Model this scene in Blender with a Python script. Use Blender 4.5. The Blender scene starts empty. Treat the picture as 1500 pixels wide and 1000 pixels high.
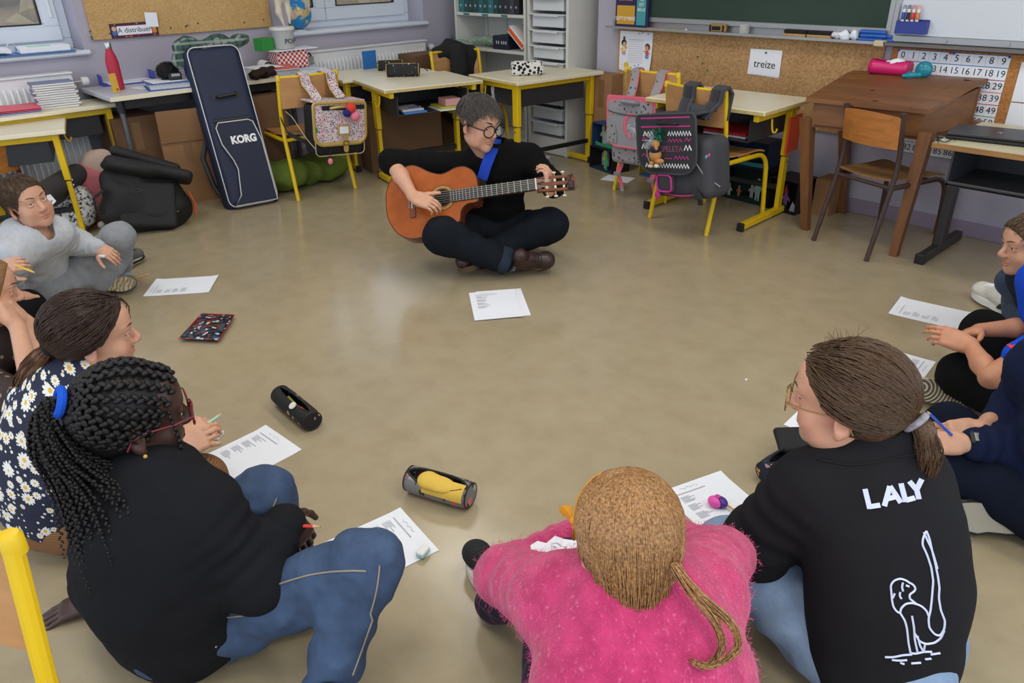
import bpy, math, random
import numpy as np
from mathutils import Vector, Matrix, noise
from mathutils.bvhtree import BVHTree
R_ = math.radians
rnd = random.Random(7); noise.seed_set(3)
C = bpy.context.scene.collection
sc = bpy.context.scene

# ------------------------------------------------------------------ camera
FOC, PITCH, ROLL, YAW, CAMH = 1090., R_(27.3), R_(-1.3), R_(-47.8), 1.37
_cy, _sy, _cp, _sp = math.cos(YAW), math.sin(YAW), math.cos(PITCH), math.sin(PITCH)
FW = np.array([_sy*_cp, _cy*_cp, -_sp]); _rt = np.array([_cy, -_sy, 0.]); _up = np.cross(_rt, FW)
RT = math.cos(ROLL)*_rt + math.sin(ROLL)*_up; UP = -math.sin(ROLL)*_rt + math.cos(ROLL)*_up
CAM = np.array([0, 0, CAMH])
cam = bpy.data.cameras.new('camera'); cam.sensor_width = 36; cam.lens = FOC/1500*36; cam.clip_start = .05; cam.clip_end = 300
co = bpy.data.objects.new('camera', cam); C.objects.link(co)
co.matrix_world = Matrix(((RT[0], UP[0], -FW[0], 0), (RT[1], UP[1], -FW[1], 0), (RT[2], UP[2], -FW[2], CAMH), (0, 0, 0, 1)))
sc.camera = co

# ------------------------------------------------------------------ world, lights, exposure
sc.view_settings.view_transform = 'Standard'; sc.view_settings.look = 'None'
sc.view_settings.gamma = 1; sc.view_settings.use_curve_mapping = False
sc.view_settings.exposure = 0.0
w = bpy.data.worlds.new('world'); sc.world = w; w.use_nodes = True
bg = w.node_tree.nodes['Background']; bg.inputs[0].default_value = (.80, .88, 1., 1); bg.inputs[1].default_value = 1.7
def area(name, loc, rot, sx, sy, power, col=(1, 1, 1)):
 l = bpy.data.lights.new(name, 'AREA'); l.shape = 'RECTANGLE'; l.size = sx; l.size_y = sy; l.energy = power; l.color = col
 o = bpy.data.objects.new(name, l); C.objects.link(o); o.location = loc; o.rotation_euler = rot
 return o
FILLS = [(-3.3, 2.6), (-3.3, .6), (-.9, 2.4), (-.9, .2), (1.2, 2.4), (1.2, .2)]
for (lx, ly) in FILLS:
 area('bounce_fill_light', (lx, ly, 2.74), (0, 0, 0), 1.2, .6, 15 if lx < -2 else 19, (1., .95, .87))  # added unseen fill lights under the ceiling, standing in for bounced flash
# ------------------------------------------------------------------ pixels to points
def ray(px, py): return FW*FOC + RT*(px-750) - UP*(py-500)
def J(px, py, z=0.):
 d = ray(px, py); return CAM + d*((z-CAMH)/d[2])
def WX(px, py, X):
 d = ray(px, py); return CAM + d*(X/d[0])
def WY(px, py, Y):
 d = ray(px, py); return CAM + d*(Y/d[1])
def A(*a): return np.array(a, float)
def nrm(v): v = np.asarray(v, float); return v/(np.linalg.norm(v)+1e-12)
def frame(y, z):
 """rotation matrix whose columns are x,y,z; y exact, z as near as possible"""
 y = nrm(y); x = nrm(np.cross(y, z)); z = np.cross(x, y); return np.stack([x, y, z], 1)
def rz(a): c, s = math.cos(a), math.sin(a); return np.array([[c, -s, 0], [s, c, 0], [0, 0, 1.]])
def rx(a): c, s = math.cos(a), math.sin(a); return np.array([[1, 0, 0], [0, c, -s], [0, s, c.real]])
def ry(a): c, s = math.cos(a), math.sin(a); return np.array([[c, 0, s], [0, 1, 0], [-s, 0, c]])

# ------------------------------------------------------------------ materials
def lin(c):
 if isinstance(c, str): c = [int(c[i:i+2], 16) for i in (0, 2, 4)]
 return tuple(((v/255)/12.92 if v/255 <= .04045 else ((v/255+.055)/1.055)**2.4) for v in c)
MATS = {}
class NT:
 def __init__(s, name):
  s.m = bpy.data.materials.new(name); s.m.use_nodes = True; s.t = s.m.node_tree; s.n = s.t.nodes; s.b = s.n['Principled BSDF']
 def new(s, ty, **kw):
  n = s.n.new(ty)
  for k, v in kw.items():
   if k in n.inputs: n.inputs[k].default_value = v
   else: setattr(n, k, v)
  return n
 def lk(s, a, b): s.t.links.new(a, b)
 def co(s, kind='Object', scale=None, rot=None, loc=None):
  c = s.new('ShaderNodeTexCoord').outputs[kind]
  if scale is None and rot is None and loc is None: return c
  mp = s.new('ShaderNodeMapping'); s.lk(c, mp.inputs[0])
  if scale is not None: mp.inputs['Scale'].default_value = scale if hasattr(scale, '__len__') else (scale,)*3
  if rot is not None: mp.inputs['Rotation'].default_value = rot
  if loc is not None: mp.inputs['Location'].default_value = loc
  return mp.outputs[0]
 def ramp(s, fac, stops, interp='LINEAR'):
  r = s.new('ShaderNodeValToRGB'); r.color_ramp.interpolation = interp; s.lk(fac, r.inputs[0]); e = r.color_ramp.elements
  while len(e) < len(stops): e.new(.5)
  for el, (p, c) in zip(e, stops): el.position = p; el.color = (*c, 1) if len(c) == 3 else c
  return r.outputs[0]
 def mix(s, fac, a, b, blend='MIX'):
  m = s.new('ShaderNodeMix', data_type='RGBA', blend_type=blend)
  for sock, v in ((m.inputs[0], fac), (m.inputs[6], a), (m.inputs[7], b)):
   if isinstance(v, (int, float)): sock.default_value = v
   elif isinstance(v, tuple): sock.default_value = (*v, 1) if len(v) == 3 else v
   else: s.lk(v, sock)
  return m.outputs[2]
 def math(s, op, a, b=0., c=0.):
  m = s.new('ShaderNodeMath', operation=op)
  for i, v in enumerate((a, b, c)):
   if isinstance(v, (int, float)): m.inputs[i].default_value = v
   else: s.lk(v, m.inputs[i])
  return m.outputs[0]
 def noise(s, scale, vec=None, detail=4, rough=.55, out=0):
  n = s.new('ShaderNodeTexNoise', Scale=scale, Detail=detail, Roughness=rough)
  if vec is not None: s.lk(vec, n.inputs['Vector'])
  return n.outputs[out]
 def bump(s, h, strength=.3, dist=.01):
  b = s.new('ShaderNodeBump', Strength=strength, Distance=dist); s.lk(h, b.inputs['Height']); s.lk(b.outputs[0], s.b.inputs['Normal'])
 def col(s, c):
  if isinstance(c, tuple): s.b.inputs['Base Color'].default_value = (*c, 1)
  else: s.lk(c, s.b.inputs['Base Color'])
 def set(s, **kw):
  for k, v in kw.items(): s.b.inputs[k.replace('_', ' ')].default_value = v
def mat(name, col, rough=.6, metal=0, bump=0, bs=60, var=0, vs=4, spec=None, sheen=0, alpha=1, trans=0, stretch=None):
 """plain material with optional mottling (var) and fine relief (bump)"""
 if name in MATS: return MATS[name]
 n = NT(name); c = lin(col)
 n.set(Roughness=rough, Metallic=metal)
 if spec is not None: n.b.inputs['Specular IOR Level'].default_value = spec
 if sheen: n.b.inputs['Sheen Weight'].default_value = sheen
 if trans: n.b.inputs['Transmission Weight'].default_value = trans
 if alpha < 1: n.b.inputs['Alpha'].default_value = alpha
 if var or bump: v = n.co('Object', scale=stretch if stretch else 1.)
 if var:
  f = n.noise(vs, v)
  n.col(n.ramp(f, [(.3, tuple(x*(1-var) for x in c)), (.7, tuple(min(1, x*(1+var)) for x in c))]))
 else: n.col(c)
 if bump: n.bump(n.noise(bs, v, 3), bump, .004)
 MATS[name] = n.m
 return n.m
def wood(name, c1, c2, scale=3., axis=0, rough=.45, ring=6.):
 if name in MATS: return MATS[name]
 n = NT(name); st = [9, 9, 9]; st[axis] = .8
 v = n.co('Object', scale=tuple(st)); f = n.noise(scale, v, 6, .65)
 n.col(n.ramp(f, [(.25, lin(c1)), (.75, lin(c2))])); n.set(Roughness=rough); n.bump(f, .12, .002)
 MATS[name] = n.m; return n.m

# ------------------------------------------------------------------ mesh builder
class MB:
 def __init__(s): s.V = []; s.F = []; s.M = []; s.n = 0; s.UV = None
 def add(s, v, f, m=0):
  v = np.asarray(v, float); s.V.append(v)
  for q in f: s.F.append([int(i)+s.n for i in q]); s.M.append(m)
  s.n += len(v); return s
 def box(s, c, size, R=None, b=0., m=0):
  h = np.asarray(size, float)/2; c = np.asarray(c, float)
  if b <= 0:
   P = np.array([[x, y, z] for x in (-1, 1) for y in (-1, 1) for z in (-1, 1)])*h
   F = [(0, 1, 3, 2), (4, 6, 7, 5), (0, 4, 5, 1), (2, 3, 7, 6), (0, 2, 6, 4), (1, 5, 7, 3)]
  else:
   b = min(b, h.min()*.95); P = []; idx = {}
   for x in (-1, 1):
    for y in (-1, 1):
     for z in (-1, 1):
      for a in range(3):
       p = np.array([x, y, z])*(h-b); p[a] += (x, y, z)[a]*b; idx[x, y, z, a] = len(P); P.append(p)
   F = []
   sg = (-1, 1)
   for a in range(3):
    o = [i for i in range(3) if i != a]
    for sa in sg:
     q = []
     for (u, v) in ((-1, -1), (1, -1), (1, 1), (-1, 1)):
      k = [0, 0, 0]; k[a] = sa; k[o[0]] = u; k[o[1]] = v; q.append(idx[(*k, a)])
     if (sa > 0) == (a == 1): q = q[::-1]
     F.append(q)
   for a in range(3):
    o = [i for i in range(3) if i != a]
    for u in sg:
     for v in sg:
      k0 = [0, 0, 0]; k0[o[0]] = u; k0[o[1]] = v; k1 = list(k0); k0[a] = -1; k1[a] = 1
      q = [idx[(*k0, o[0])], idx[(*k1, o[0])], idx[(*k1, o[1])], idx[(*k0, o[1])]]
      F.append(q)
   for x in sg:
    for y in sg:
     for z in sg: F.append([idx[x, y, z, 0], idx[x, y, z, 1], idx[x, y, z, 2]])
   P = np.array(P); G = []
   for q in F:   # orient outward
    pts = P[q]; nn = np.cross(pts[1]-pts[0], pts[2]-pts[0])
    G.append(q if nn@pts.mean(0) > 0 else q[::-1])
   F = G
  P = np.asarray(P)
  if R is not None: P = P@np.asarray(R).T
  return s.add(P+c, F, m)
 def tube(s, pts, r, n=8, m=0, closed=False, cap=True, flat=None, up=None):
  pts = np.asarray(pts, float); k = len(pts); rr = np.ones(k)*r if np.isscalar(r) else np.asarray(r, float)
  if closed: T = np.roll(pts, -1, 0)-np.roll(pts, 1, 0)
  else: T = np.gradient(pts, axis=0)
  T /= np.linalg.norm(T, axis=1)[:, None]+1e-12
  u = np.cross(T[0], up if up is not None else (A(0, 0, 1) if abs(T[0][2]) < .9 else A(1, 0, 0))); u = nrm(u); U = [u]
  for i in range(1, k):
   u = u-T[i]*(u@T[i]); u = nrm(u); U.append(u)
  U = np.array(U); W = np.cross(T, U); an = np.arange(n)/n*2*math.pi
  fx = flat or 1.
  V = (pts[:, None]+rr[:, None, None]*(np.cos(an)[None, :, None]*U[:, None]+fx*np.sin(an)[None, :, None]*W[:, None])).reshape(-1, 3)
  F = []
  for i in range(k if closed else k-1):
   a = i*n; b = ((i+1) % k)*n
   for j in range(n): F.append((a+j, b+j, b+(j+1) % n, a+(j+1) % n))
  if cap and not closed: F.append(tuple(range(n))); F.append(tuple((k-1)*n+j for j in reversed(range(n))))
  F = [q[::-1] for q in F]
  return s.add(V, F, m)
 def cyl(s, a, b, r, r2=None, n=14, m=0, cap=True):
  return s.tube([a, b], [r, r if r2 is None else r2], n, m, cap=cap)
 def lathe(s, prof, c=(0, 0, 0), R=None, n=20, m=0, sx=1., sy=1.):
  k = len(prof); an = np.arange(n)/n*2*math.pi; V = []
  for (r, z) in prof:
   V += [(r*math.cos(t)*sx, r*math.sin(t)*sy, z) for t in an]
  V = np.array(V); F = []
  for i in range(k-1):
   for j in range(n): F.append((i*n+j, i*n+(j+1) % n, (i+1)*n+(j+1) % n, (i+1)*n+j))
  F.append(tuple(reversed(range(n)))); F.append(tuple((k-1)*n+j for j in range(n)))
  if R is not None: V = V@np.asarray(R).T
  return s.add(V+np.asarray(c, float), F, m)
 def prism(s, poly, h, c=(0, 0, 0), R=None, m=0, m2=None):
  """polygon in local xy, extruded 0..h along local z"""
  p = np.asarray(poly, float); n = len(p)
  V = np.concatenate([np.c_[p, np.zeros(n)], np.c_[p, np.ones(n)*h]])
  ar = np.sum(p[:, 0]*np.roll(p[:, 1], -1)-p[:, 1]*np.roll(p[:, 0], -1))
  F = [tuple(reversed(range(n))), tuple(range(n, 2*n))]+[(i, (i+1) % n, n+(i+1) % n, n+i) for i in range(n)]
  if ar < 0: F = [q[::-1] for q in F]
  if R is not None: V = V@np.asarray(R).T
  k = len(s.M); s.add(V+np.asarray(c, float), F, m)
  if m2 is not None:
   for i in range(k+2, len(s.M)): s.M[i] = m2
  return s
 def ell(s, c, r, R=None, nu=16, nv=10, m=0):
  r = np.ones(3)*r if np.isscalar(r) else np.asarray(r, float); V = [(0, 0, -1)]
  for i in range(1, nv):
   t = -math.pi/2+math.pi*i/nv
   V += [(math.cos(t)*math.cos(a), math.cos(t)*math.sin(a), math.sin(t)) for a in np.arange(nu)/nu*2*math.pi]
  V.append((0, 0, 1)); V = np.array(V)*r; F = []
  for j in range(nu): F.append((0, 1+(j+1) % nu, 1+j))
  for i in range(nv-2):
   for j in range(nu): a = 1+i*nu; F.append((a+j, a+(j+1) % nu, a+nu+(j+1) % nu, a+nu+j))
  l = len(V)-1; a = 1+(nv-2)*nu
  for j in range(nu): F.append((a+j, a+(j+1) % nu, l))
  if R is not None: V = V@np.asarray(R).T
  return s.add(V+np.asarray(c, float), F, m)
 def grid(s, G, th=0., m=0):
  """sheet through a (a,b,3) grid of points, thickness th along its normals"""
  G = np.asarray(G, float); a, b = G.shape[:2]
  du = np.gradient(G, axis=0); dv = np.gradient(G, axis=1); N = np.cross(du, dv); N /= np.linalg.norm(N, axis=2)[:, :, None]+1e-12
  F = [(i*b+j, (i+1)*b+j, (i+1)*b+j+1, i*b+j+1) for i in range(a-1) for j in range(b-1)]
  if th <= 0: return s.add(G.reshape(-1, 3), F, m)
  n = a*b; T = (G+N*th/2).reshape(-1, 3); B = (G-N*th/2).reshape(-1, 3)
  F2 = F+[tuple(n+i for i in q[::-1]) for q in F]
  ring = [i*b for i in range(a)]+[(a-1)*b+j for j in range(1, b)]+[i*b+b-1 for i in range(a-2, -1, -1)]+[j for j in range(b-2, 0, -1)]
  for i in range(len(ring)):
   p, q = ring[i], ring[(i+1) % len(ring)]; F2.append((q, p, n+p, n+q))
  return s.add(np.concatenate([T, B]), F2, m)
 def xf(s, R=None, t=None):
  for i in range(len(s.V)):
   if R is not None: s.V[i] = s.V[i]@np.asarray(R).T
   if t is not None: s.V[i] = s.V[i]+np.asarray(t, float)
  return s
 def mesh(s, name, mats, smooth=35):
  me = bpy.data.meshes.new(name); V = np.concatenate(s.V) if s.V else np.zeros((0, 3))
  me.from_pydata(V.tolist(), [], s.F)
  for m in (mats if isinstance(mats, (list, tuple)) else [mats]): me.materials.append(m)
  if any(s.M): me.polygons.foreach_set('material_index', s.M)
  if smooth:
   me.shade_smooth()
   if smooth < 180: me.set_sharp_from_angle(angle=R_(smooth))
  me.update(); return me
def ob(name, data, parent=None, world=True):
 o = bpy.data.objects.new(name, data); C.objects.link(o)
 if parent is not None:
  o.parent = parent
  if world: o.matrix_parent_inverse = pmat(parent).inverted()
 return o
def pmat(o):
 m = Matrix.LocRotScale(o.location, o.rotation_euler, o.scale)
 if o.parent is not None: m = pmat(o.parent) @ o.matrix_parent_inverse @ m
 return m
def tag(o, label=None, cat=None, group=None, kind=None):
 if label: o['label'] = label
 if cat: o['category'] = cat
 if group: o['group'] = group
 if kind: o['kind'] = kind
 return o
def thing(name, label, cat, loc=(0, 0, 0), rotz=0., group=None):
 o = bpy.data.objects.new(name, None); C.objects.link(o); o.empty_display_size = .05
 o.location = [float(v) for v in loc]; o.rotation_euler = (0, 0, rotz); return tag(o, label, cat, group)
def part(name, mb, mats, parent, world=False, smooth=35, label=None):
 o = ob(name, mb.mesh(name, mats, smooth) if isinstance(mb, MB) else mb, parent, world)
 if label: o['label'] = label
 return o
def single(name, mb, mats, label, cat, group=None, smooth=35):
 """a thing that is one mesh; its origin is put at its base"""
 V = np.concatenate(mb.V); c = np.array([(V[:, 0].min()+V[:, 0].max())/2, (V[:, 1].min()+V[:, 1].max())/2, V[:, 2].min()]); mb.xf(None, -c)
 o = ob(name, mb.mesh(name, mats, smooth)); o.location = c.tolist(); return tag(o, label, cat, group)
def struct(name, mb, mats, parent=None, smooth=35):
 o = ob(name, mb.mesh(name, mats, smooth), parent)
 if parent is None: o['kind'] = 'structure'
 return o
def dup(o, parent=None):
 c = o.copy(); C.objects.link(c)
 if parent is not None: c.parent = parent
 for ch in list(o.children): dup(ch, c)
 return c
_tx = {}
def textmb(s, size, depth=.0006, bold=0., align='CENTER'):
 """lettering in the xy plane, centred, as a mesh builder"""
 cu = bpy.data.curves.new('lettering', 'FONT'); cu.body = s; cu.size = size; cu.extrude = depth/2; cu.align_x = align; cu.align_y = 'CENTER'; cu.offset = bold; cu.resolution_u = 3
 o = bpy.data.objects.new('lettering', cu); C.objects.link(o)
 bpy.context.view_layer.update()
 me = o.evaluated_get(bpy.context.evaluated_depsgraph_get()).to_mesh()
 V = np.array([v.co[:] for v in me.vertices]).reshape(-1, 3); F = [tuple(p.vertices) for p in me.polygons]
 o.evaluated_get(bpy.context.evaluated_depsgraph_get()).to_mesh_clear(); bpy.data.objects.remove(o)
 return MB().add(V, F)

# ------------------------------------------------------------------ soft shapes: distance fields meshed with surface nets
class SDF:
 def __init__(s): s.p = []
 def cap(s, a, b, ra, rb=None, k=.02, flat=None, op=1, fold=None):
  a = np.asarray(a, float); b = np.asarray(b, float); rb = ra if rb is None else rb
  m = max(ra, rb)*(max(1, flat[1]) if flat else 1)
  s.p.append(('c', (a, b, ra, rb, flat, fold), np.minimum(a, b)-m, np.maximum(a, b)+m, k, op)); return s
 def path(s, pts, rs, k=.02, flat=None, fold=None):
  rs = [rs]*len(pts) if np.isscalar(rs) else rs
  for i in range(len(pts)-1): s.cap(pts[i], pts[i+1], rs[i], rs[i+1], k, flat, fold=fold)
  return s
 def ell(s, c, r, R=None, k=.02, op=1):
  c = np.asarray(c, float); r = np.ones(3)*r if np.isscalar(r) else np.asarray(r, float); R = np.eye(3) if R is None else np.asarray(R)
  e = np.sqrt(((R*r)**2).sum(1)); s.p.append(('e', (c, r, R), c-e, c+e, k, op)); return s
 def box(s, c, h, R=None, rd=.01, k=.01, op=1):
  c = np.asarray(c, float); h = np.asarray(h, float); R = np.eye(3) if R is None else np.asarray(R)
  e = np.abs(R)@h; s.p.append(('b', (c, h, R, rd), c-e, c+e, k, op)); return s
 def cut(s, p, n):
  """remove the half-space on the side of n"""
  s.p.append(('h', (np.asarray(p, float), nrm(n)), None, None, 0, -1)); return s
 def grid(s, h):
  ps = [p for p in s.p if p[5] == 1]
  lo = np.min([p[2] for p in ps], 0)-3*h; hi = np.max([p[3] for p in ps], 0)+3*h
  n = np.ceil((hi-lo)/h).astype(int)+1; ax = [(lo[i]+h*np.arange(n[i])).astype(np.float32) for i in range(3)]
  D = np.full(n, .05, np.float32)
  for ty, a, l, u, k, op in s.p:
   if ty == 'h': i0, i1 = np.zeros(3, int), n
   else:
    m = max(k, 2*h)+2*h
    i0 = np.clip(((l-m-lo)/h).astype(int), 0, n); i1 = np.clip(((u+m-lo)/h).astype(int)+2, 0, n)
   if (i1 <= i0).any(): continue
   X = ax[0][i0[0]:i1[0], None, None]; Y = ax[1][None, i0[1]:i1[1], None]; Z = ax[2][None, None, i0[2]:i1[2]]
   if ty == 'c':
    p, q, ra, rb, flat, fold = a; d = (q-p); L2 = float(d@d)+1e-9
    x, y, z = X-p[0], Y-p[1], Z-p[2]
    t = np.clip((x*d[0]+y*d[1]+z*d[2])/L2, 0, 1)
    x = x-t*d[0]; y = y-t*d[1]; z = z-t*d[2]
    r = ra+(rb-ra)*t
    if flat:
     f, sc_ = flat; e = (x*f[0]+y*f[1]+z*f[2])*(1/sc_-1); x = x+e*f[0]; y = y+e*f[1]; z = z+e*f[2]
    if fold: am, nf, ph, v = fold; r = r+am*np.sin(nf*6.283*t+ph+(x*v[0]+y*v[1]+z*v[2])*30)
    g = np.sqrt(x*x+y*y+z*z)-r
    if flat and flat[1] < 1: g = g*flat[1]**.5
   elif ty == 'e':
    c, r, R = a; x, y, z = X-c[0], Y-c[1], Z-c[2]
    q = [(x*R[0, i]+y*R[1, i]+z*R[2, i])/r[i] for i in range(3)]
    k0 = np.sqrt(q[0]**2+q[1]**2+q[2]**2); k1 = np.sqrt((q[0]/r[0])**2+(q[1]/r[1])**2+(q[2]/r[2])**2)+1e-9
    g = k0*(k0-1)/k1
   elif ty == 'b':
    c, hh, R, rd = a; x, y, z = X-c[0], Y-c[1], Z-c[2]
    q = [np.abs(x*R[0, i]+y*R[1, i]+z*R[2, i])-hh[i]+rd for i in range(3)]
    g = np.sqrt(sum(np.maximum(v, 0)**2 for v in q))+np.minimum(np.maximum(np.maximum(q[0], q[1]), q[2]), 0)-rd
   else:
    p, nn = a; g = -((X-p[0])*nn[0]+(Y-p[1])*nn[1]+(Z-p[2])*nn[2])
   sl = tuple(slice(i0[i], i1[i]) for i in range(3)); o = D[sl]; g = g.astype(np.float32)
   if ty == 'h': D[sl] = np.maximum(o, -g)
   elif op == 1:
    kk = max(k, 1e-4); hh = np.clip(.5+.5*(o-g)/kk, 0, 1); D[sl] = o*(1-hh)+g*hh-kk*hh*(1-hh)
   else:
    kk = max(k, 1e-4); g = -g; hh = np.clip(.5-.5*(o-g)/kk, 0, 1); D[sl] = o*(1-hh)+g*hh+kk*hh*(1-hh)
  return D, lo
 def build(s, h=.008, m=0, mb=None, relax=2):
  D, lo = s.grid(h); V, F = surfnet(D, lo, h, relax)
  mb = mb or MB(); mb.V.append(V); n0 = mb.n; mb.F += (F+n0).tolist(); mb.M += [m]*len(F); mb.n += len(V); return mb
def surfnet(D, lo, h, relax=2):
 S = D < 0; nx, ny, nz = D.shape
 c = S[:-1, :-1, :-1].astype(np.int8)
 cs = [S[i:nx-1+i, j:ny-1+j, k:nz-1+k] for i in (0, 1) for j in (0, 1) for k in (0, 1)]
 al = cs[0].copy(); an = cs[0].copy()
 for q in cs[1:]: al &= q; an |= q
 act = an & ~al; I = np.argwhere(act); idx = np.full(act.shape, -1, np.int32); idx[act] = np.arange(len(I))
 P = np.zeros((len(I), 3)); W = np.zeros(len(I)); i, j, k = I.T
 cd = {(a, b, c_): D[i+a, j+b, k+c_] for a in (0, 1) for b in (0, 1) for c_ in (0, 1)}
 for ax in range(3):
  for u in (0, 1):
   for v in (0, 1):
    a = [u, v]; a.insert(ax, 0); b = [u, v]; b.insert(ax, 1)
    d0, d1 = cd[tuple(a)], cd[tuple(b)]; cr = (d0 < 0) != (d1 < 0)
    t = np.where(cr, d0/np.where(cr, d0-d1, 1), 0); p = np.tile(np.array(a, float), (len(I), 1)); p[:, ax] = t
    P += p*cr[:, None]; W += cr
 V = (I+P/np.maximum(W, 1)[:, None])*h+lo; F = []
 for ax in range(3):
  sl0 = [slice(None)]*3; sl1 = [slice(None)]*3; sl0[ax] = slice(0, -1); sl1[ax] = slice(1, None)
  cr = S[tuple(sl0)] != S[tuple(sl1)]; E = np.argwhere(cr); b, c_ = [q for q in range(3) if q != ax]
  E = E[(E[:, b] > 0) & (E[:, c_] > 0)]; E = E[(E[:, b] < act.shape[b]) & (E[:, c_] < act.shape[c_])]
  if not len(E): continue
  def g(db, dc):
   e = E.copy(); e[:, b] += db; e[:, c_] += dc; return idx[e[:, 0], e[:, 1], e[:, 2]]
  q = np.stack([g(-1, -1), g(0, -1), g(0, 0), g(-1, 0)], 1)
  ins = S[E[:, 0], E[:, 1], E[:, 2]]; fl = ins if ax != 1 else ~ins
  q[~fl] = q[~fl][:, ::-1]; F.append(q)
 F = np.concatenate(F); F = F[(F >= 0).all(1)]
 for _ in range(relax):
  acc = np.zeros_like(V); cnt = np.zeros(len(V))
  for a in range(4):
   np.add.at(acc, F[:, a], V[F[:, (a+1) % 4]]+V[F[:, (a-1) % 4]]); np.add.at(cnt, F[:, a], 2)
  V = V*.4+.6*acc/np.maximum(cnt, 1)[:, None]
 return V, F
# ------------------------------------------------------------------ the room
XL, YR = -5.40, 4.33
RW = np.array([[1, 0, 0], [0, 0, -1], [0, 1, 0]], float)      # frame of things on the right wall: x=X, y=Z, z=-Y
LW = np.array([[0, 0, 1], [1, 0, 0], [0, 1, 0]], float)       # frame of things on the left wall: x=Y, y=Z, z=X
def floor_mat():
 n = NT('vinyl_floor'); v = n.co('Object')
 a = n.noise(1.6, v, 6, .6); b = n.noise(9, v, 5, .6); c = n.noise(45, v, 3)
 base = n.ramp(a, [(.3, lin((160, 147, 119))), (.7, lin((170, 157, 129)))])
 base = n.mix(.5, base, n.ramp(b, [(.3, lin((150, 136, 108))), (.5, lin((164, 150, 122))), (.75, lin((174, 161, 133)))]))
 spk = n.ramp(n.noise(160, v, 2), [(.26, (1, 1, 1)), (.30, (0, 0, 0))])
 n.col(n.mix(n.math('MULTIPLY', spk, .35), base, lin((70, 58, 42))))
 n.lk(n.ramp(b, [(.3, (.15,)*3), (.7, (.24,)*3)]), n.b.inputs['Roughness']); n.b.inputs['Specular IOR Level'].default_value = .55
 n.bump(c, .05, .002); return n.m
def cork_mat(name, c0, c1, c2, sc_=90):
 n = NT(name); v = n.co('Object')
 vo = n.new('ShaderNodeTexVoronoi', Scale=sc_); n.lk(v, vo.inputs['Vector'])
 a = n.ramp(vo.outputs['Color'], [(.1, lin(c0)), (.5, lin(c1)), (.9, lin(c2))])
 b = n.mix(.35, a, n.ramp(n.noise(3, v, 5), [(.3, lin(c0)), (.7, lin(c2))]))
 n.col(b); n.set(Roughness=.85); n.bump(vo.outputs['Distance'], .3, .002); return n.m
M_floor = floor_mat()
M_wall = mat('lavender_paint', (172, 168, 182), .8, bump=.12, bs=180, var=.04, vs=1.5)
M_base = mat('mauve_skirting', (146, 132, 150), .5)
M_white = mat('white_plastic', (226, 228, 230), .4)
M_wframe = mat('white_window_frame', (214, 222, 232), .35)
M_cream = mat('cream_laminate', (230, 222, 196), .35, var=.03)
M_edge = mat('raw_edge', (196, 176, 120), .7, var=.15, vs=30)
M_yel = mat('yellow_enamel', (222, 186, 16), .4, var=.05, vs=6)
M_black = mat('black_plastic', (22, 22, 25), .5)
M_dkmetal = mat('dark_grey_metal', (46, 47, 52), .45)
M_alu = mat('aluminium', (168, 170, 172), .4, .7)
M_steel = mat('steel', (190, 190, 190), .25, 1)
M_paper = mat('white_paper', (232, 236, 244), .75)
M_ink = mat('black_ink', (26, 26, 30), .7)
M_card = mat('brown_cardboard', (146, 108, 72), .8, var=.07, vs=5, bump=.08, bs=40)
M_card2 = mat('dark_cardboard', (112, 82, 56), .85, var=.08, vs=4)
M_glass = mat('window_glass', (235, 242, 248), .03, alpha=.10)
b = MB().box((-1.5, 1.4, -.05), (8.6, 6.9, .1)); struct('floor', b, M_floor)
b = MB().box((-1.5, 1.4, 2.85), (8.4, 6.6, .1)); struct('ceiling', b, mat('ceiling_paint', (225, 224, 218), .9))
# left wall with two window openings
W1, W2, ZS, ZT = (-.9, 1.39), (2.78, 3.99), .89, 2.15
b = MB(); t = .30; xc = XL-t/2
b.box((xc, 1.4, ZS/2), (t, 6.6, ZS)); b.box((xc, 1.4, (ZT+2.8)/2), (t, 6.6, 2.8-ZT))
for y0, y1 in ((-1.9, W1[0]), (W1[1], W2[0]), (W2[1], 4.7)): b.box((xc, (y0+y1)/2, (ZS+ZT)/2), (t, y1-y0, ZT-ZS))
struct('wall_left', b, M_wall, smooth=0)
# right wall: it steps back behind the bookcase
b = MB(); b.box(((-3.79+1.0)/2, YR+.15, 1.4), (4.79, .3, 2.8)); b.box(((-5.4-3.79)/2, 4.62, 1.4), (1.61, .1, 2.8))
struct('wall_right', b, M_wall, smooth=0)
b = MB(); b.box((-1.39, YR-.006, .04), (4.8, .012, .08), b=.003); struct('baseboard_right', b, M_base)
b = MB(); b.box((XL+.006, 1.4, .04), (.012, 6.3, .08), b=.003); struct('baseboard_left', b, M_base)
# sills
for i, (y0, y1) in enumerate((W1, W2)):
 b = MB(); b.box((XL-.115, (y0+y1)/2+.0, ZS+.012), (.30, y1-y0+.0, .024), b=.004); b.box((XL+.02, (y0+y1)/2, ZS+.012), (.045, y1-y0+.06, .03), b=.01)
 struct('trim_%d' % (i+1), b, M_wframe)
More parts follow.
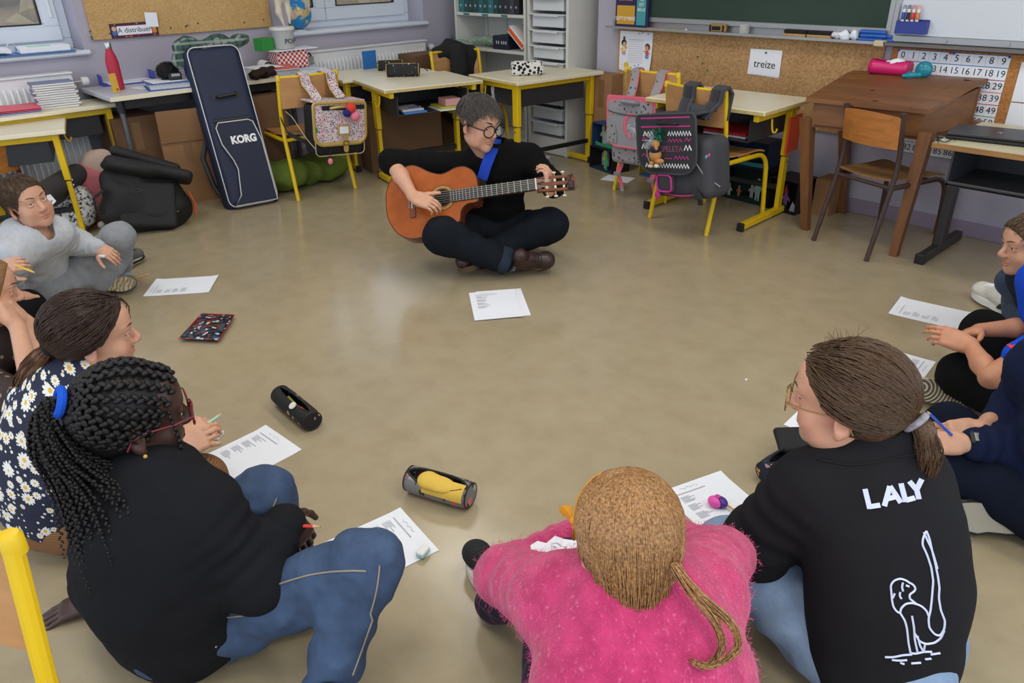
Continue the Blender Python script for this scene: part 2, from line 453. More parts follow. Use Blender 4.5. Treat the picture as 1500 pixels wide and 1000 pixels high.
# windows
for i, ((y0, y1), split) in enumerate(((W1, .25), (W2, 3.20))):
 X = XL-.235; zb = ZS+.024
 fr = MB()
 def bar(mb, ya, yb, za, zb_, x, d, bv=.006): mb.box((x, (ya+yb)/2, (za+zb_)/2), (d, yb-ya, zb_-za), b=bv)
 bar(fr, y0, y1, zb, zb+.06, X, .07); bar(fr, y0, y1, ZT-.06, ZT, X, .07); bar(fr, y0, y0+.06, zb+.06, ZT-.06, X, .07); bar(fr, y1-.06, y1, zb+.06, ZT-.06, X, .07)
 wo = struct('window_%d' % (i+1), fr, M_wframe)
 for a, c in ((y0+.055, split-.002), (split+.002, y1-.055)):
  s = MB(); za, zc = zb+.05, ZT-.05; x = X+.03
  for w_, d, q in ((.085, .055, 0), (.10, .03, .01)):
   bar(s, a+q, c-q, za+q, za+w_, x, d); bar(s, a+q, c-q, zc-w_, zc-q, x, d); bar(s, a+q, a+w_, za+w_, zc-w_, x, d); bar(s, c-w_, c-q, za+w_, zc-w_, x, d)
  so = part('sash', s, M_wframe, wo, True)
  g = MB(); w_ = .10
  for (p, q, r, u) in ((a+w_, c-w_, za+w_-.004, za+w_+.004), (a+w_, c-w_, zc-w_-.004, zc-w_+.004), (a+w_-.004, a+w_+.004, za+w_, zc-w_), (c-w_-.004, c-w_+.004, za+w_, zc-w_)): bar(g, p, q, r, u, x+.002, .034, 0)
  part('gasket', g, M_black, so, True)
  g = MB(); bar(g, a+w_-.004, c-w_+.004, za+w_-.004, zc-w_+.004, x, .004, 0); part('pane', g, M_glass, so, True, smooth=0)
  h = MB(); yy = c-.035 if i == 0 else a+.03; h.cyl((x+.03, yy, za+.14), (x+.03, yy, za+.23), .008, n=8); h.ell((x+.03, yy, za+.14), .010, nu=8, nv=6); h.ell((x+.03, yy, za+.23), .010, nu=8, nv=6); part('hinge', h, M_white, so, True)
# the hillside outside
def outside():
 n = NT('autumn_scrub'); v = n.co('Object')
 n.col(n.ramp(n.noise(3.2, v, 8, .75), [(.30, lin((52, 58, 34))), (.44, lin((132, 112, 58))), (.56, lin((104, 92, 74))), (.68, lin((186, 112, 62)))])); n.set(Roughness=.95)
 b = MB(); G = [[(-9-i*2.2, -22+j*2.6, -3.5+i*i*.05+i*.2+.5*math.sin(i*1.3+j*.9)) for j in range(26)] for i in range(16)]
 b.grid(np.array(G)); o = struct('hillside', b, n.m)
 b = MB(); r = random.Random(3)
 for k in range(1500):
  i = r.uniform(0, 14); y = r.uniform(-20, 40); s = r.uniform(.25, .6)
  b.ell((-9-i*2.2, y, -3.5+i*i*.05+i*.2+.3), (s, s*r.uniform(.8, 1.3), s*r.uniform(.7, 1.2)), rz(r.uniform(0, 3)), 7, 5)
 for q in b.V: q += np.array([noise.noise_vector(Vector(p)*3.1)[:] for p in q])*.22
 s_ = ob('scrub', b.mesh('scrub', n.m)); tag(s_, 'autumn coloured scrub on the slope outside the windows', 'scrub', kind='stuff')
 b = MB(); hx, hy = -14, 15.2
 t_ = thing('white_house', 'white rendered house wall outside the second window', 'building', (hx, hy, -3))
 b.box((hx, hy, .5), (3, 3.2, 7), b=.02); part('wall', b, mat('white_render', (235, 238, 240), .8), t_, True)
 b = MB(); b.prism([(-1.9, 0), (1.9, 0), (0, 1.2)], 3.6, (hx, hy+1.8, 4), np.array([[1, 0, 0], [0, 0, -1], [0, 1, 0]], float)); part('roof', b, mat('roof_tiles', (150, 80, 60), .8), t_, True)
outside()
# radiators
def radiator(ya, yb, zt, label, knob=True):
 X = XL+.07; zb = .12
 t_ = thing('radiator', label, 'radiator', (X, (ya+yb)/2, .0), 0, 'white panel radiators under the windows')
 p = MB(); p.box((X, (ya+yb)/2, (zb+zt)/2), (.055, yb-ya, zt-zb), b=.006); part('panel', p, M_white, t_, True)
 n_ = int((yb-ya)/.034); me = None
 for k in range(n_):
  y = ya+.04+k*(yb-ya-.08)/(n_-1)
  if me is None:
   p = MB(); p.tube([(0, 0, zb+.05), (.010, 0, zb+.08), (.010, 0, zt-.085), (0, 0, zt-.06)], .0105, 8); me = p.mesh('rib', M_white)
  o = ob('rib', me, t_, True); o.location = (X+.025, y, 0)
 p = MB(); p.box((X, (ya+yb)/2, zt+.004), (.085, yb-ya+.004, .012), b=.003); part('top_grille', p, M_white, t_, True)
 p = MB(); p.cyl((X, yb, zt-.055), (X, yb+.05, zt-.055), .009, n=10); part('pipe', p, M_alu, t_, True)
 p = MB(); p.lathe([(.012, 0), (.024, .004), (.026, .012), (.024, .04), (.018, .046)], (X, yb+.045, zt-.055), np.array([[1, 0, 0], [0, 0, 1], [0, -1, 0]], float)); part('valve_knob', p, M_white, t_, True)
radiator(2.80, 3.93, .775, 'white ribbed panel radiator beneath the window nearest the bookcase')
radiator(-.3, 1.26, .80, 'white ribbed panel radiator behind the stack of notebooks')

# ------------------------------------------------------------------ things on the left wall
M_pin = cork_mat('chipboard_pinboard', (176, 138, 84), (196, 158, 100), (210, 176, 122), 160)
t_ = thing('pinboard', 'wide tan chipboard pinboard on the lavender wall above the long table', 'pinboard', (XL, 2.05, .965))
b = MB(); b.box((XL+.01, 2.045, 1.42), (.02, 1.19, .91), b=.002); part('board', b, M_pin, t_, True)
for (px, py) in ((132, 46), (134, 54), (135, 57), (161, 49), (250, 41), (272, 39), (274, 37), (290, 34), (358, 33), (386, 29)):
 p = WX(px, py, XL+.022); q = MB().ell(p, .006, nu=8, nv=6); part('pin_head', q, mat('pin_grey', (90, 86, 80), .4), t_, True)
def wall_rect(pts, wall):   # pixel corners to local rectangle centre, size
 P = [(WX(x, y, XL+.024) if wall == 'L' else WY(x, y, YR-.02)) for x, y in pts]; a = 1 if wall == 'L' else 0
 u = [p[a] for p in P]; z = [p[2] for p in P]; return (min(u)+max(u))/2, (min(z)+max(z))/2, max(u)-min(u), max(z)-min(z)
def place_text(mb, wall, u, z, off, rot=0.):
 Rr = LW if wall == 'L' else RW
 return mb.xf(rz(rot)).xf(Rr, (XL+off, u, z) if wall == 'L' else (u, YR-off, z))
u, z, wd, ht = wall_rect([(164, 37), (229, 50)], 'L'); ht = .085; wd = .29
t_ = thing('wall_sign', 'dark bordered paper sign reading A distribuer pinned low on the pinboard', 'sign', (XL+.02, u, z-ht/2))
b = MB().box((0, 0, 0), (wd, ht, .002)); place_text(b, 'L', u, z, .0225); part('border', b, mat('plum_card', (62, 34, 44), .6), t_, True, 0)
b = MB().box((0, 0, 0), (wd*.72, ht*.6, .001)); place_text(b, 'L', u, z, .0245); part('panel', b, M_paper, t_, True, 0)
b = MB()
for s_ in (-1, 1): b.box((0, s_*ht*.33, 0), (wd*.74, .004, .001))
place_text(b, 'L', u, z, .0248); part('stripe', b, mat('magenta_stripe', (150, 40, 100), .6), t_, True, 0)
b = textmb('A distribuer', .042); place_text(b, 'L', u, z, .0256); part('lettering', b, M_ink, t_, True, 0)
for s_, cs in ((-1, ((70, 110, 180), (214, 170, 150))), (1, ((220, 130, 60), (240, 190, 90)))):
 for k in range(2):
  b = MB().ell((s_*wd*.42, -.012+k*.024, 0), (.015, .015, .0012), None, 9, 4); place_text(b, 'L', u, z, .0255); part('leaf_print', b, mat('print_%d%d' % (s_, k), cs[k], .6), t_, True)
for k in range(16):
 b = MB().ell((rnd.uniform(-.48, .48)*wd, rnd.choice((-.42, .42))*ht, 0), (.005, .003, .001), None, 6, 4); place_text(b, 'L', u, z, .0245); part('confetti_print', b, mat('confetti_%d' % (k % 3), ((210, 80, 50), (220, 180, 110), (110, 60, 80))[k % 3], .6), t_, True)
b = MB(); G = [[(u_, v_, .004*math.sin(u_*30)) for u_ in np.linspace(-.037, .037, 5)] for v_ in np.linspace(-.042, .042, 5)]; b.grid(G, .0008)
u2, z2, _, _ = wall_rect([(212, 20), (230, 37)], 'L'); place_text(b, 'L', u2, z2, .034, R_(-4)); single('paper_note', b, M_paper, 'small white note tucked over the corner of the A distribuer sign', 'note')

# ------------------------------------------------------------------ things on the right wall
M_cork = cork_mat('speckled_corkboard', (148, 110, 68), (178, 138, 92), (198, 162, 114), 110)
b = MB(); b.box(((-3.59-1.76)/2, YR-.008, .675), (1.83, .016, .49), b=.002)
single('corkboard', b, M_cork, 'long speckled corkboard panel under the green chalkboard', 'corkboard')
b = MB(); b.box(((-1.72+.4)/2, YR-.008, .68), (2.12, .016, .46), b=.002)
single('corkboard', b, cork_mat('corkboard_orange', (150, 96, 46), (178, 120, 62), (196, 142, 84), 110), 'orange-brown corkboard panel behind the number chart, under the whiteboard', 'corkboard')
n = NT('chalkboard_green'); v = n.co('Object'); n.col(n.ramp(n.noise(2.2, v, 5, .6), [(.3, lin((30, 52, 42))), (.7, lin((40, 64, 53)))])); n.set(Roughness=.7); M_chalk = n.m
t_ = thing('chalkboard', 'dark green chalkboard with an aluminium chalk ledge', 'chalkboard', (-2.62, YR, .92))
b = MB(); b.box((-2.61, YR-.022, 1.51), (1.70, .02, 1.06)); part('writing_surface', b, M_chalk, t_, True, 0)
b = MB(); b.box((-2.61, YR-.02, .985), (1.74, .035, .03), b=.003); b.box((-2.61, YR-.02, 2.05), (1.74, .035, .03), b=.003)
for x in (-3.475, -1.752): b.box((x, YR-.02, 1.51), (.03, .04, 1.1), b=.003)
part('frame', b, M_alu, t_, True)
b = MB(); b.prism([(0, 0), (.095, 0), (.095, .014), (.088, .014), (.085, .006), (.012, .006), (.012, .045), (0, .05)], 1.90, (-3.64, YR-.002, .925), np.array([[0, 0, 1], [-1, 0, 0], [0, 1, 0]], float)); part('chalk_ledge', b, M_alu, t_, True)
b = MB(); b.box((-1.765, YR-.075, .93), (.05, .05, .03), b=.004); part('ledge_end', b, mat('beige_plastic', (200, 186, 150), .5), t_, True)
t_ = thing('whiteboard', 'glossy whiteboard with an aluminium frame beside the green chalkboard', 'whiteboard', (-.68, YR, .93))
b = MB(); b.box((-.66, YR-.022, 1.51), (2.12, .02, 1.08)); part('writing_surface', b, mat('whiteboard_enamel', (206, 212, 220), .18), t_, True, 0)
b = MB(); b.box((-.66, YR-.022, .955), (2.16, .04, .035), b=.004); b.box((-.66, YR-.022, 2.06), (2.16, .04, .03), b=.004); b.box((-1.725, YR-.022, 1.5), (.03, .045, 1.12), b=.004)
part('frame', b, M_alu, t_, True)
b = MB(); b.box((-.66, YR-.05, .928), (2.16, .09, .016), b=.004); part('pen_ledge', b, mat('dull_aluminium', (120, 116, 116), .5, .5), t_, True)
for k in range(5):
 b = MB(); b.cyl((-1.46+k*.28, YR-.043, .955), (-1.46+k*.28, YR-.049, .955), .009, n=10); part('screw', b, M_alu, t_, True)
# marker holder with four markers
hx0, hx1 = WY(1311, 58, YR-.05)[0], WY(1355, 58, YR-.05)[0]
b = MB(); zc = .985; w_ = hx1-hx0
b.box(((hx0+hx1)/2, YR-.075, zc+.026), (w_, .003, .058)); b.box(((hx0+hx1)/2, YR-.056, zc-.002), (w_, .04, .004)); b.box(((hx0+hx1)/2, YR-.037, zc+.03), (w_, .003, .066))
for x in (hx0, hx1): b.box((x, YR-.056, zc+.027), (.003, .04, .058))
single('marker_holder', b, mat('blue_translucent', (38, 58, 150), .25, alpha=.82), 'translucent blue marker holder fixed to the whiteboard', 'holder')
for k, c_ in enumerate(((40, 70, 170), (30, 30, 34), (200, 50, 50), (214, 120, 60))):
 x = hx0+.02+k*.0235; nm = ('blue', 'black', 'red', 'orange')[k]
 t_ = thing('marker', '%s whiteboard marker standing in the blue holder' % nm, 'marker', (x, YR-.056, zc), 0, 'whiteboard markers in the holder')
 part('barrel', MB().cyl((0, 0, .05), (0, 0, .112), .0085, n=12), mat('marker_white', (222, 222, 224), .4), t_)
 part('print_band', MB().cyl((0, 0, .062), (0, 0, .096), .0088, n=12, cap=False), mat('marker_band_%d' % k, c_, .4, var=.5, vs=60), t_)
 part('cap', MB().lathe([(.0095, 0), (.0095, .048), (.009, .05)], (0, 0, .001), n=12), mat('marker_cap_%d' % k, c_, .35), t_)
 part('end_plug', MB().lathe([(.0085, .112), (.007, .128), (.005, .13)], n=12), mat('marker_end_%d' % k, tuple(min(255, int(v*.5+110)) for v in c_), .35), t_)
# ledge things
zl = .932
def ledge(px, py): p = WY(px, py, YR-.055); return p[0]
def eraser(px, label, L=.12, c1=(28, 26, 26), c2=(176, 142, 92), stand=False):
 x = ledge(px, 45); t_ = thing('board_eraser', label, 'eraser', (x, YR-.052, zl))
 if stand:
  part('wood_block', MB().box((0, 0, .026), (L, .03, .05), b=.008), mat('worn_wood', (150, 120, 74), .7, var=.15, vs=20), t_)
  part('felt', MB().box((-.004, -.016, .026), (L*.5, .003, .022), b=.001), mat('eraser_felt', c1, .95), t_)
  for s_ in (-1, 1): part('felt', MB().box((s_*L*.38, -.016, .026), (L*.1, .003, .036), b=.001), mat('eraser_felt', c1, .95), t_)
 else:
  part('wood_block', MB().box((0, 0, .010), (L, .05, .020), b=.004), mat('eraser_wood', c2, .7, var=.1, vs=30), t_)
  part('felt', MB().box((0, .002, .030), (L*.99, .046, .022), b=.006), mat('eraser_felt', c1, .95), t_)
eraser(1051, 'wooden board eraser standing on its side on the chalk ledge', .12, stand=True)
eraser(1166, 'dusty board eraser with chalky dark felt beside the glass jar', .135, (74, 66, 56))
eraser(1202, 'black felt board eraser beside the crumpled tissue', .135)
x0, x1 = ledge(966, 42), ledge(1007, 43); b = MB().box(((x0+x1)/2, YR-.06, zl+.004), (x1-x0, .02, .005), b=.001); single('ruler', b, mat('yellow_wood', (206, 160, 50), .5), 'yellow wooden ruler lying on the chalk ledge', 'ruler')
x0, x1 = ledge(949, 41), ledge(967, 41); b = MB().box(((x0+x1)/2, YR-.06, zl+.004), (x1-x0, .018, .006), b=.002); single('chalk_strip', b, mat('salmon_pink', (214, 130, 130), .7), 'salmon pink strip on the chalk ledge beside the yellow ruler', 'chalk')
b = MB().ell((ledge(1007, 44), YR-.07, zl+.007), .007, nu=10, nv=8); single('chalk_stub', b, M_paper, 'round white chalk stub at the end of the yellow ruler', 'chalk')
x = ledge(1090, 45); t_ = thing('glass_jar', 'small glass jar of coloured bits on the chalk ledge', 'jar', (x, YR-.055, zl))
part('glass', MB().lathe([(.026, 0), (.03, .004), (.03, .05), (.025, .056)], n=18), mat('jar_glass', (220, 226, 222), .06, alpha=.35), t_)
for k in range(16): part('chalk_bit', MB().ell((rnd.uniform(-.017, .017), rnd.uniform(-.017, .017), .008+rnd.random()*.03), (.007, .005, .004), rz(rnd.random()*3), 7, 5), mat('bit_%d' % (k % 4), ((226, 190, 150), (190, 120, 90), (230, 226, 216), (150, 140, 90))[k % 4], .8), t_)
b = MB(); f = SDF()
for k in range(9): f.ell((rnd.uniform(-.055, .055), rnd.uniform(-.015, .015), .018+rnd.random()*.022), (.026, .018, .016), rz(rnd.random()*3)@ry(rnd.random()), k=.006)
f.build(.004, mb=b, relax=0)
for q in b.V: q += np.array([noise.noise_vector(Vector(p)*45)[:] for p in q])*.006
b.V[0][:, 2] = np.maximum(b.V[0][:, 2], 0.0); b.xf(None, (ledge(1237, 55), YR-.05, zl)); single('crumpled_tissue', b, M_paper, 'crumpled white tissue on the chalk ledge by the blue markers', 'tissue')
for k, (dx, dz, dy) in enumerate(((-.012, .010, 0), (.03, .010, .022), (.0, .030, .0), (.026, .028, .02), (-.008, .049, .004))):
 x = ledge(1279, 60)+dx; b = MB().tube([(x-.07, YR-.062+dy, zl+dz), (x-.065, YR-.062+dy, zl+dz), (x+.062, YR-.062+dy, zl+dz), (x+.068, YR-.062+dy, zl+dz)], [.006, .0098, .0098, .006], 12)
 single('fat_marker', b, mat('marker_blue', (34, 92, 178), .35), ('bottom front', 'bottom back', 'middle front', 'middle back', 'topmost')[k]+' thick blue marker in the pile on the chalk ledge', 'marker', 'pile of blue markers on the chalk ledge')
# calendar
cx0, cx1 = WY(903, 38, YR-.05)[0], WY(950, 38, YR-.05)[0]; cw = cx1-cx0; cxm = (cx0+cx1)/2; cz = .935
t_ = thing('date_calendar', 'navy perpetual calendar reading 02 SEPTEMBRE on the chalk ledge', 'calendar', (cxm, YR-.05, cz)); ch = .34
def calp(name, mb, m, off): part(name, mb.xf(RW, (cxm, YR-.055-off, cz)), m, t_, True, 0)
calp('board', MB().box((0, ch/2, 0), (cw, ch, .02)), mat('navy_card', (32, 36, 78), .5), 0)
M_cream2 = mat('offwhite_print', (240, 236, 226), .6)
for k, d in enumerate('02'):
 calp('number_card', MB().box((-cw*.40+.027+k*.062, .205, 0), (.052, .085, .003)), mat('coral_card', (214, 106, 96), .6), .011)
 calp('digit', textmb(d, .10).xf(None, (-cw*.40+.027+k*.062, .205, 0)), M_cream2, .0135)
calp('month_card', MB().box((-cw*.17, .075, 0), (cw*.55, .115, .003)), mat('mustard_card', (200, 152, 44), .6), .011)
calp('month_lettering', textmb('SEPTEMBRE', .034).xf(None, (-cw*.17, .052, 0)), M_cream2, .0135)
calp('motto_strip', MB().box((cw*.30, .19, 0), (cw*.27, .35, .003)), mat('teal_card', (64, 150, 158), .6), .011)
for k, s_ in enumerate(('LA', 'VIE', 'EST', 'BELLE')): calp('motto_lettering', textmb(s_, .026).xf(None, (cw*.31, .20-k*.03, 0)), M_cream2, .0135)
# children's dot poster
u0, u1, za, zb = -3.565, -3.285, .655, .905
t_ = thing('dot_poster', 'white curling poster of dots with cartoon children, pinned at the corkboard end', 'poster', ((u0+u1)/2, YR-.02, za))
G = []
for v_ in np.linspace(0, 1, 9):
 G.append([(u0+(u1-u0)*s_, YR-.022-.02*(1-v_)**3*(s_), za+(zb-za)*v_+(.015*math.sin(s_*3.1) if v_ == 0 else 0)*-1) for s_ in np.linspace(0, 1, 9)])
part('sheet', MB().grid(G, .0006), M_paper, t_, True)
def pw(name, mb, m): part(name, mb.xf(RW, (0, YR-.0295, 0)), m, t_, True)
b = MB()
for i in range(11):
 for j in range(11): b.box((u0+.085+i*.0118, za+.055+j*.0145, 0), (.0035, .0035, .0004))
pw('dot_grid', b, M_ink)
for (cx, cz_, hc, sh, tr, fl_) in ((u0+.042, za+.13, (24, 20, 20), (236, 214, 90), (220, 140, 160), 1), (u1-.035, za+.115, (80, 50, 34), (214, 70, 60), (90, 150, 200), -1)):
 sk = mat('print_skin', (206, 150, 110), .7)
 for nm, dx, dz, rx_, rz_, m in (('hair_print', 0, .045, .022, .022, mat('print_hair_%d' % hc[0], hc, .7)), ('face_print', .004*fl_, .038, .016, .017, sk), ('shirt_print', 0, .006, .014, .018, mat('print_shirt_%d' % sh[1], sh, .7)), ('skirt_print', 0, -.018, .016, .014, mat('print_skirt_%d' % tr[0], tr, .7)), ('arm_print', .02*fl_, .016, .014, .004, sk), ('arm_print', -.016*fl_, .004, .011, .004, sk)):
  pw(nm, MB().ell((cx+dx, cz_+dz, .0005 if nm == 'hair_print' else .001), (rx_, rz_, .001), None, 10, 4), m)
 if fl_ > 0: pw('hair_print', MB().ell((cx, cz_+.075, .001), (.007, .014, .001), None, 8, 4), mat('print_hair_24', hc, .7))
pw('dog_print', MB().ell((u0+.07, za+.035, .001), (.022, .017, .001), None, 10, 4), mat('print_dog', (220, 190, 60), .7))
for k in range(7): pw('button_print', MB().ell((u0+.05+rnd.random()*.2, za+(.24 if k % 2 else .03)+rnd.uniform(-.012, .012), .001), (.005, .005, .001), None, 8, 4), mat('print_btn_%d' % (k % 3), ((80, 110, 170), (200, 80, 80), (90, 160, 90))[k % 3], .7))
# treize card, a stack of A5 sheets on one pin
cx, cz_ = (WY(1099, 71, YR-.02)+WY(1142, 112, YR-.02))[[0, 2]]/2
t_ = thing('word_card', 'white word card reading treize on a green pin', 'card', (cx, YR-.02, cz_-.07))
for k in range(3): part('sheet', MB().box((0, 0, 0), (.208, .144, .0015)).xf(rz(R_(-2+k*1.2))).xf(RW, (cx+.002*k-.002, YR-.019-.0018*k, cz_-.003*(2-k))), M_paper, t_, True, 0)
part('lettering', textmb('treize', .062).xf(rz(R_(-.5))).xf(RW, (cx+.002, YR-.0245, cz_-.012)), M_ink, t_, True, 0)
M_gpin = mat('green_pin', (36, 110, 70), .35)
part('pin', MB().ell((cx+.004, YR-.028, cz_+.055), .006, nu=9, nv=6), M_gpin, t_, True)
for (px, py) in ((1022, 83), (1029, 93), (1036, 103)):
 b = MB().ell(WY(px, py, YR-.02), .0055, nu=9, nv=6); single('push_pin', b, M_gpin, {83: 'upper', 93: 'middle', 103: 'lower'}[py]+' of three green push pins in the bare corkboard', 'pin', 'lone green pins in the corkboard')
# number chart 0..89
u0 = -1.685; cwid = .0525; z0 = .902; rh = .0575
t_ = thing('number_chart', 'white number chart of rows 0 to 89 pinned under the whiteboard', 'chart', (u0+5*cwid, YR-.02, z0-9*rh))
lc = [(46, 110, 180), (150, 60, 120), (220, 120, 60), (210, 60, 90), (70, 150, 80), (220, 120, 110), (190, 50, 70), (200, 170, 90), (120, 120, 130)]
for r_ in range(9):
 zc = z0-(r_+.5)*rh; sh = .004*max(0, r_-5)
 row = part('number_strip', MB().box((u0+5*cwid+sh, YR-.0185-.001*(r_ % 2), zc), (10*cwid, .0012, rh)), M_paper, t_, True, 0)
 part('rule', MB().box((u0+5*cwid+sh, YR-.0205, zc-rh/2+.002), (10*cwid, .001, .0035)), mat('chart_line_%d' % r_, lc[r_], .6), row, True, 0)
 b = MB()
 for k in range(1, 10): b.box((u0+k*cwid+sh, YR-.0203, zc), (.0009, .0006, rh*.9))
 part('cell_line', b, mat('faint_grey', (196, 198, 204), .7), row, True, 0)
 for k in range(10):
  part('numeral', textmb(str(r_*10+k), .044).xf(RW, (u0+(k+.5)*cwid+sh, YR-.0206, zc+.002)), M_ink, row, True, 0)
part('rule', MB().box((u0+5*cwid, YR-.0205, z0-.001), (10*cwid, .001, .0025)), mat('chart_line_0', lc[0], .6), t_, True, 0)
for dx, c_ in ((.004, (40, 80, 190)), (.255, (210, 60, 50)), (.272, (40, 120, 80)), (.52, (40, 90, 190))): part('pin', MB().ell((u0+dx, YR-.026, z0-.004), .006, nu=9, nv=6), mat('pin_%d' % c_[0], c_, .35), t_, True)
# white sheets at the end of the second corkboard
for k, (za, zb) in enumerate(((.70, .88), (.49, .695))):
 b = MB().box((-.93, YR-.0195, (za+zb)/2), (.36, .001, zb-za)); o = single('wall_sheet', b, M_paper, ('upper', 'lower')[k]+' of two large white sheets pinned to the orange corkboard above the laptop', 'sheet', smooth=0)
 if k: part('lettering', textmb('c', .05).xf(RW, (-1.03, YR-.021, .57)), M_ink, o, True, 0)
b = MB().box((-.98, YR-.03, .43), (.3, .03, .012), b=.002); single('cable_tray', b, M_white, 'thin white cable trunking on the wall behind the laptop', 'trunking')
# ------------------------------------------------------------------ furniture
M_ply = wood('beech_ply', (172, 124, 78), (192, 146, 96), 3., 0, .45)
M_seat = wood('beech_seat', (164, 114, 66), (188, 138, 86), 3., 1, .45)
M_oldply = wood('old_ply', (150, 92, 38), (196, 126, 62), 4., 0, .5)
M_oldseat = wood('worn_seat', (104, 76, 46), (150, 110, 64), 6., 1, .6)
M_dkwood = wood('stained_pine', (98, 62, 34), (140, 92, 52), 2.5, 0, .4)
M_dkwood2 = wood('stained_pine_upright', (94, 60, 33), (138, 90, 50), 2.5, 2, .4)
M_brtube = mat('brown_enamel_tube', (66, 48, 44), .45, var=.15, vs=25)
def arc(a, b, c, n=5):      # quadratic curve a..c bending at b
 return [tuple((1-t)**2*np.array(a)+2*t*(1-t)*np.array(b)+t*t*np.array(c)) for t in np.linspace(0, 1, n)]
def chair(name, label, loc, rot, frame_m, back_m, seat_m, group=None, kick=.03, top=.75, hw=.20, rail=True, oldstyle=False, seat_top=None):
 """tubular school chair: faces local +y, back posts at -y"""
 t = thing(name, label, 'chair', loc, rot, group); r = .0125; sh = seat_top or .405
 for s in (-1, 1):
  x = s*hw
  p = [(x*1.04, -.235-kick, 0), (x, -.185, sh-.03)]+arc((x, -.185, sh-.02), (x*.98, -.165, sh+.05), (x*.98, -.175, sh+.14), 4)+[(x*.98, -.21, top)]
  part('back_post', MB().tube(p, r, 10), frame_m, t)
  p = [(x, -.185, sh-.035), (x, .10, sh-.03)]+arc((x, .12, sh-.03), (x, .195, sh-.03), (x*1.03, .205, sh-.11), 6)+[(x*1.06, .225, 0)]
  part('leg', MB().tube(p, r, 10), frame_m, t)
  part('foot_cap', MB().cyl((x*1.06, .225, 0), (x*1.06, .224, .02), r*1.12, n=10), frame_m if not oldstyle else M_brtube, t)
  if not oldstyle: part('post_cap', MB().lathe([(r*1.16, -.02), (r*1.18, .004), (r*.9, .010), (r*.2, .011)], (x*.98, -.21, top), None, 12), frame_m, t)
 part('crossbar', MB().cyl((-hw, -.185, sh-.035), (hw, -.185, sh-.035), r*.85, n=8), frame_m, t)
 part('crossbar', MB().cyl((-hw, .09, sh-.035), (hw, .09, sh-.035), r*.85, n=8), frame_m, t)
 G = [[(u*hw*.99, -.185+.37*v, sh-.008+.012*(u*u)-.010*math.sin(v*3.1)-(.02*max(0, v-.85)/.15)) for v in np.linspace(0, 1, 10)] for u in np.linspace(-1, 1, 9)]
 part('seat', MB().grid(G, .009), seat_m, t)
 zb, zt = top-.185, top-.005
 if oldstyle: zb, zt = top-.165, top-.02
 G = [[(u*hw*.97, -.205-.035*(1-u*u)+.03*(.5-v)*.6, zb+(zt-zb)*v+(.012*(1-u*u) if oldstyle and v > .5 else 0)-(.02*(u*u-1)*0)) for v in np.linspace(0, 1, 7)] for u in np.linspace(-1, 1, 13)]
 part('backrest', MB().grid(G, .009), back_m, t)
 if rail:
  p = [(u*hw*.98, -.21-.035*(1-u*u), top-.002) for u in np.linspace(-1, 1, 13)]
  part('top_rail', MB().tube(p, .009, 8), frame_m, t)
 return t
def two_pt(pL, pR):
 """chair pose from the floor points of its back-left and back-right feet as seen from behind"""
 a, b = J(*pL), J(*pR); d = nrm(b-a); m = (a+b)/2; ang = math.atan2(d[1], d[0]); f = A(-d[1], d[0], 0); return m+f*.25, ang
GC = 'yellow tubular school chairs'
pc, pa = two_pt((953, 318), (1038, 345)); chair_spel = chair('school_chair', 'yellow tubular chair carrying the charcoal satchel, pushed under a cream desk', (pc[0], pc[1], 0), pa, M_yel, M_ply, M_seat, GC)
pg = J(902, 278); chair_grey = chair('school_chair', 'yellow tubular chair carrying the grey and pink unicorn satchel', (pg[0]+.21, pg[1]+.25, 0), R_(-2), M_yel, M_ply, M_seat, GC)
pf, fa = two_pt((434, 294), (521, 275)); chair_flow = chair('school_chair', 'yellow tubular chair carrying the flowered satchel at the long wall table', (pf[0], pf[1], 0), fa, M_yel, M_ply, M_seat, GC)
chair_coat = chair('school_chair', 'yellow tubular chair with a black coat over it in front of the bookcase', (-4.50, 3.70, 0), R_(-104), M_yel, M_ply, M_seat, GC)
pn = J(15, 795, .745); _r = nrm(A(RT[0], RT[1], 0)); _f = nrm(A(FW[0], FW[1], 0)); pn = pn-_r*.196-_f*.21; chair_near = chair('school_chair', 'yellow tubular chair standing alone behind the girl with braids', (pn[0], pn[1], 0), math.atan2(-_r[1], -_r[0]), M_yel, M_ply, M_seat, GC)
pb, ba = two_pt((1191, 350), (1276, 383)); chair_brown = chair('school_chair', 'old brown tubular chair with an orange ply backrest at the wooden writing desk', (pb[0], pb[1], 0), ba, M_brtube, M_oldply, M_oldseat, None, .03, .70, .165, False, True, .385)
chair_small = chair('school_chair', 'low wooden chair under the cream table behind the boy in grey', (-4.98, .56, 0), R_(100), mat('dark_red_tube', (92, 26, 28), .4), M_oldply, M_oldply, None, .02, .56, .17, False, True, .30)

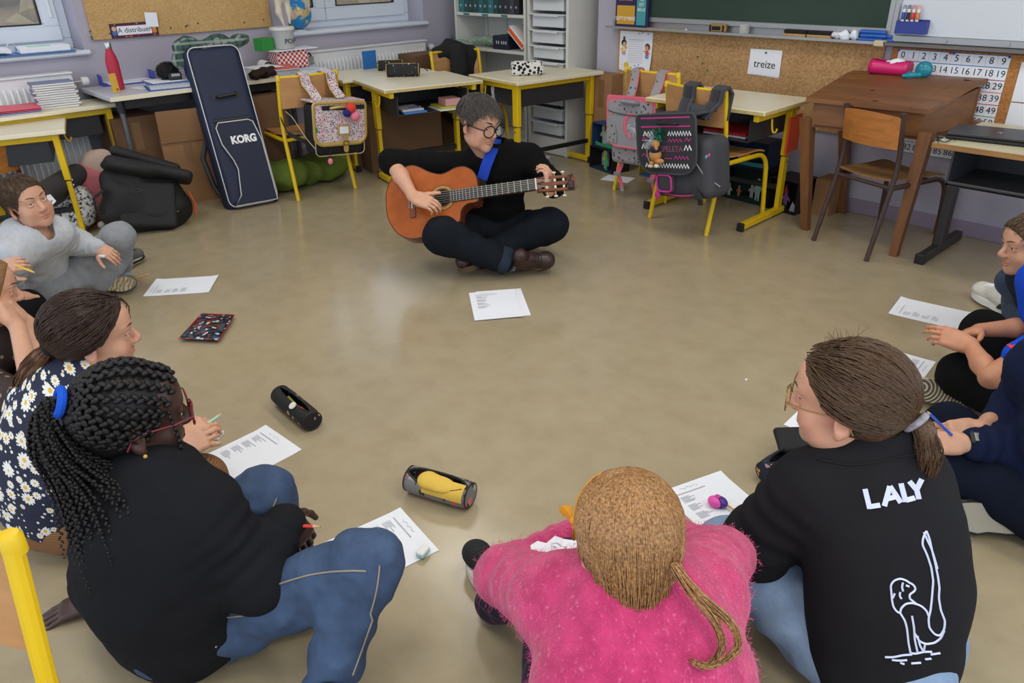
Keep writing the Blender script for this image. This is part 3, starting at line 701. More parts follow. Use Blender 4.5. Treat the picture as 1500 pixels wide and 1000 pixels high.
def desk(label, c, rot, w=.72, d=.52, h=.645, foot=(-.27, .20), col=.14, tray='open', hook=1, group='yellow legged school desks', cross=True):
 """height adjustable school desk: pupils sit on local -y"""
 t = thing('school_desk', label, 'desk', (c[0], c[1], 0), rot, group)
 part('tabletop', MB().box((0, 0, h-.011), (w, d, .022), b=.003), M_cream, t)
 e = MB()
 for s in (-1, 1): e.box((s*(w/2+.0005), 0, h-.012), (.002, d*.985, .017))
 e.box((0, -d/2-.0005, h-.012), (w*.985, .002, .017)); part('edge_band', e, M_edge, t)
 for s in (-1, 1):
  x = s*(w/2-.055)
  part('upper_column', MB().box((x, col, h*.75), (.034, .058, h*.5-.05), b=.004), M_yel, t)
  part('lower_column', MB().box((x, col, h*.27), (.026, .048, h*.52), b=.003), M_yel, t)
  part('foot', MB().box((x, (foot[0]+foot[1])/2, .027), (.036, foot[1]-foot[0], .036), b=.004), M_yel, t)
  for y in foot: part('foot_cap', MB().box((x, y, .024), (.039, .022, .046), b=.004), M_black, t)
  part('side_rail', MB().box((x, -.02, h-.042), (.03, d*.86, .036), b=.004), M_yel, t)
  for q in (.06, .12): part('bolt', MB().cyl((x+s*.017, col, h*.5-q*.5+.05), (x+s*.021, col, h*.5-q*.5+.05), .006, n=8), M_steel, t)
  k = MB().tube(arc((x+s*.024, -.12, h-.06), (x+s*.03, -.12, h-.15), (x+s*.055, -.12, h-.12), 7)+[(x+s*.058, -.12, h-.105)], .005, 7); part('bag_hook', k, M_yel, t)
 part('back_rail', MB().box((0, col, h-.042), (w-.13, .03, .036), b=.004), M_yel, t)
 if cross: part('strut', MB().box((0, col, .16), (w-.12, .02, .03), b=.004), M_black, t)
 b = MB(); y0, y1 = -d/2+.05, d/2-.10; hh = .115
 b.box((0, (y0+y1)/2, h-.06-hh), (w-.2, y1-y0, .006)); b.box((0, y1, h-.06-hh/2), (w-.2, .006, hh))
 for s in (-1, 1): b.box((s*(w/2-.1), (y0+y1)/2, h-.06-hh/2), (.006, y1-y0, hh))
 part('book_tray', b, M_dkmetal, t)
 return t
desk_R = desk('cream topped yellow desk behind the charcoal satchel chair, beside the wooden desk', (-2.37, 3.83), R_(2), .74, .54)
a_, b_, c_ = J(747, 124, .645), J(879, 106, .645), J(694, 107, .645); mid = (b_+c_)/2
desk_ns = desk('cream topped yellow desk holding the spotted pencil case, in front of the drawer tower', mid, math.atan2(b_[1]-a_[1], b_[0]-a_[0])+math.pi, .77, .56, foot=(-.27, .22), col=.20)
a_, b_, c_ = J(560, 132.5, .645), J(705, 117.5, .645), J(519, 116, .645); mid = (b_+c_)/2; r2_ = math.atan2(b_[1]-a_[1], b_[0]-a_[0])
desk_2 = desk('cream topped yellow desk with an open tray of books, behind the guitarist', mid, r2_, .70, .60, foot=(-.30, .08), col=.03)
desk_1 = desk('cream topped yellow desk pushed behind the one with the open book tray', (mid[0]-.56, mid[1]+.05), r2_+math.pi+R_(3), .72, .50, foot=(-.2, .22), col=.16)
c1 = J(163, 152, .645); desk_t1 = desk('cream topped yellow desk under the stack of notebooks by the radiator', (c1[0]-.15, c1[1]-.36), R_(-90), .80, .30, .645, foot=(-.12, .13), col=.09)
c2 = J(95, 183, .60); desk_t2 = desk('bare low cream topped yellow desk behind the boy in grey', (c2[0]-.20, c2[1]-.33), R_(-105), .74, .52, .60, foot=(-.26, .2), col=.19)
# long wall table
t = thing('wall_table', 'long grey-white topped table against the wall under the pinboard', 'table', (-5.1, 2.0, 0))
XT0, XT1, YT0, YT1, ZT_ = XL+.03, -4.80, 1.30, 2.74, .705
part('tabletop', MB().box(((XT0+XT1)/2, (YT0+YT1)/2, ZT_-.013), (XT1-XT0, YT1-YT0, .026), b=.003), mat('grey_laminate', (196, 198, 206), .35, var=.03), t, True)
part('edge_band', MB().box((XT1+.0015, (YT0+YT1)/2, ZT_-.013), (.004, YT1-YT0, .025), b=.001), M_cream, t, True)
part('apron', MB().box((XT1-.06, (YT0+YT1)/2, ZT_-.055), (.02, YT1-YT0-.1, .05)), M_black, t, True)
for (x, y) in ((XT1-.05, YT0+.06), (XT1-.05, YT1-.06), (XT0+.05, YT0+.06), (XT0+.05, YT1-.06)):
 part('leg', MB().cyl((x, y, .02), (x, y, ZT_-.03), .017, n=14), mat('grey_tube', (112, 112, 114), .35, .6), t, True)
 part('collar', MB().cyl((x, y, ZT_-.10), (x, y, ZT_-.03), .024, n=14), M_black, t, True)
 part('foot', MB().cyl((x, y, 0), (x, y, .022), .021, n=12), M_black, t, True)
# old wooden writing desk
t = thing('writing_desk', 'old dark-stained wooden writing desk with a sloping lid', 'desk', (-1.53, 4.03, 0))
FL, FR, BL, BR = J(1180, 336), J(1309, 374), A(-1.80, 4.27, 0), A(-1.27, 4.25, 0)
zf = .69; lfL, lfR = J(1181, 143, .705), J(1362, 161, .705); lbL, lbR = WY(1250, 101, 4.28), WY(1448, 112, 4.28)
zl_ = (lbL[2]+lbR[2])/2
for p, q in ((FL, lfL), (FR, lfR), (BL, lbL), (BR, lbR)):
 top_ = A(q[0]*.94+p[0]*.06, min(q[1]+.04, 4.26), .55); b = MB(); cen = (A(-1.56, 4.05, 0))
 for i in range(1):
  r0, r1 = .019, .030
  V = [(p[0]+sx*r0, p[1]+sy*r0, 0) for sx, sy in ((-1, -1), (1, -1), (1, 1), (-1, 1))]+[(top_[0]+sx*r1, top_[1]+sy*r1, .60) for sx, sy in ((-1, -1), (1, -1), (1, 1), (-1, 1))]
  b.add(V, [(0, 3, 2, 1), (4, 5, 6, 7), (0, 1, 5, 4), (1, 2, 6, 5), (2, 3, 7, 6), (3, 0, 4, 7)])
 part('leg', b, M_dkwood2, t, True)
def slab(P, th):   # four top corners, thickness down
 P = np.array(P); return MB().add(np.concatenate([P, P-A(0, 0, th)]), [(0, 1, 2, 3), (7, 6, 5, 4), (0, 4, 5, 1), (1, 5, 6, 2), (2, 6, 7, 3), (3, 7, 4, 0)])
I_ = lambda p, q, s: np.array(p)*(1-s)+np.array(q)*s
bL, bR = I_(lfL, lbL, .86), I_(lfR, lbR, .86)
z_ = A(0, 0, 1)
lid = [(lfL, I_(lfL, lfR, .085), I_(bL, bR, .085), bL), (I_(lfL, lfR, .085), I_(lfL, lfR, .86), I_(I_(lfL, bL, .5), I_(lfR, bR, .5), .86), I_(I_(lfL, bL, .5), I_(lfR, bR, .5), .085)),
       (I_(I_(lfL, bL, .505), I_(lfR, bR, .505), .085), I_(I_(lfL, bL, .505), I_(lfR, bR, .505), .86), I_(bL, bR, .86), I_(bL, bR, .085)), (I_(lfL, lfR, .862), lfR, bR, I_(bL, bR, .862))]
for P in lid: part('lid_plank', slab(P, .02), M_dkwood, t, True, 0)
part('back_ledge', slab([bL+A(0, .004, 0), bR+A(0, .004, 0), A(lbR[0], 4.29, bR[2]+.004), A(lbL[0], 4.29, bL[2]+.004)], .022), M_dkwood, t, True, 0)
for k, (px, py, s) in enumerate(((1272, 123, .010), (1279, 142, .012), (1249, 144, .007), (1388, 113, .012))):
 zz = .705+(zl_-.705)*.5 if k == 0 else .74; p = J(px, py, .77 if k in (0,) else (.735 if k in (1, 2) else zl_))
 u_ = (p-lfL)@nrm(lfR-lfL)/np.linalg.norm(lfR-lfL); v_ = (p[1]-lfL[1])/(bL[1]-lfL[1]); q = I_(I_(lfL, bL, v_), I_(lfR, bR, v_), u_)
 part('knot', MB().ell(q+A(0, 0, .0005), (s*1.5, s*.7, .002), None, 9, 4), mat('dark_knot', (40, 22, 14), .6), t, True)
def wallq(P): return MB().add(P, [(0, 1, 2, 3), (7, 6, 5, 4), (0, 4, 5, 1), (1, 5, 6, 2), (2, 6, 7, 3), (3, 7, 4, 0)])
def board(a, b, zb0, zb1, za0, za1, th=.018):
 d = nrm((b-a)*A(1, 1, 0)); n_ = A(-d[1], d[0], 0)*th
 P = [A(a[0], a[1], zb0), A(b[0], b[1], zb1), A(b[0], b[1], za1), A(a[0], a[1], za0)]; return wallq(np.array(P+[p+n_ for p in P]))
i_ = .03; fa_, fb_ = lfL+A(i_, .03, 0), lfR+A(-i_, .03, 0); ka, kb = A(lbL[0]+i_*.5, 4.27, 0), A(lbR[0]-i_*.5, 4.27, 0); zbk = bL[2]-.02
part('front_panel', board(fa_, fb_, .56, .56, .685, .685), M_dkwood, t, True, 0)
part('side_panel', board(fb_, kb, .56, .56, .685, zbk), wood('stained_pine_side', (98, 62, 34), (140, 92, 52), 2.5, 1, .4), t, True, 0)
part('side_panel', board(ka, fa_, .56, .56, zbk, .685), wood('stained_pine_side', (98, 62, 34), (140, 92, 52), 2.5, 1, .4), t, True, 0)
part('back_panel', board(kb, ka, .56, .56, zbk, zbk), M_dkwood, t, True, 0)
part('floor_panel', slab([A(*fa_[:2], .575), A(*fb_[:2], .575), A(*kb[:2], .575), A(*ka[:2], .575)], .012), M_dkwood, t, True, 0)
WD_PLANE = (lfL, lfR, bL, bR)
# dark framed desk with the laptop
t = thing('school_desk', 'dark framed desk with a worn oak edge, under the closed laptop', 'desk', (-.85, 3.85, 0), 0)
gx0, gx1, gy0, gy1, gz = -1.17, -.45, 3.52, 4.06, .64
gc = J(1366, 208, gz); gx0, gy0 = gc[0], gc[1]; gy1 = 4.05
part('tabletop', MB().box(((gx0+gx1)/2, (gy0+gy1)/2, gz-.012), (gx1-gx0, gy1-gy0, .022), b=.003), mat('ivory_laminate', (196, 188, 158), .4, var=.05), t, True)
part('edge_band', MB().box(((gx0+gx1)/2, gy0-.002, gz-.012), (gx1-gx0, .006, .023), b=.002), wood('oak_edge', (120, 84, 42), (164, 122, 70), 6, 0), t, True)
b = MB(); b.box(((gx0+gx1)/2, gy0+.20, gz-.17), (gx1-gx0-.16, .36, .008)); b.box((gx0+.085, gy0+.20, gz-.10), (.008, .36, .15)); b.box(((gx0+gx1)/2, gy0+.38, gz-.10), (gx1-gx0-.16, .008, .15)); b.box(((gx0+gx1)/2, gy0+.025, gz-.165), (gx1-gx0-.16, .01, .02), b=.004)
part('book_tray', b, M_dkmetal, t, True)
M_char = mat('charcoal_steel', (48, 44, 44), .5)
f0, f1 = J(1347, 378, .02), J(1418, 350, .02)
part('foot', MB().box((f0[0]+.01, (f0[1]+f1[1])/2, .025), (.042, f1[1]-f0[1]+.04, .05), b=.006), M_char, t, True); part('foot_cap', MB().box((f0[0]+.01, f0[1]-.02, .025), (.046, .03, .052), b=.005), M_black, t, True)
part('column', MB().box((f0[0]+.01, 3.97, .30), (.04, .08, .56), b=.005), M_char, t, True)
part('column', MB().box((gx1-.1, 3.97, .30), (.04, .08, .56), b=.005), M_char, t, True); part('foot', MB().box((gx1-.1, (f0[1]+f1[1])/2, .025), (.042, f1[1]-f0[1]+.04, .05), b=.006), M_char, t, True)
t = thing('laptop', 'closed black laptop on the dark framed desk', 'laptop', (-.93, 3.78, gz)); RL = rz(R_(8)); lc_ = J(1462, 196, gz+.02)
part('base', MB().box((0, 0, .008), (.35, .24, .014), b=.004).xf(RL, (lc_[0], lc_[1], gz)), M_black, t, True)
part('lid', MB().box((0, 0, .021), (.352, .242, .010), b=.004).xf(RL, (lc_[0], lc_[1], gz)), mat('laptop_black', (30, 30, 33), .35), t, True)
part('hinge', MB().cyl((-.12, .118, .016), (.12, .118, .016), .006, n=8).xf(RL, (lc_[0], lc_[1], gz)), M_black, t, True)
part('emblem', MB().tube([(.02*math.cos(a_)*(.6+.4*(a_ > 3)), .018*math.sin(a_)*(.7), .0265) for a_ in np.linspace(.5, 5.6, 16)], .0016, 5).xf(RL, (lc_[0]+.01, lc_[1], gz)), mat('grey_logo', (120, 120, 124), .3, .5), t, True)
b = MB().tube([J(1368+6*math.cos(a_*1.3)+a_*5, 205+3*math.sin(a_*2.3), gz+.006) for a_ in np.linspace(0, 5.5, 24)], .0022, 6); single('laptop_cable', b, M_black, 'thin black cable coiled beside the closed laptop', 'cable')

# ------------------------------------------------------------------ bookcase and drawer tower
M_bc = mat('offwhite_melamine', (208, 208, 202), .5, var=.02)
YB, BX0, BX1 = 4.16, -5.20, -4.36
t = thing('bookcase', 'off-white open bookcase with binders, in the corner', 'bookcase', ((BX0+BX1)/2, YB+.15, 0))
for x in (BX0+.011, BX1-.011): part('side_panel', MB().box((x, YB+.16, 1.0), (.022, .32, 2.0), b=.002), M_bc, t, True)
part('back_panel', MB().box(((BX0+BX1)/2, YB+.315, 1.0), (BX1-BX0-.046, .008, 1.98)), M_bc, t, True)
shz = [.06, .42, float(WY(720, 72, YB)[2])-.012, float(WY(720, 20, YB)[2])-.012, 1.42, 1.98]
for z in shz: part('shelf', MB().box(((BX0+BX1)/2, YB+.155, z), (BX1-BX0-.046, .30, .022), b=.002), M_bc, t, True)
for q in (.18, .45, .72): part('shelf_label', MB().box((BX0+q*(BX1-BX0), YB+.002, shz[3]), (.07, .002, .014)), mat('teal_label', (40, 120, 120), .6), t, True)
for x in (BX0+.06, BX0+.3):
 b = MB()
 for k in range(14): b.box((x, YB+.309, shz[2]+.03+k*.017), (.006, .004, .007))
 part('peg_hole', b, mat('hole_dark', (70, 70, 68), .8), t, True)
x = BX0+.03; k = 0; zb_ = shz[3]+.0115
bc = [(24, 110, 110), (16, 70, 66), (14, 58, 50), (16, 66, 62), (22, 96, 100), (18, 74, 70), (30, 110, 112), (20, 60, 60), (14, 40, 44), (34, 34, 40), (60, 54, 70), (30, 30, 34)]
while x < BX1-.06 and k < 12:
 w_ = .055 if k % 3 else .066; t = thing('ring_binder', '%s ring binder on the upper shelf of the bookcase' % ('teal', 'dark green', 'bottle green', 'dark teal', 'bright teal', 'pine green', 'turquoise', 'spruce green', 'blackish green', 'charcoal', 'grey-violet', 'black')[k], 'binder', (x+w_/2, YB+.15, zb_), 0, 'ring binders on the upper shelf')
 b = MB(); b.box((0, 0, .155), (w_-.004, .25, .31), b=.003); part('cover', b, mat('binder_%d' % k, bc[k], .45), t)
 part('spine_label', MB().box((0, -.1258, .17), (w_*.5, .001, .10)), M_paper if k in (6, 10) else mat('binder_lab_%d' % (k % 2), ((40, 120, 120), (30, 60, 60))[k % 2], .6), t)
 part('finger_hole', MB().lathe([(.011, 0), (.011, .002)], (0, -.1255, .05), np.array([[1, 0, 0], [0, 0, -1], [0, 1, 0]], float), 12), M_steel, t)
 x += w_+.001; k += 1
zb_ = shz[2]+.0115
b = MB(); b.box((0, 0, .05), (.17, .22, .10), b=.003); b.xf(rz(R_(2)), (BX0+.52, YB+.135, zb_)); o = single('dark_box', b, mat('navy_box', (30, 30, 48), .5), 'flat navy carton with pale lettering on the lower bookcase shelf', 'box')
b = MB()
for k in range(6): b.box((BX0+.46+k*.024+(k > 2)*.012, YB+.024, zb_+.052), (.012, .001, .022))
part('lettering', b, mat('pale_print', (190, 190, 200), .6), o, True, 0)
b = MB(); b.box((0, 0, .028), (.21, .29, .054), b=.002); Rr = ry(R_(38)); t = thing('paper_ream', 'orange and white paper ream leaning in the lower bookcase shelf', 'ream', (BX0+.72, YB+.15, zb_))
part('wrapper', b.xf(Rr, (BX0+.70, YB+.16, zb_+.075)), mat('ream_white', (226, 226, 226), .5), t, True); b = MB(); b.box((0, -.146, .028), (.2, .003, .03)); b.box((.1, 0, .03), (.012, .288, .056)); part('print', b.xf(Rr, (BX0+.70, YB+.16, zb_+.075)), mat('ream_orange', (222, 96, 40), .5), t, True)
f = SDF(); 
for k in range(7): f.ell((BX0+.12+k*.05, YB+.10+rnd.uniform(-.02, .05), zb_+.03+rnd.random()*.03), (.07, .06, .03), rz(rnd.random()*3), k=.02)
f.ell((BX0+.10, YB+.0, zb_+.02), (.09, .07, .025), ry(.25), k=.02)
b = f.build(.008); 
for q in b.V: q += np.array([noise.noise_vector(Vector(p)*22)[:] for p in q])*.014
b.V[0][:, 2] = np.maximum(b.V[0][:, 2], zb_+.0005); t = thing('plastic_bag', 'clear green-tinted plastic bag slumped on the lower bookcase shelf', 'bag', (BX0+.2, YB+.1, zb_))
part('film', b, mat('green_film', (168, 190, 172), .18, alpha=.6), t, True); part('contents', MB().ell((BX0+.33, YB+.13, zb_+.04), (.10, .06, .035), None, 14, 8), mat('green_bits', (130, 160, 120), .8, var=.5, vs=70), t, True)
G = [[(BX0-.03+.26*u+.0, YB-.02-.02*math.sin(u*3), zb_+.05-.085*math.sin(u*1.5)*(1 if u < 1 else 1)+.035*v) for v in (0, 1)] for u in np.linspace(0, 1, 9)]
part('zip_strip', MB().grid(G, .004), mat('green_strip', (30, 110, 84), .4), t, True)
# drawer tower
DX0, DX1, DY = -4.335, -3.915, 4.155
t = thing('drawer_tower', 'tall off-white storage tower of pull-out trays', 'storage unit', ((DX0+DX1)/2, DY+.18, 0))
for x in (DX0+.012, DX1-.012): part('side_panel', MB().box((x, DY+.18, 1.0), (.024, .36, 2.0), b=.002), M_bc, t, True)
part('plinth', MB().box(((DX0+DX1)/2, DY+.012, .06), (DX1-DX0-.05, .02, .11), b=.002), M_bc, t, True); part('back_panel', MB().box(((DX0+DX1)/2, DY+.355, 1.0), (DX1-DX0-.05, .008, 1.98)), M_bc, t, True)
part('base_panel', MB().box(((DX0+DX1)/2, DY+.18, .118), (DX1-DX0-.05, .34, .02)), M_bc, t, True)
tz = []
for (px, py) in ((808, 195+6), (808, 170+6), (808, 147+6), (808, 120), (808, 98+7), (808, 84+4), (808, 59+3), (808, 33+3), (808, 8+3)): tz.append(float(WY(px, py, DY)[2]))
zz = .155; me = None; pr = None; k = 0
while zz < 1.9:
 b = MB(); x0, x1 = DX0+.034, DX1-.034; w_ = x1-x0
 if pr is None:
  s_ = MB(); hh = .083
  s_.box((0, .16, .004), (w_*.84, .30, .006)); s_.box((0, .012, hh/2), (w_*.86, .006, hh)); s_.box((0, .312, hh/2), (w_*.86, .006, hh))
  for s in (-1, 1): s_.box((s*w_*.43, .16, hh/2), (.006, .30, hh))
  me = s_.mesh('tray_body', mat('tray_plastic', (206, 210, 212), .35)); s_ = MB(); s_.box((0, .0, hh), (w_, .03, .010), b=.004); s_.box((0, -.013, hh-.006), (w_*.7, .008, .016), b=.003)
  for s in (-1, 1): s_.box((s*w_*.47, .16, hh), (w_*.07, .31, .006))
  pr = s_.mesh('rim', mat('tray_plastic', (206, 210, 212), .35))
 o = ob('tray', me, t, True); o.location = ((x0+x1)/2, DY-.012+.006*((k*7) % 3), zz); q = ob('rim', pr, o, False)
 for s in (-1, 1): part('runner', MB().box(((DX0+DX1)/2+s*(w_/2+.004), DY+.17, zz+.086), (.012, .32, .006)), M_bc, t, True)
 zz += .1085; k += 1
# ------------------------------------------------------------------ bags on the chairs
def pattern_mat(name, base, cols, scale=90, rough=.8, dens=.5, bump=.1):
 """all-over small print: voronoi cells coloured at random over a base"""
 n = NT(name); v = n.co('Object'); d = n.mix(.35, v, n.noise(scale*.6, v, 2, out=1)) if False else v
 vo = n.new('ShaderNodeTexVoronoi', Scale=scale); n.lk(d, vo.inputs['Vector'])
 sep = n.new('ShaderNodeSeparateColor'); n.lk(vo.outputs['Color'], sep.inputs[0])
 k = len(cols); st = [(i/k, lin(c)) for i, c in enumerate(cols)]; c = n.ramp(sep.outputs[0], st, 'CONSTANT')
 f = n.math('MULTIPLY', n.math('LESS_THAN', vo.outputs['Distance'], .42), n.math('LESS_THAN', sep.outputs[1], dens))
 n.col(n.mix(f, lin(base), c)); n.set(Roughness=rough); n.bump(n.noise(300, v, 2), bump, .001); return n.m
M_liberty = pattern_mat('liberty_print', (208, 200, 204), [(44, 50, 92), (196, 66, 76), (70, 84, 110), (224, 140, 150), (40, 60, 90), (190, 60, 70)], 110, dens=1.1)
M_gold = mat('gold_leatherette', (196, 164, 92), .35, .35)
M_blkcloth = mat('black_cloth', (20, 20, 24), .8, bump=.15, bs=200)
M_navy = mat('navy_nylon', (24, 34, 62), .65, bump=.2, bs=220, var=.08, vs=6)
M_greycloth = pattern_mat('grey_star_print', (150, 150, 154), [(60, 60, 70), (220, 110, 130), (90, 90, 100), (60, 60, 70)], 55, dens=.33)
M_greyplain = mat('plain_grey_cloth', (150, 150, 156), .7, bump=.12, bs=200)
M_pink = mat('coral_pink_trim', (226, 104, 126), .6)
M_charc = mat('charcoal_nylon', (62, 63, 68), .75, bump=.2, bs=200, var=.06, vs=8)
M_charc2 = mat('dark_charcoal_nylon', (48, 48, 53), .75, bump=.2, bs=200)
M_mag = mat('magenta_trim', (198, 52, 140), .55)
def rrect(w, h, r, n=5, c=(0, 0), rb=None):
 """rounded rectangle outline, ccw; rb = radius of the bottom corners"""
 rb = r if rb is None else rb; P = []
 for (sx, sy, a0, q) in ((1, 1, 0, r), (-1, 1, 90, r), (-1, -1, 180, rb), (1, -1, 270, rb)):
  for k in range(n+1):
   a = R_(a0+90*k/n); P.append((c[0]+sx*(w/2-q)+q*math.cos(a), c[1]+sy*(h/2-q)+q*math.sin(a)))
 return P
def on_back(t, lift=0.): return None
RF = np.array([[1, 0, 0], [0, 0, -1], [0, 1, 0]], float)     # local xy outline -> faces -y
def panel(w, h, r, th, c, rb=None): return MB().prism(rrect(w, h, r, 5, (0, 0), rb), th, c, RF)
def outline(w, h, r, rad, c, rb=None, n=6): return MB().tube([(c[0]+x, c[1], c[2]+z) for x, z in rrect(w, h, r, 5, (0, 0), rb)], rad, n, closed=True)
def softbox(c, half, rd, puff=.0, h=.007):
 f = SDF().box(c, half, None, rd)
 if puff: f.ell((c[0], c[1]-half[1]*.4, c[2]-half[2]*.1), (half[0]*.95, half[1]*.8+puff, half[2]*.85), k=.02)
 return f.build(h)
def strap(pts, w, th, up=(1, 0, 0)):
 pts = np.array(pts, float); u = nrm(up); G = [[p-u*w/2, p, p+u*w/2] for p in pts]; return MB().grid(G, th)
def mv(mb, dx, dz, rot=0): return mb.xf(ry(rot), (dx, 0, dz))
# flowered satchel -------------------------------------------------
def at_chair(ch, name, label): return thing(name, label, 'school bag', ch.location[:], ch.rotation_euler[2])
t = at_chair(chair_flow, 'satchel', 'flowered satchel with gold trim and pompoms hanging on a chair back')
dx, zc, yb, tl = .075, .45, -.25, R_(-5)
def P_(name, mb, m, lab=None, sm=35): return part(name, mv(mb, dx, zc, -tl), m, t, label=lab, smooth=sm)
P_('body', softbox((0, yb-.075, -.02), (.175, .075, .155), .035), M_blkcloth)
P_('base_piping', outline(.34, .14, .03, .003, (0, yb-.155, -.105)), mat('beige_piping', (190, 172, 140), .6))
G = [[(u*.185, yb-.02-(.14*min(1, v*3.2) if v < .35 else .14+.02*math.sin((v-.35)*3)), .152-(0 if v < .12 else (v-.12))*.30*1.0) for v in np.linspace(0, .95, 14)] for u in np.linspace(-1, 1, 3)]
P_('flap', panel(.365, .255, .02, .008, (0, yb-.158, .02), .06), M_liberty)
P_('flap_top', MB().box((0, yb-.08, .152), (.365, .16, .01), b=.004), M_liberty)
P_('gold_border', MB().tube([(x, yb-.168, .02+z) for x, z in rrect(.355, .25, .02, 5, (0, 0), .06)], .011, 6, closed=True, flat=.35, up=(0, 1, 0)), M_gold)
P_('gold_border', MB().box((0, yb-.166, -.10), (.25, .006, .022), b=.003), M_gold)
P_('handle_band', MB().box((.03, yb-.168, .115), (.30, .006, .028), b=.002), M_blkcloth)
P_('handle', MB().tube(arc((-.07, yb-.172, .112), (-.0, yb-.20, .13), (.08, yb-.172, .112), 7), .0085, 8), M_gold)
P_('label_frame', panel(.085, .062, .006, .004, (.02, yb-.169, -.02)), M_gold); P_('label_card', panel(.06, .042, .003, .002, (.02, yb-.1735, -.02)), M_paper)
P_('buckle_strap', panel(.032, .105, .015, .006, (.03, yb-.170, -.105)), M_gold); P_('buckle', outline(.034, .024, .004, .003, (.03, yb-.178, -.10)), mat('antique_brass', (120, 96, 52), .35, .8))
P_('brand_tab', MB().box((-.165, yb-.170, -.01), (.012, .004, .028)), mat('leaf_green', (40, 140, 60), .6))
for (x, z, r, c_, nm) in ((.03, .085, .024, (34, 36, 120), 'navy'), (.06, .115, .031, (222, 66, 56), 'red'), (.085, .066, .032, (232, 130, 150), 'pink')):
 b = MB().ell((x, yb-.20, z), r, nu=20, nv=14)
 b.V[-1] += np.array([noise.noise_vector(Vector(p)*260)[:] for p in b.V[-1]])*.003
 P_('pompom', b, mat('%s_wool' % nm, c_, .95, bump=.6, bs=400), nm+' wool pompom', 180)
P_('charm_cord', MB().tube([(-.075, yb-.17, -.12), (-.085, yb-.175, -.16), (-.088, yb-.178, -.19)], .003, 6), M_blkcloth); P_('charm', MB().ell((-.088, yb-.18, -.205), (.016, .014, .02), None, 12, 8), mat('pink_wool', (232, 130, 150), .95), 'pink pompom charm')
for s, x in ((-1, -.09), (1, .06)):
 p = [(x+s*.004, yb-.10, zc+.16), (x-.01, yb-.05, zc+.21), (x-.025*(1 if s < 0 else .1), -.262, .70), (x-.03*(1 if s < 0 else .1), -.258, .752), (x-.03, -.225, .765), (x-.03, -.195, .74), (x-.03, -.19, .62)]
 part('shoulder_strap', strap([(q[0]+dx, q[1], q[2]) for q in p], .058, .010), M_liberty, t); part('strap_edging', MB().tube([(q[0]+dx-.029, q[1], q[2]) for q in p], .0045, 6), M_gold, t)
 part('strap_edging', MB().tube([(q[0]+dx+.029, q[1], q[2]) for q in p], .0045, 6), M_gold, t)
part('lower_strap', strap([(-.105, yb-.03, .36), (-.19, -.22, .42), (-.205, -.19, .50), (-.2, -.16, .52)], .03, .005, (0, .3, 1)), M_blkcloth, t)
part('cord', MB().tube([(-.11, yb-.155, .34), (-.14, yb-.12, .40), (-.16, -.25, .52), (-.19, -.235, .555)], .0025, 5), mat('beige_piping', (190, 172, 140), .6), t)
# grey and pink unicorn satchel ------------------------------------
t = at_chair(chair_grey, 'satchel', 'grey and coral pink satchel with a unicorn print, hanging on a chair back')
dx, zc, yb, tl = .03, .445, -.25, R_(3)
P_('body', softbox((0, yb-.07, -.03), (.18, .075, .19), .03), M_greycloth)
P_('flap', panel(.365, .29, .03, .008, (0, yb-.158, .035), .08), M_greyplain)
P_('flap_trim', outline(.365, .29, .03, .0065, (0, yb-.164, .035), .08), M_pink)
P_('yoke', panel(.345, .07, .02, .004, (0, yb-.166, .125)), M_greycloth); P_('top_band', panel(.36, .04, .012, .006, (0, yb-.163, .17)), M_pink)
P_('yoke_seam', MB().tube(arc((-.172, yb-.171, .10), (0, yb-.171, .06), (.172, yb-.171, .10), 9), .003, 6), mat('dark_seam', (70, 70, 76), .7))
for s in (-1, 1):
 P_('side_pocket', MB().prism([(s*x, z) for x, z in ((.18, -.09), (.18, .05), (.155, .055), (.12, .02), (.10, -.04), (.105, -.09))], .005, (0, yb-.166, 0), RF), M_greycloth)
 P_('pocket_trim', MB().tube([(s*x, yb-.172, z) for x, z in ((.18, .05), (.155, .055), (.12, .02), (.10, -.04), (.105, -.08))], .003, 6), M_pink if s > 0 else M_greyplain)
P_('print', MB().tube([(.02+.062*math.cos(a), yb-.168, .02+.07*math.sin(a)) for a in np.linspace(.9, 4.9, 18)], [.003+.010*math.sin(i/17*3.14) for i in range(18)], 6, flat=.25, up=(0, 1, 0)), M_pink, 'coral pink crescent print')
M_silver = mat('silver_print', (190, 192, 200), .35, .4, var=.2, vs=60)
for (x, z, rx_, rz_, a) in ((.02, -.005, .03, .018, .2), (.045, .022, .012, .024, -.5), (.058, .046, .016, .010, -.5), (0, -.035, .005, .022, .2), (.03, -.035, .005, .022, -.2), (.05, -.03, .005, .02, -.5), (-.012, .012, .010, .020, .6)):
 P_('unicorn_print', MB().ell((0, 0, 0), (rx_, .002, rz_), None, 12, 6).xf(ry(a), (x, yb-.168, z)), M_silver)
P_('unicorn_print', MB().cyl((.064, yb-.168, .055), (.076, yb-.168, .088), .004, .001, n=6), M_silver)
P_('star_print', MB().prism([(.018*(1 if k % 2 == 0 else .45)*math.sin(k*math.pi/5), .018*(1 if k % 2 == 0 else .45)*math.cos(k*math.pi/5)) for k in range(10)], .003, (-.15, yb-.166, .085), RF), mat('rosegold', (220, 150, 140), .4, .3))
P_('handle', MB().tube([(-.05, yb-.168, .16), (-.045, yb-.19, .162), (.06, yb-.19, .158), (.065, yb-.168, .156)], .014, 8), mat('silver_grey', (150, 152, 158), .4, .4))
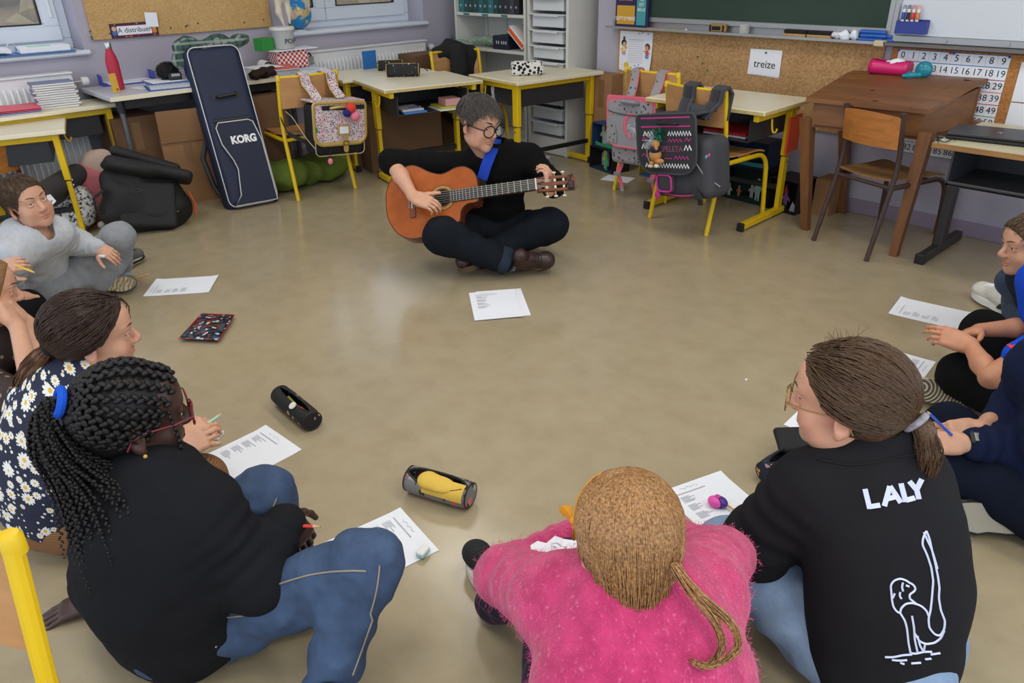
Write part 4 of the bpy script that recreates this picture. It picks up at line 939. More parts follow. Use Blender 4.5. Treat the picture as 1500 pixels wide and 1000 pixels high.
for s in (-1, 1):
 x = dx+s*.085-.02
 p = [(x, yb-.06, zc+.15), (x+s*.005, yb-.03, zc+.21), (x+s*.01, -.262, .70), (x+s*.012, -.255, .752), (x+s*.012, -.22, .762), (x+s*.012, -.19, .73), (x, -.185, .60)]
 part('shoulder_strap', strap(p, .055, .012), M_greycloth, t)
 for e in (-1, 1): part('strap_edging', MB().tube([(q[0]+e*.0275, q[1], q[2]) for q in p], .0045, 6), M_pink, t)
 x = dx+(-.11 if s < 0 else .16); z0_ = .235 if s < 0 else .24
 part('webbing', strap([(x, yb-.09, z0_), (x-.01, yb-.10, z0_-.05), (x-.02, yb-.11, z0_-.085)], .036, .004), M_pink, t)
 part('adjuster', MB().box((x-.02, yb-.115, z0_-.09), (.055, .012, .02), b=.003), mat('grey_buckle', (130, 130, 134), .4), t)
 part('webbing', strap([(x-.012, yb-.11, z0_-.095), (x, yb-.10, z0_-.14), (x+.012, yb-.10, z0_-.175)], .03, .004), M_pink, t); part('webbing_tip', MB().box((x+.014, yb-.10, z0_-.185), (.03, .006, .022), R=ry(.3)), M_greyplain, t)
# charcoal satchel with zigzags ------------------------------------
t = at_chair(chair_spel, 'satchel', 'charcoal satchel with white zigzags, SPELETA lettering and a plush charm')
dx, zc, yb, tl = .075, .455, -.25, R_(9)
P_('body', softbox((.035, yb-.085, -.085), (.195, .095, .155), .05), M_charc)
P_('flap', panel(.40, .30, .03, .010, (-.02, yb-.205, .045), .10), M_charc2); P_('flap_trim', outline(.40, .30, .03, .006, (-.02, yb-.212, .045), .10), M_charc)
P_('flap_top', MB().box((-.02, yb-.11, .185), (.35, .20, .014), b=.006), M_charc)
for z in (.178, .135): P_('flap_stripe', MB().box((-.02, yb-.214, z), (.33, .005, .007), b=.001), M_mag)
def zig(x0, x1, z, n, am, m, r=.0045):
 P_('zigzag', MB().tube([(x0+(x1-x0)*k/n, yb-.2165, z+(am if k % 2 else -am)) for k in range(n+1)], r, 5, flat=.35, up=(0, 1, 0)), m)
M_wz = mat('white_print', (232, 234, 238), .5)
zig(-.17, -.10, .10, 6, .011, M_wz); zig(.0, .15, .10, 16, .010, M_wz); zig(-.185, -.14, .035, 4, .011, M_wz); zig(.105, .15, .03, 4, .012, M_wz)
zig(-.165, .13, -.062, 30, .010, M_wz); zig(.0, .09, .066, 8, .008, M_mag, .003); zig(.11, .15, .07, 3, .008, M_mag, .003); zig(-.18, -.14, .075, 3, .008, M_mag, .003); zig(-.19, -.14, -.01, 3, .008, M_mag, .003); zig(.035, .13, -.02, 8, .008, M_mag, .003); zig(-.03, .02, -.025, 4, .003, M_mag, .002)
P_('lettering', textmb('SPELETA', .040).xf(RF, (.020, yb-.2165, .022)), mat('mauve_print', (156, 84, 120), .6), 'SPELETA lettering', 0)
P_('handle', MB().tube([(-.06, yb-.21, .16), (-.05, yb-.235, .158), (.06, yb-.235, .150), (.07, yb-.21, .15)], .010, 8), M_black)
for (c_, r) in (((-.075, -.235, -.005), (.036, .03, .034)), ((-.065, -.238, .05), (.022, .02, .022)), ((-.09, -.245, -.045), (.016, .018, .012)), ((-.04, -.245, -.035), (.030, .018, .014)), ((-.052, -.25, .032), (.010, .01, .018))):
 P_('plush_body', MB().ell((c_[0], yb+c_[1], c_[2]), r, None, 14, 10), mat('tan_plush', (190, 138, 78), .95, bump=.3, bs=300), 'tan plush figure', 180)
P_('plush_shirt', MB().ell((-.068, yb-.240, .022), (.029, .026, .022), None, 14, 10), mat('navy_felt', (28, 30, 56), .9), 'navy shirt', 180)
for x in (-.095, -.055): P_('plush_foot', MB().ell((x, yb-.25, -.058), (.014, .014, .011), None, 10, 8), mat('cream_felt', (226, 214, 190), .9))
b = MB()
for k in range(70):
 d = nrm([rnd.gauss(0, 1) for _ in range(3)]); b.tube([(-.045, yb-.23, .10), tuple(A(-.045, yb-.23, .10)+d*.045)], [.0016, .0006], 3)
P_('tinsel', b, mat('green_tinsel', (30, 130, 100), .25, .6), 'green tinsel pompom')
b = MB()
for k in range(46):
 d = nrm([rnd.gauss(-.4, .8), rnd.gauss(-.2, .3), rnd.gauss(-.2, .9)]); b.tube([(-.10, yb-.222, .07), tuple(A(-.10, yb-.222, .07)+d*.055)], [.0018, .0008], 3)
P_('tinsel', b, mat('white_tinsel', (196, 206, 208), .3, .4), 'white tassel')
P_('ring', MB().tube([(-.09+.055*math.cos(a), yb-.222, .01+.075*math.sin(a)) for a in np.linspace(1.3, 5.0, 16)], .003, 5), M_silver)
P_('front_pocket', softbox((-.045, yb-.19, -.155), (.055, .02, .05), .018), M_charc); P_('pocket_trim', outline(.10, .085, .022, .0055, (-.045, yb-.212, -.155)), M_mag)
P_('piping', MB().tube(arc((-.10, yb-.17, -.205), (.06, yb-.21, -.245), (.21, yb-.15, -.19), 9), .004, 6), M_mag); P_('seam', MB().tube([(.14, yb-.20, -.02), (.19, yb-.175, -.11), (.245, yb-.12, -.175)], .003, 6), mat('light_piping', (150, 150, 155), .6))
P_('side_strap', strap([(.13, yb-.195, -.17), (.16, yb-.20, -.20), (.17, yb-.19, -.235)], .045, .006), M_charc2); P_('clip', MB().box((.175, yb-.19, -.245), (.03, .012, .03), b=.003), M_black)
for (x, z, c_) in ((.19, .02, (226, 90, 150)), (.205, -.02, (120, 180, 200)), (.185, -.01, (200, 200, 205)), (.222, -.012, (214, 80, 140))): P_('dab_print', MB().ell((x, yb-.172, z), (.007, .004, .012), ry(.5), 8, 6), mat('dab_%d' % c_[0], c_, .5))
P_('pull_tab', MB().ell((-.115, yb-.19, -.225), (.02, .008, .02), None, 12, 8), M_mag)
for s in (-1, 1):
 x = dx+.02+s*.075
 p = [(x-s*.02, yb-.09, zc+.17), (x, yb-.05, zc+.215), (x+s*.012, -.265, .70), (x+s*.016, -.258, .757), (x+s*.018, -.22, .77), (x+s*.018, -.185, .735), (x, -.185, .60)]
 part('shoulder_strap', strap(p, .075, .016), M_charc, t); part('strap_webbing', strap([(q[0], q[1]-.012, q[2]+.002) for q in p[:4]], .034, .003), M_charc2, t)
part('back_pad', strap([(dx+.02, yb-.07, zc+.17), (dx+.02, yb-.04, zc+.225)], .20, .016), M_charc, t)
part('lower_strap', strap([(.12, yb-.02, .37), (.19, -.235, .45), (.215, -.20, .50)], .03, .004, (0, .3, 1)), M_charc2, t); part('strap_tail', strap([(.215, -.235, .49), (.222, -.235, .40), (.222, -.235, .29)], .028, .004), M_charc2, t)
# black coat over the chair by the bookcase and the white carrier bag
f = SDF(); cl = chair_coat.location; cr = rz(chair_coat.rotation_euler[2])
def CL(x, y, z): return cr@A(x, y, z)+A(cl[0], cl[1], 0)
f.path([CL(.12, -.27, .74), CL(.02, -.29, .75), CL(-.16, -.26, .73)], [.05, .06, .05], k=.05); f.path([CL(.0, -.27, .74), CL(.0, -.30, .55), CL(-.02, -.31, .32)], [.07, .12, .13], k=.06, flat=(cr@A(0, 1, 0), .5)); f.path([CL(-.13, -.26, .70), CL(-.15, -.29, .45), CL(-.13, -.29, .18)], [.06, .065, .05], k=.05); f.path([CL(.0, -.18, .74), CL(.0, -.15, .58)], [.06, .07], k=.05, flat=(cr@A(0, 1, 0), .5))
b = f.build(.011)
for q in b.V: q += np.array([noise.noise_vector(Vector(p)*9)[:] for p in q])*.02
t = thing('coat', 'black coat slung over the chair in front of the bookcase', 'coat', CL(0, -.28, .1)); part('shell', b, mat('black_fleece', (24, 24, 27), .9, bump=.3, bs=90), t, True, 180)
part('lining', MB().grid([[CL(x, -.262-.02*math.sin(x*20), .70+.05*v) for v in (0, .5, 1)] for x in np.linspace(.04, .18, 5)], .01), mat('teal_lining', (38, 60, 66), .8), t, True)
f = SDF(); p0 = J(722, 142, .50); f.path([p0, p0-A(0, 0, .11), p0-A(0, 0, .26)], [.03, .07, .10], k=.03, flat=(nrm([.7, .7, 0]), .55)); b = f.build(.008)
for q in b.V: q += np.array([noise.noise_vector(Vector(p)*26)[:] for p in q])*.012
t = thing('carrier_bag', 'white plastic carrier bag hanging from the desk hook behind the guitarist', 'bag', p0-A(0, 0, .36)); part('film', b, mat('white_film', (222, 224, 228), .3), t, True, 180)
part('handle', MB().tube([p0+A(0, 0, -.02), p0+A(.01, .0, .06), p0+A(.0, .0, .10), p0+A(-.01, 0, .06), p0+A(0, 0, -.02)], .006, 6), mat('white_film', (222, 224, 228), .3), t, True)

# ------------------------------------------------------------------ keyboard case and floor things under the wall table
bl, br = J(341, 311, .0), J(414, 297, .0); xk = nrm(br-bl); tp = WX(316, 64, -4.80); base = (bl+br)/2+A(-.035, 0, 0); yk = nrm(tp-base); zk = np.cross(xk, yk); zk = nrm(zk); yk = np.cross(zk, xk)
RK = np.stack([xk, yk, zk], 1); Lk = np.linalg.norm(tp-base); wk = np.linalg.norm(br-bl); dk = .13
if zk[0] < 0: pass
t = thing('keyboard_case', 'tall navy padded keyboard case lettered KORG, leaning on the wall table', 'case', base)
def K_(name, mb, m, sm=35): return part(name, mb.xf(RK, base), m, t, True, sm)
K_('shell', SDF().box((0, Lk/2, -dk/2), (wk/2+.012, Lk/2, dk/2), None, .04).box((0, Lk/2, -.02), (wk/2-.02, Lk/2-.03, .035), None, .02, .02).build(.010), M_navy)
M_pipe = mat('white_piping', (206, 206, 206), .5)
def kout(x0, x1, y0, y1, z, r, rad=.0035): return MB().tube([((x0+x1)/2+p[0], (y0+y1)/2+p[1], z) for p in rrect(x1-x0, y1-y0, r, 6)], rad, 6, closed=True)
K_('piping', kout(-wk/2+.005, wk/2-.005, .015, Lk-.015, .008, .05), M_pipe)
pk = [(-wk*.40, .02), (wk*.44, .02), (wk*.44, Lk*.40), (wk*.36, Lk*.515), (wk*.28, Lk*.53), (-wk*.30, Lk*.53), (-wk*.36, Lk*.50), (-wk*.33, Lk*.40), (-wk*.20, Lk*.30), (-wk*.16, Lk*.24), (-wk*.24, .08)]
K_('front_pocket', MB().prism(pk, .028, (0, 0, .005)), mat('navy_nylon_pocket', (20, 29, 54), .65, bump=.2, bs=220)); K_('piping', MB().tube([(x, y, .034) for x, y in pk], .0035, 6, closed=True), M_pipe)
K_('pocket_zip', MB().box((0, Lk*.545, .018), (wk*.72, .02, .012), b=.004), M_black)
K_('handle', MB().tube([(-wk*.18, Lk*.685, .012), (-wk*.16, Lk*.68, .035), (wk*.18, Lk*.69, .035), (wk*.2, Lk*.70, .012)], .009, 8), M_black)
for s in (-1, 1): K_('handle_mount', MB().box((s*wk*.2, Lk*.69, .012), (.035, .03, .01), b=.003), M_black)
K_('logo', textmb('KORG', .062, .001, .003).xf(ry(0), None).xf(np.diag([.9, 1.0, 1.]), (wk*.10, Lk*.415, .0345)), mat('white_print', (232, 234, 238), .5), 0)
K_('back_strap', MB().tube([(-wk/2-.005, Lk*.45, -.09), (-wk/2-.05, Lk*.35, -.10), (-wk/2-.03, Lk*.18, -.11), (-wk/2, Lk*.10, -.10)], .016, 8, flat=.4), M_black)
f = SDF(); 
for k in range(9): f.ell(base+RK@A(-wk*.5+wk*1.12*k/8, Lk+.012+.02*math.sin(k*1.7), -.05), (.05, .05, .035), rz(k), k=.03)
f.ell(base+RK@A(-wk*.60, Lk-.06, -.06), (.035, .05, .05), k=.03)
b = f.build(.008)
for q in b.V: q += np.array([noise.noise_vector(Vector(p)*16)[:] for p in q])*.014
n = NT('green_plaid'); 
def plaid(n, base, c1, c2, sc_, wd=.28):
 v = n.co('Object'); s = n.new('ShaderNodeSeparateXYZ'); n.lk(v, s.inputs[0]); out = lin(base); o = None
 for ax, c in ((0, c1), (1, c2), (2, c1)):
  f_ = n.math('LESS_THAN', n.math('FRACT', n.math('MULTIPLY', s.outputs[ax], sc_)), wd); o = n.mix(n.math('MULTIPLY', f_, .6), o if o is not None else out, lin(c))
 n.col(o); n.set(Roughness=.9)
plaid(n, (58, 84, 80), (150, 160, 150), (24, 40, 44), 22); single('plaid_scarf', b, n.m, 'green plaid scarf bundled on top of the navy keyboard case', 'scarf', smooth=180)
# slumped black gig bag
t = thing('gig_bag', 'slumped black padded gig bag with its flap open, on the floor by the case', 'bag', J(230, 335)); M_gig = mat('black_nylon', (19, 19, 20), .7, bump=.25, bs=180, var=.1, vs=8)
g0 = J(228, 342, .0); xg = nrm(J(290, 330)-J(175, 348)); xg = A(xg[0], xg[1], 0); ng = nrm(A(xg[1], -xg[0], 0)); RG = np.stack([xg, -ng, A(0, 0, 1)], 1)   # x along, y into depth, z up
def G_(*a): return RG@A(*a)+g0
lean = rx(R_(-20)); RGL = RG@lean
f = SDF().box(G_(-.02, .13, .17), (.19, .075, .15), RGL@ry(R_(16)), .07, .05).ell(G_(-.05, .11, .12), (.20, .10, .12), RG, .07).ell(G_(-.11, .15, .27), (.10, .08, .09), RG, .08).ell(G_(.10, .12, .11), (.13, .09, .11), RG, .06); f.cut((0, 0, .002), (0, 0, -1)); b = f.build(.010); b.V[0] += np.array([noise.noise_vector(Vector(q)*9)[:] for q in b.V[0]])*.022; part('body', b, M_gig, t, True, 180)
part('front_pocket', SDF().box(G_(.0, .045, .16), (.15, .02, .13), RGL@ry(R_(10)), .018, .02).build(.008), M_gig, t, True, 180)
part('pocket_zip', MB().tube([G_(-.15+.30*s, .018-.002, .075+.03*s) for s in np.linspace(0, 1, 6)], .004, 6), mat('zip_grey', (60, 60, 62), .4), t, True)
part('flap', SDF().box(G_(.055, .15, .325), (.225, .12, .03), RG@rx(R_(-22))@ry(R_(20)), .03, .02).ell(G_(-.05, .14, .34), (.15, .12, .035), RG@rx(R_(-22))@ry(R_(20)), .04).build(.009), M_gig, t, True, 180)
part('flap', SDF().box(G_(.045, .20, .375), (.185, .12, .028), RG@rx(R_(-14))@ry(R_(25)), .028, .02).build(.009), M_gig, t, True, 180)
part('carry_loop', MB().tube([G_(-.205, .05, .27), G_(-.26, .03, .24), G_(-.265, .03, .17), G_(-.215, .05, .14)], .012, 8, flat=.5), M_gig, t, True)
part('emblem', MB().tube([G_(-.04+.025*math.cos(a), .012, .255+.008*math.sin(a)) for a in np.linspace(0, 6.28, 16)], .0015, 4), mat('zip_grey', (60, 60, 62), .4), t, True)
part('ribbon', strap([G_(.225, .07, .20), G_(.245, .05, .13), G_(.235, .05, .06)], .02, .004), mat('orange_ribbon', (220, 84, 30), .6), t, True, label='orange ribbon')
# cushions under the desk
def cushion(label, px, py, zc, half, R, m, amp=.012, fr=10, k=.05):
 c = J(px, py, zc); f = SDF().ell(c, half, R, k=.02).box(c, np.array(half)*A(.8, .8, .55), R, .03, .05); b = f.build(.010)
 for q in b.V: q += np.array([noise.noise_vector(Vector(p)*fr)[:] for p in q])*amp
 b.V[0][:, 2] = np.maximum(b.V[0][:, 2], .001); return single('cushion', b, m, label, 'cushion', smooth=180)
n = NT('scribble_print'); v = n.co('Object'); n.col(n.ramp(n.noise(55, v, 3, .7), [(.42, lin((40, 40, 44))), (.50, lin((205, 206, 206)))])); n.set(Roughness=.9)
cushion('black and white scribble print cushion under the low desk', 95, 305, .14, (.17, .08, .15), rz(R_(60))@rx(R_(-30)), n.m)
o = cushion('pink cushion with a white pompom corner under the low desk', 138, 285, .16, (.15, .08, .20), rz(R_(60))@ry(R_(-22)), mat('dusty_pink', (194, 112, 122), .95, bump=.2, bs=120)); part('pompom', MB().ell(J(148, 329, .02), .02, nu=14, nv=10), mat('white_wool', (226, 222, 216), .95), o, True, label='white wool pompom')
cushion('pale beige cushion tucked behind the pink cushion', 143, 248, .30, (.10, .06, .13), rz(R_(60))@ry(R_(30)), mat('pale_beige', (196, 172, 158), .95))
b = SDF().cap(J(58, 285, .30), J(112, 255, .30), .055, .06, k=.02).cap(J(70, 292, .24), J(112, 268, .24), .05, .05).build(.009); single('blanket_roll', b, mat('dark_grey_felt', (58, 58, 60), .95, bump=.3, bs=90), 'rolled dark grey blanket lying on the cushions under the low desk', 'blanket', smooth=180)
p = [J(*q, .30) for q in ((60, 291), (77, 271), (93, 288), (76, 307))]; t = thing('shipping_label', 'white printed shipping label stuck on the scribble print cushion', 'label', p[3]); G = np.array([[p[0], p[1]], [p[3], p[2]]])+(A(.06, -.05, .0))
part('paper', MB().grid(G, .002), M_paper, t, True, 0)
q0 = G[1, 1]*.62+G[1, 0]*.2+G[0, 1]*.12+G[0, 0]*.06; b = MB()
for k in range(9): u_ = nrm(G[1, 1]-G[1, 0]); v_ = nrm(G[0, 1]-G[1, 1]); b.box(q0+u_*(k*.006-.024)+nrm(np.cross(u_, v_))*(.0025)*(-1 if np.cross(u_, v_)@(CAM-q0) < 0 else 1), (.0035, .02, .001), np.stack([u_, v_, np.cross(u_, v_)], 1))
part('barcode', b, M_ink, t, True, 0)
# cardboard boxes
def carton(label, c, size, rot, m=None, tape=True, flaps=False):
 t = thing('cardboard_box', label, 'box', (c[0], c[1], 0), rot); m = m or M_card; w_, d_, h_ = size; th = .006; z0 = c[2] if len(c) > 2 else 0
 for s in (-1, 1): part('side', MB().box((s*(w_/2-th/2), 0, z0+h_/2), (th, d_, h_)), m, t); part('side', MB().box((0, s*(d_/2-th/2), z0+h_/2), (w_-2*th, th, h_)), m, t)
 part('bottom', MB().box((0, 0, z0+th/2), (w_-2*th, d_-2*th, th)), m, t)
 if flaps: part('flap', MB().box((0, 0, 0), (w_, th, .20)).xf(rx(R_(12)), (0, -d_/2-.03, z0+h_+.09)), m, t)
 else:
  for s in (-1, 1): part('flap', MB().box((0, s*d_/4, z0+h_+th/2), (w_, d_/2-.003, th)), m, t)
 if tape: part('tape', MB().box((0, -d_/2-.001, z0+h_*.8), (.05, .002, h_*.3)), mat('brown_tape', (128, 94, 60), .4), t)
 return t
carton('open cardboard carton with a raised flap under the wall table', (-4.98, 1.72), (.30, .26, .40), R_(78), M_card, True, True)
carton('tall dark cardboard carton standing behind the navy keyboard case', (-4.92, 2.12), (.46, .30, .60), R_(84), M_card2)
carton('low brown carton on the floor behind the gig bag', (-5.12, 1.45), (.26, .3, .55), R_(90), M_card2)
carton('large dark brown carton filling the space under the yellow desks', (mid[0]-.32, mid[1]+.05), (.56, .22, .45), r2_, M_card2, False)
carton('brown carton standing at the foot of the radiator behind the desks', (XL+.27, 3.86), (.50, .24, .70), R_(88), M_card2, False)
carton('open brown carton against the wall beside the drawer tower', (-3.62, 4.25), (.19, .12, .62), R_(0), M_card)
b = MB().box(WX(542, 95, XL+.32), (.006, .12, .20), b=.001); single('blue_folder', b, mat('folder_blue', (40, 110, 180), .5), 'blue card folder standing beside the radiator', 'folder')
f = SDF(); g1 = J(455, 262, .0)
for k in range(8): f.ell(A(-4.72+rnd.uniform(-.05, .08), 2.12+k*.075, .08+rnd.random()*.05), (.10, .10, .085), rz(k), k=.05)
b = f.build(.011)
for q in b.V: q += np.array([noise.noise_vector(Vector(p)*11)[:] for p in q])*.03
b.V[0][:, 2] = np.maximum(b.V[0][:, 2], .001); single('cloth_bag', b, mat('olive_green_cloth', (92, 112, 34), .8, var=.1), 'crumpled olive green cloth bag under the flowered satchel chair', 'bag', smooth=180)
# shoebox dioramas
def shoebox(label, c, size, rot, outc, inc, bits):
 t = thing('shoebox_diorama', label, 'diorama', (c[0], c[1], c[2]), rot, 'shoebox dioramas by the wall'); w_, d_, h_ = size; th = .004
 mo = mat('box_%d_%d_%d' % outc, outc, .6); mi = mat('boxin_%d_%d_%d' % inc, inc, .8)
 part('back', MB().box((0, d_/2-th/2, h_/2), (w_, th, h_)), mi, t); part('floor', MB().box((0, 0, th/2), (w_, d_, th)), mi, t); part('roof', MB().box((0, 0, h_-th/2), (w_, d_, th)), mo, t)
 for s in (-1, 1): part('side', MB().box((s*(w_/2-th/2), 0, h_/2), (th, d_, h_)), mo, t)
 for nm, pts, c_, x, y in bits:
  part(nm, MB().prism(pts, .003, (x, y, 0), RF), mat('cut_%d_%d_%d' % c_, c_, .8), t, smooth=0)
house = [(-.045, .004), (.045, .004), (.045, .085), (.0, .135), (-.045, .085)]
def fig(s=1.): return [(x*s, z*s) for x, z in ((-.012, .004), (-.004, .004), (0, .04), (.004, .004), (.012, .004), (.014, .06), (.03, .05), (.03, .06), (.01, .085), (.012, .10), (.006, .118), (-.006, .118), (-.012, .10), (-.010, .085), (-.03, .06), (-.028, .05), (-.014, .06))]
tree = [(-.01, .004), (.01, .004), (.008, .05), (.035, .06), (.01, .10), (.02, .11), (0, .15), (-.02, .11), (-.01, .10), (-.035, .06), (-.008, .05)]
s1 = J(875, 240); shoebox('black shoebox diorama with yellow and green paper figures by the desk foot', (-3.46, 4.12, 0), (.26, .16, .155), R_(-12), (20, 20, 24), (24, 48, 80), [('figure', tree, (200, 190, 60), -.02, -.02), ('figure', fig(1.0), (60, 160, 110), .03, -.05), ('house', house, (150, 156, 160), -.08, .03)])
shoebox('blue shoebox diorama with a grey paper house, on top of the black one', (-3.47, 4.14, .157), (.25, .15, .16), R_(-10), (30, 60, 110), (22, 50, 90), [('house', house, (160, 162, 166), .0, -.03), ('tree', tree, (150, 180, 120), -.085, .0), ('grass', [(-.1, .004), (.1, .004), (.1, .02), (.04, .035), (-.02, .02), (-.1, .03)], (60, 140, 90), 0, -.055)])
shoebox('yellow and blue shoebox diorama on the floor under the unicorn satchel', (-3.06, 4.20, 0), (.28, .14, .15), R_(0), (200, 170, 40), (40, 90, 150), [('wave', [(-.13, .004), (.13, .004), (.13, .06), (.05, .05), (0, .075), (-.13, .07)], (210, 180, 50), 0, .03)])
shoebox('black shoebox diorama with pale green paper people under the cream desk', (-2.37, 4.17, 0), (.36, .2, .20), R_(-3), (26, 26, 30), (24, 60, 52), [('figure', fig(1.2), (150, 190, 170), .09, -.03), ('figure', fig(.8), (190, 190, 196), .03, .0), ('figure', fig(.6), (200, 120, 80), -.05, -.02), ('figure', fig(.7), (180, 186, 180), -.1, -.05)])
shoebox('navy shoebox diorama with silver shapes stacked under the cream desk tray', (-2.40, 4.18, .203), (.34, .18, .16), R_(2), (24, 40, 70), (30, 60, 100), [('figure', fig(.8), (200, 204, 210), -.04, -.03), ('band', [(-.14, .004), (.14, .004), (.14, .03), (-.14, .02)], (70, 150, 140), 0, -.05)])
shoebox('black shoebox diorama with a purple paper elf beside the desk column', (-2.06, 4.14, 0), (.20, .2, .19), R_(-8), (24, 22, 24), (26, 24, 28), [('figure', fig(1.0), (150, 90, 170), -.02, -.03), ('hat', [(-.035, .095), (-.005, .095), (-.02, .15)], (190, 50, 60), -.002, -.034), ('foil', [(.03, .004), (.07, .004), (.065, .04), (.045, .06), (.035, .03)], (176, 178, 184), .0, -.05)])
carton('small brown carton on the floor behind the wooden desk leg', (-1.88, 4.22), (.10, .16, .20), 0, M_card, False)
b = MB().box((-2.05, 4.02, .46), (.012, .16, .20), R=rz(.1)); single('orange_folder', b, mat('orange_card', (222, 82, 34), .55), 'bright orange folder standing under the cream desk by the wooden desk', 'folder')
for k, (px, py, a) in enumerate(((905, 262, .3), (785, 231, .5))):
 p = J(px, py); b = MB().box((0, 0, .001), (.20, .14, .001)).xf(rz(a), (p[0], p[1], 0)); single('floor_paper', b, M_paper, ('printed paper on the floor by the yellow shoebox', 'paper on the floor in front of the drawer tower')[k], 'paper', smooth=0)
# ------------------------------------------------------------------ people: shared builders
def camP(px, py, D): return CAM+ray(px, py)*(D/FOC)
def skin_mat(name, c, lip, rough=.5):
 n = NT(name); v = n.co('Object'); at = n.new('ShaderNodeAttribute'); at.attribute_name = 'tint'
 base = n.ramp(n.noise(30, v, 3), [(.3, tuple(x*.93 for x in lin(c))), (.7, lin(c))])
 n.col(n.mix(at.outputs['Fac'], base, lin(lip))); n.set(Roughness=rough); n.b.inputs['Subsurface Weight'].default_value = .08; n.b.inputs['Subsurface Radius'].default_value = (.012, .005, .003)
 n.bump(n.noise(220, v, 2), .05, .001); return n.m
SK_fair = skin_mat('skin_fair', (208, 158, 130), (186, 110, 98)); SK_tan = skin_mat('skin_tan', (196, 138, 106), (166, 90, 78)); SK_dark = skin_mat('skin_dark', (66, 42, 33), (84, 48, 44), .45)
def hair_mat(name, c1, c2, rough=.42):
 n = NT(name); v = n.co('Object'); f = n.noise(240, v, 3, .6); n.col(n.ramp(f, [(.3, lin(c1)), (.7, lin(c2))])); n.set(Roughness=rough); n.b.inputs['Specular IOR Level'].default_value = .35; return n.m
def cloth(name, c, rough=.85, bump=.25, bs=220, var=.06, vs=14): return mat(name, c, rough, bump=bump, bs=bs, var=var, vs=vs, spec=.12)
def denim(name, c1, c2):
 n = NT(name); v = n.co('Object'); f = n.noise(9, v, 6, .7); w_ = n.noise(240, v, 2)
 n.col(n.mix(n.math('MULTIPLY', w_, .35), n.ramp(f, [(.3, lin(c1)), (.7, lin(c2))]), lin(c2))); n.set(Roughness=.85); n.bump(w_, .3, .001); return n.m
def wrinkle(mb, amp=.006, fr=14, st=(1, 1, 1), seed=0., i0=0):
 for q in mb.V[i0:]:
  s_ = np.array(st)*fr
  for i in range(len(q)): 
   v = Vector((q[i]*s_+seed).tolist()); q[i] += np.array(noise.noise_vector(v)[:])*amp+np.array(noise.noise_vector(v*2.7)[:])*amp*.35
 return mb
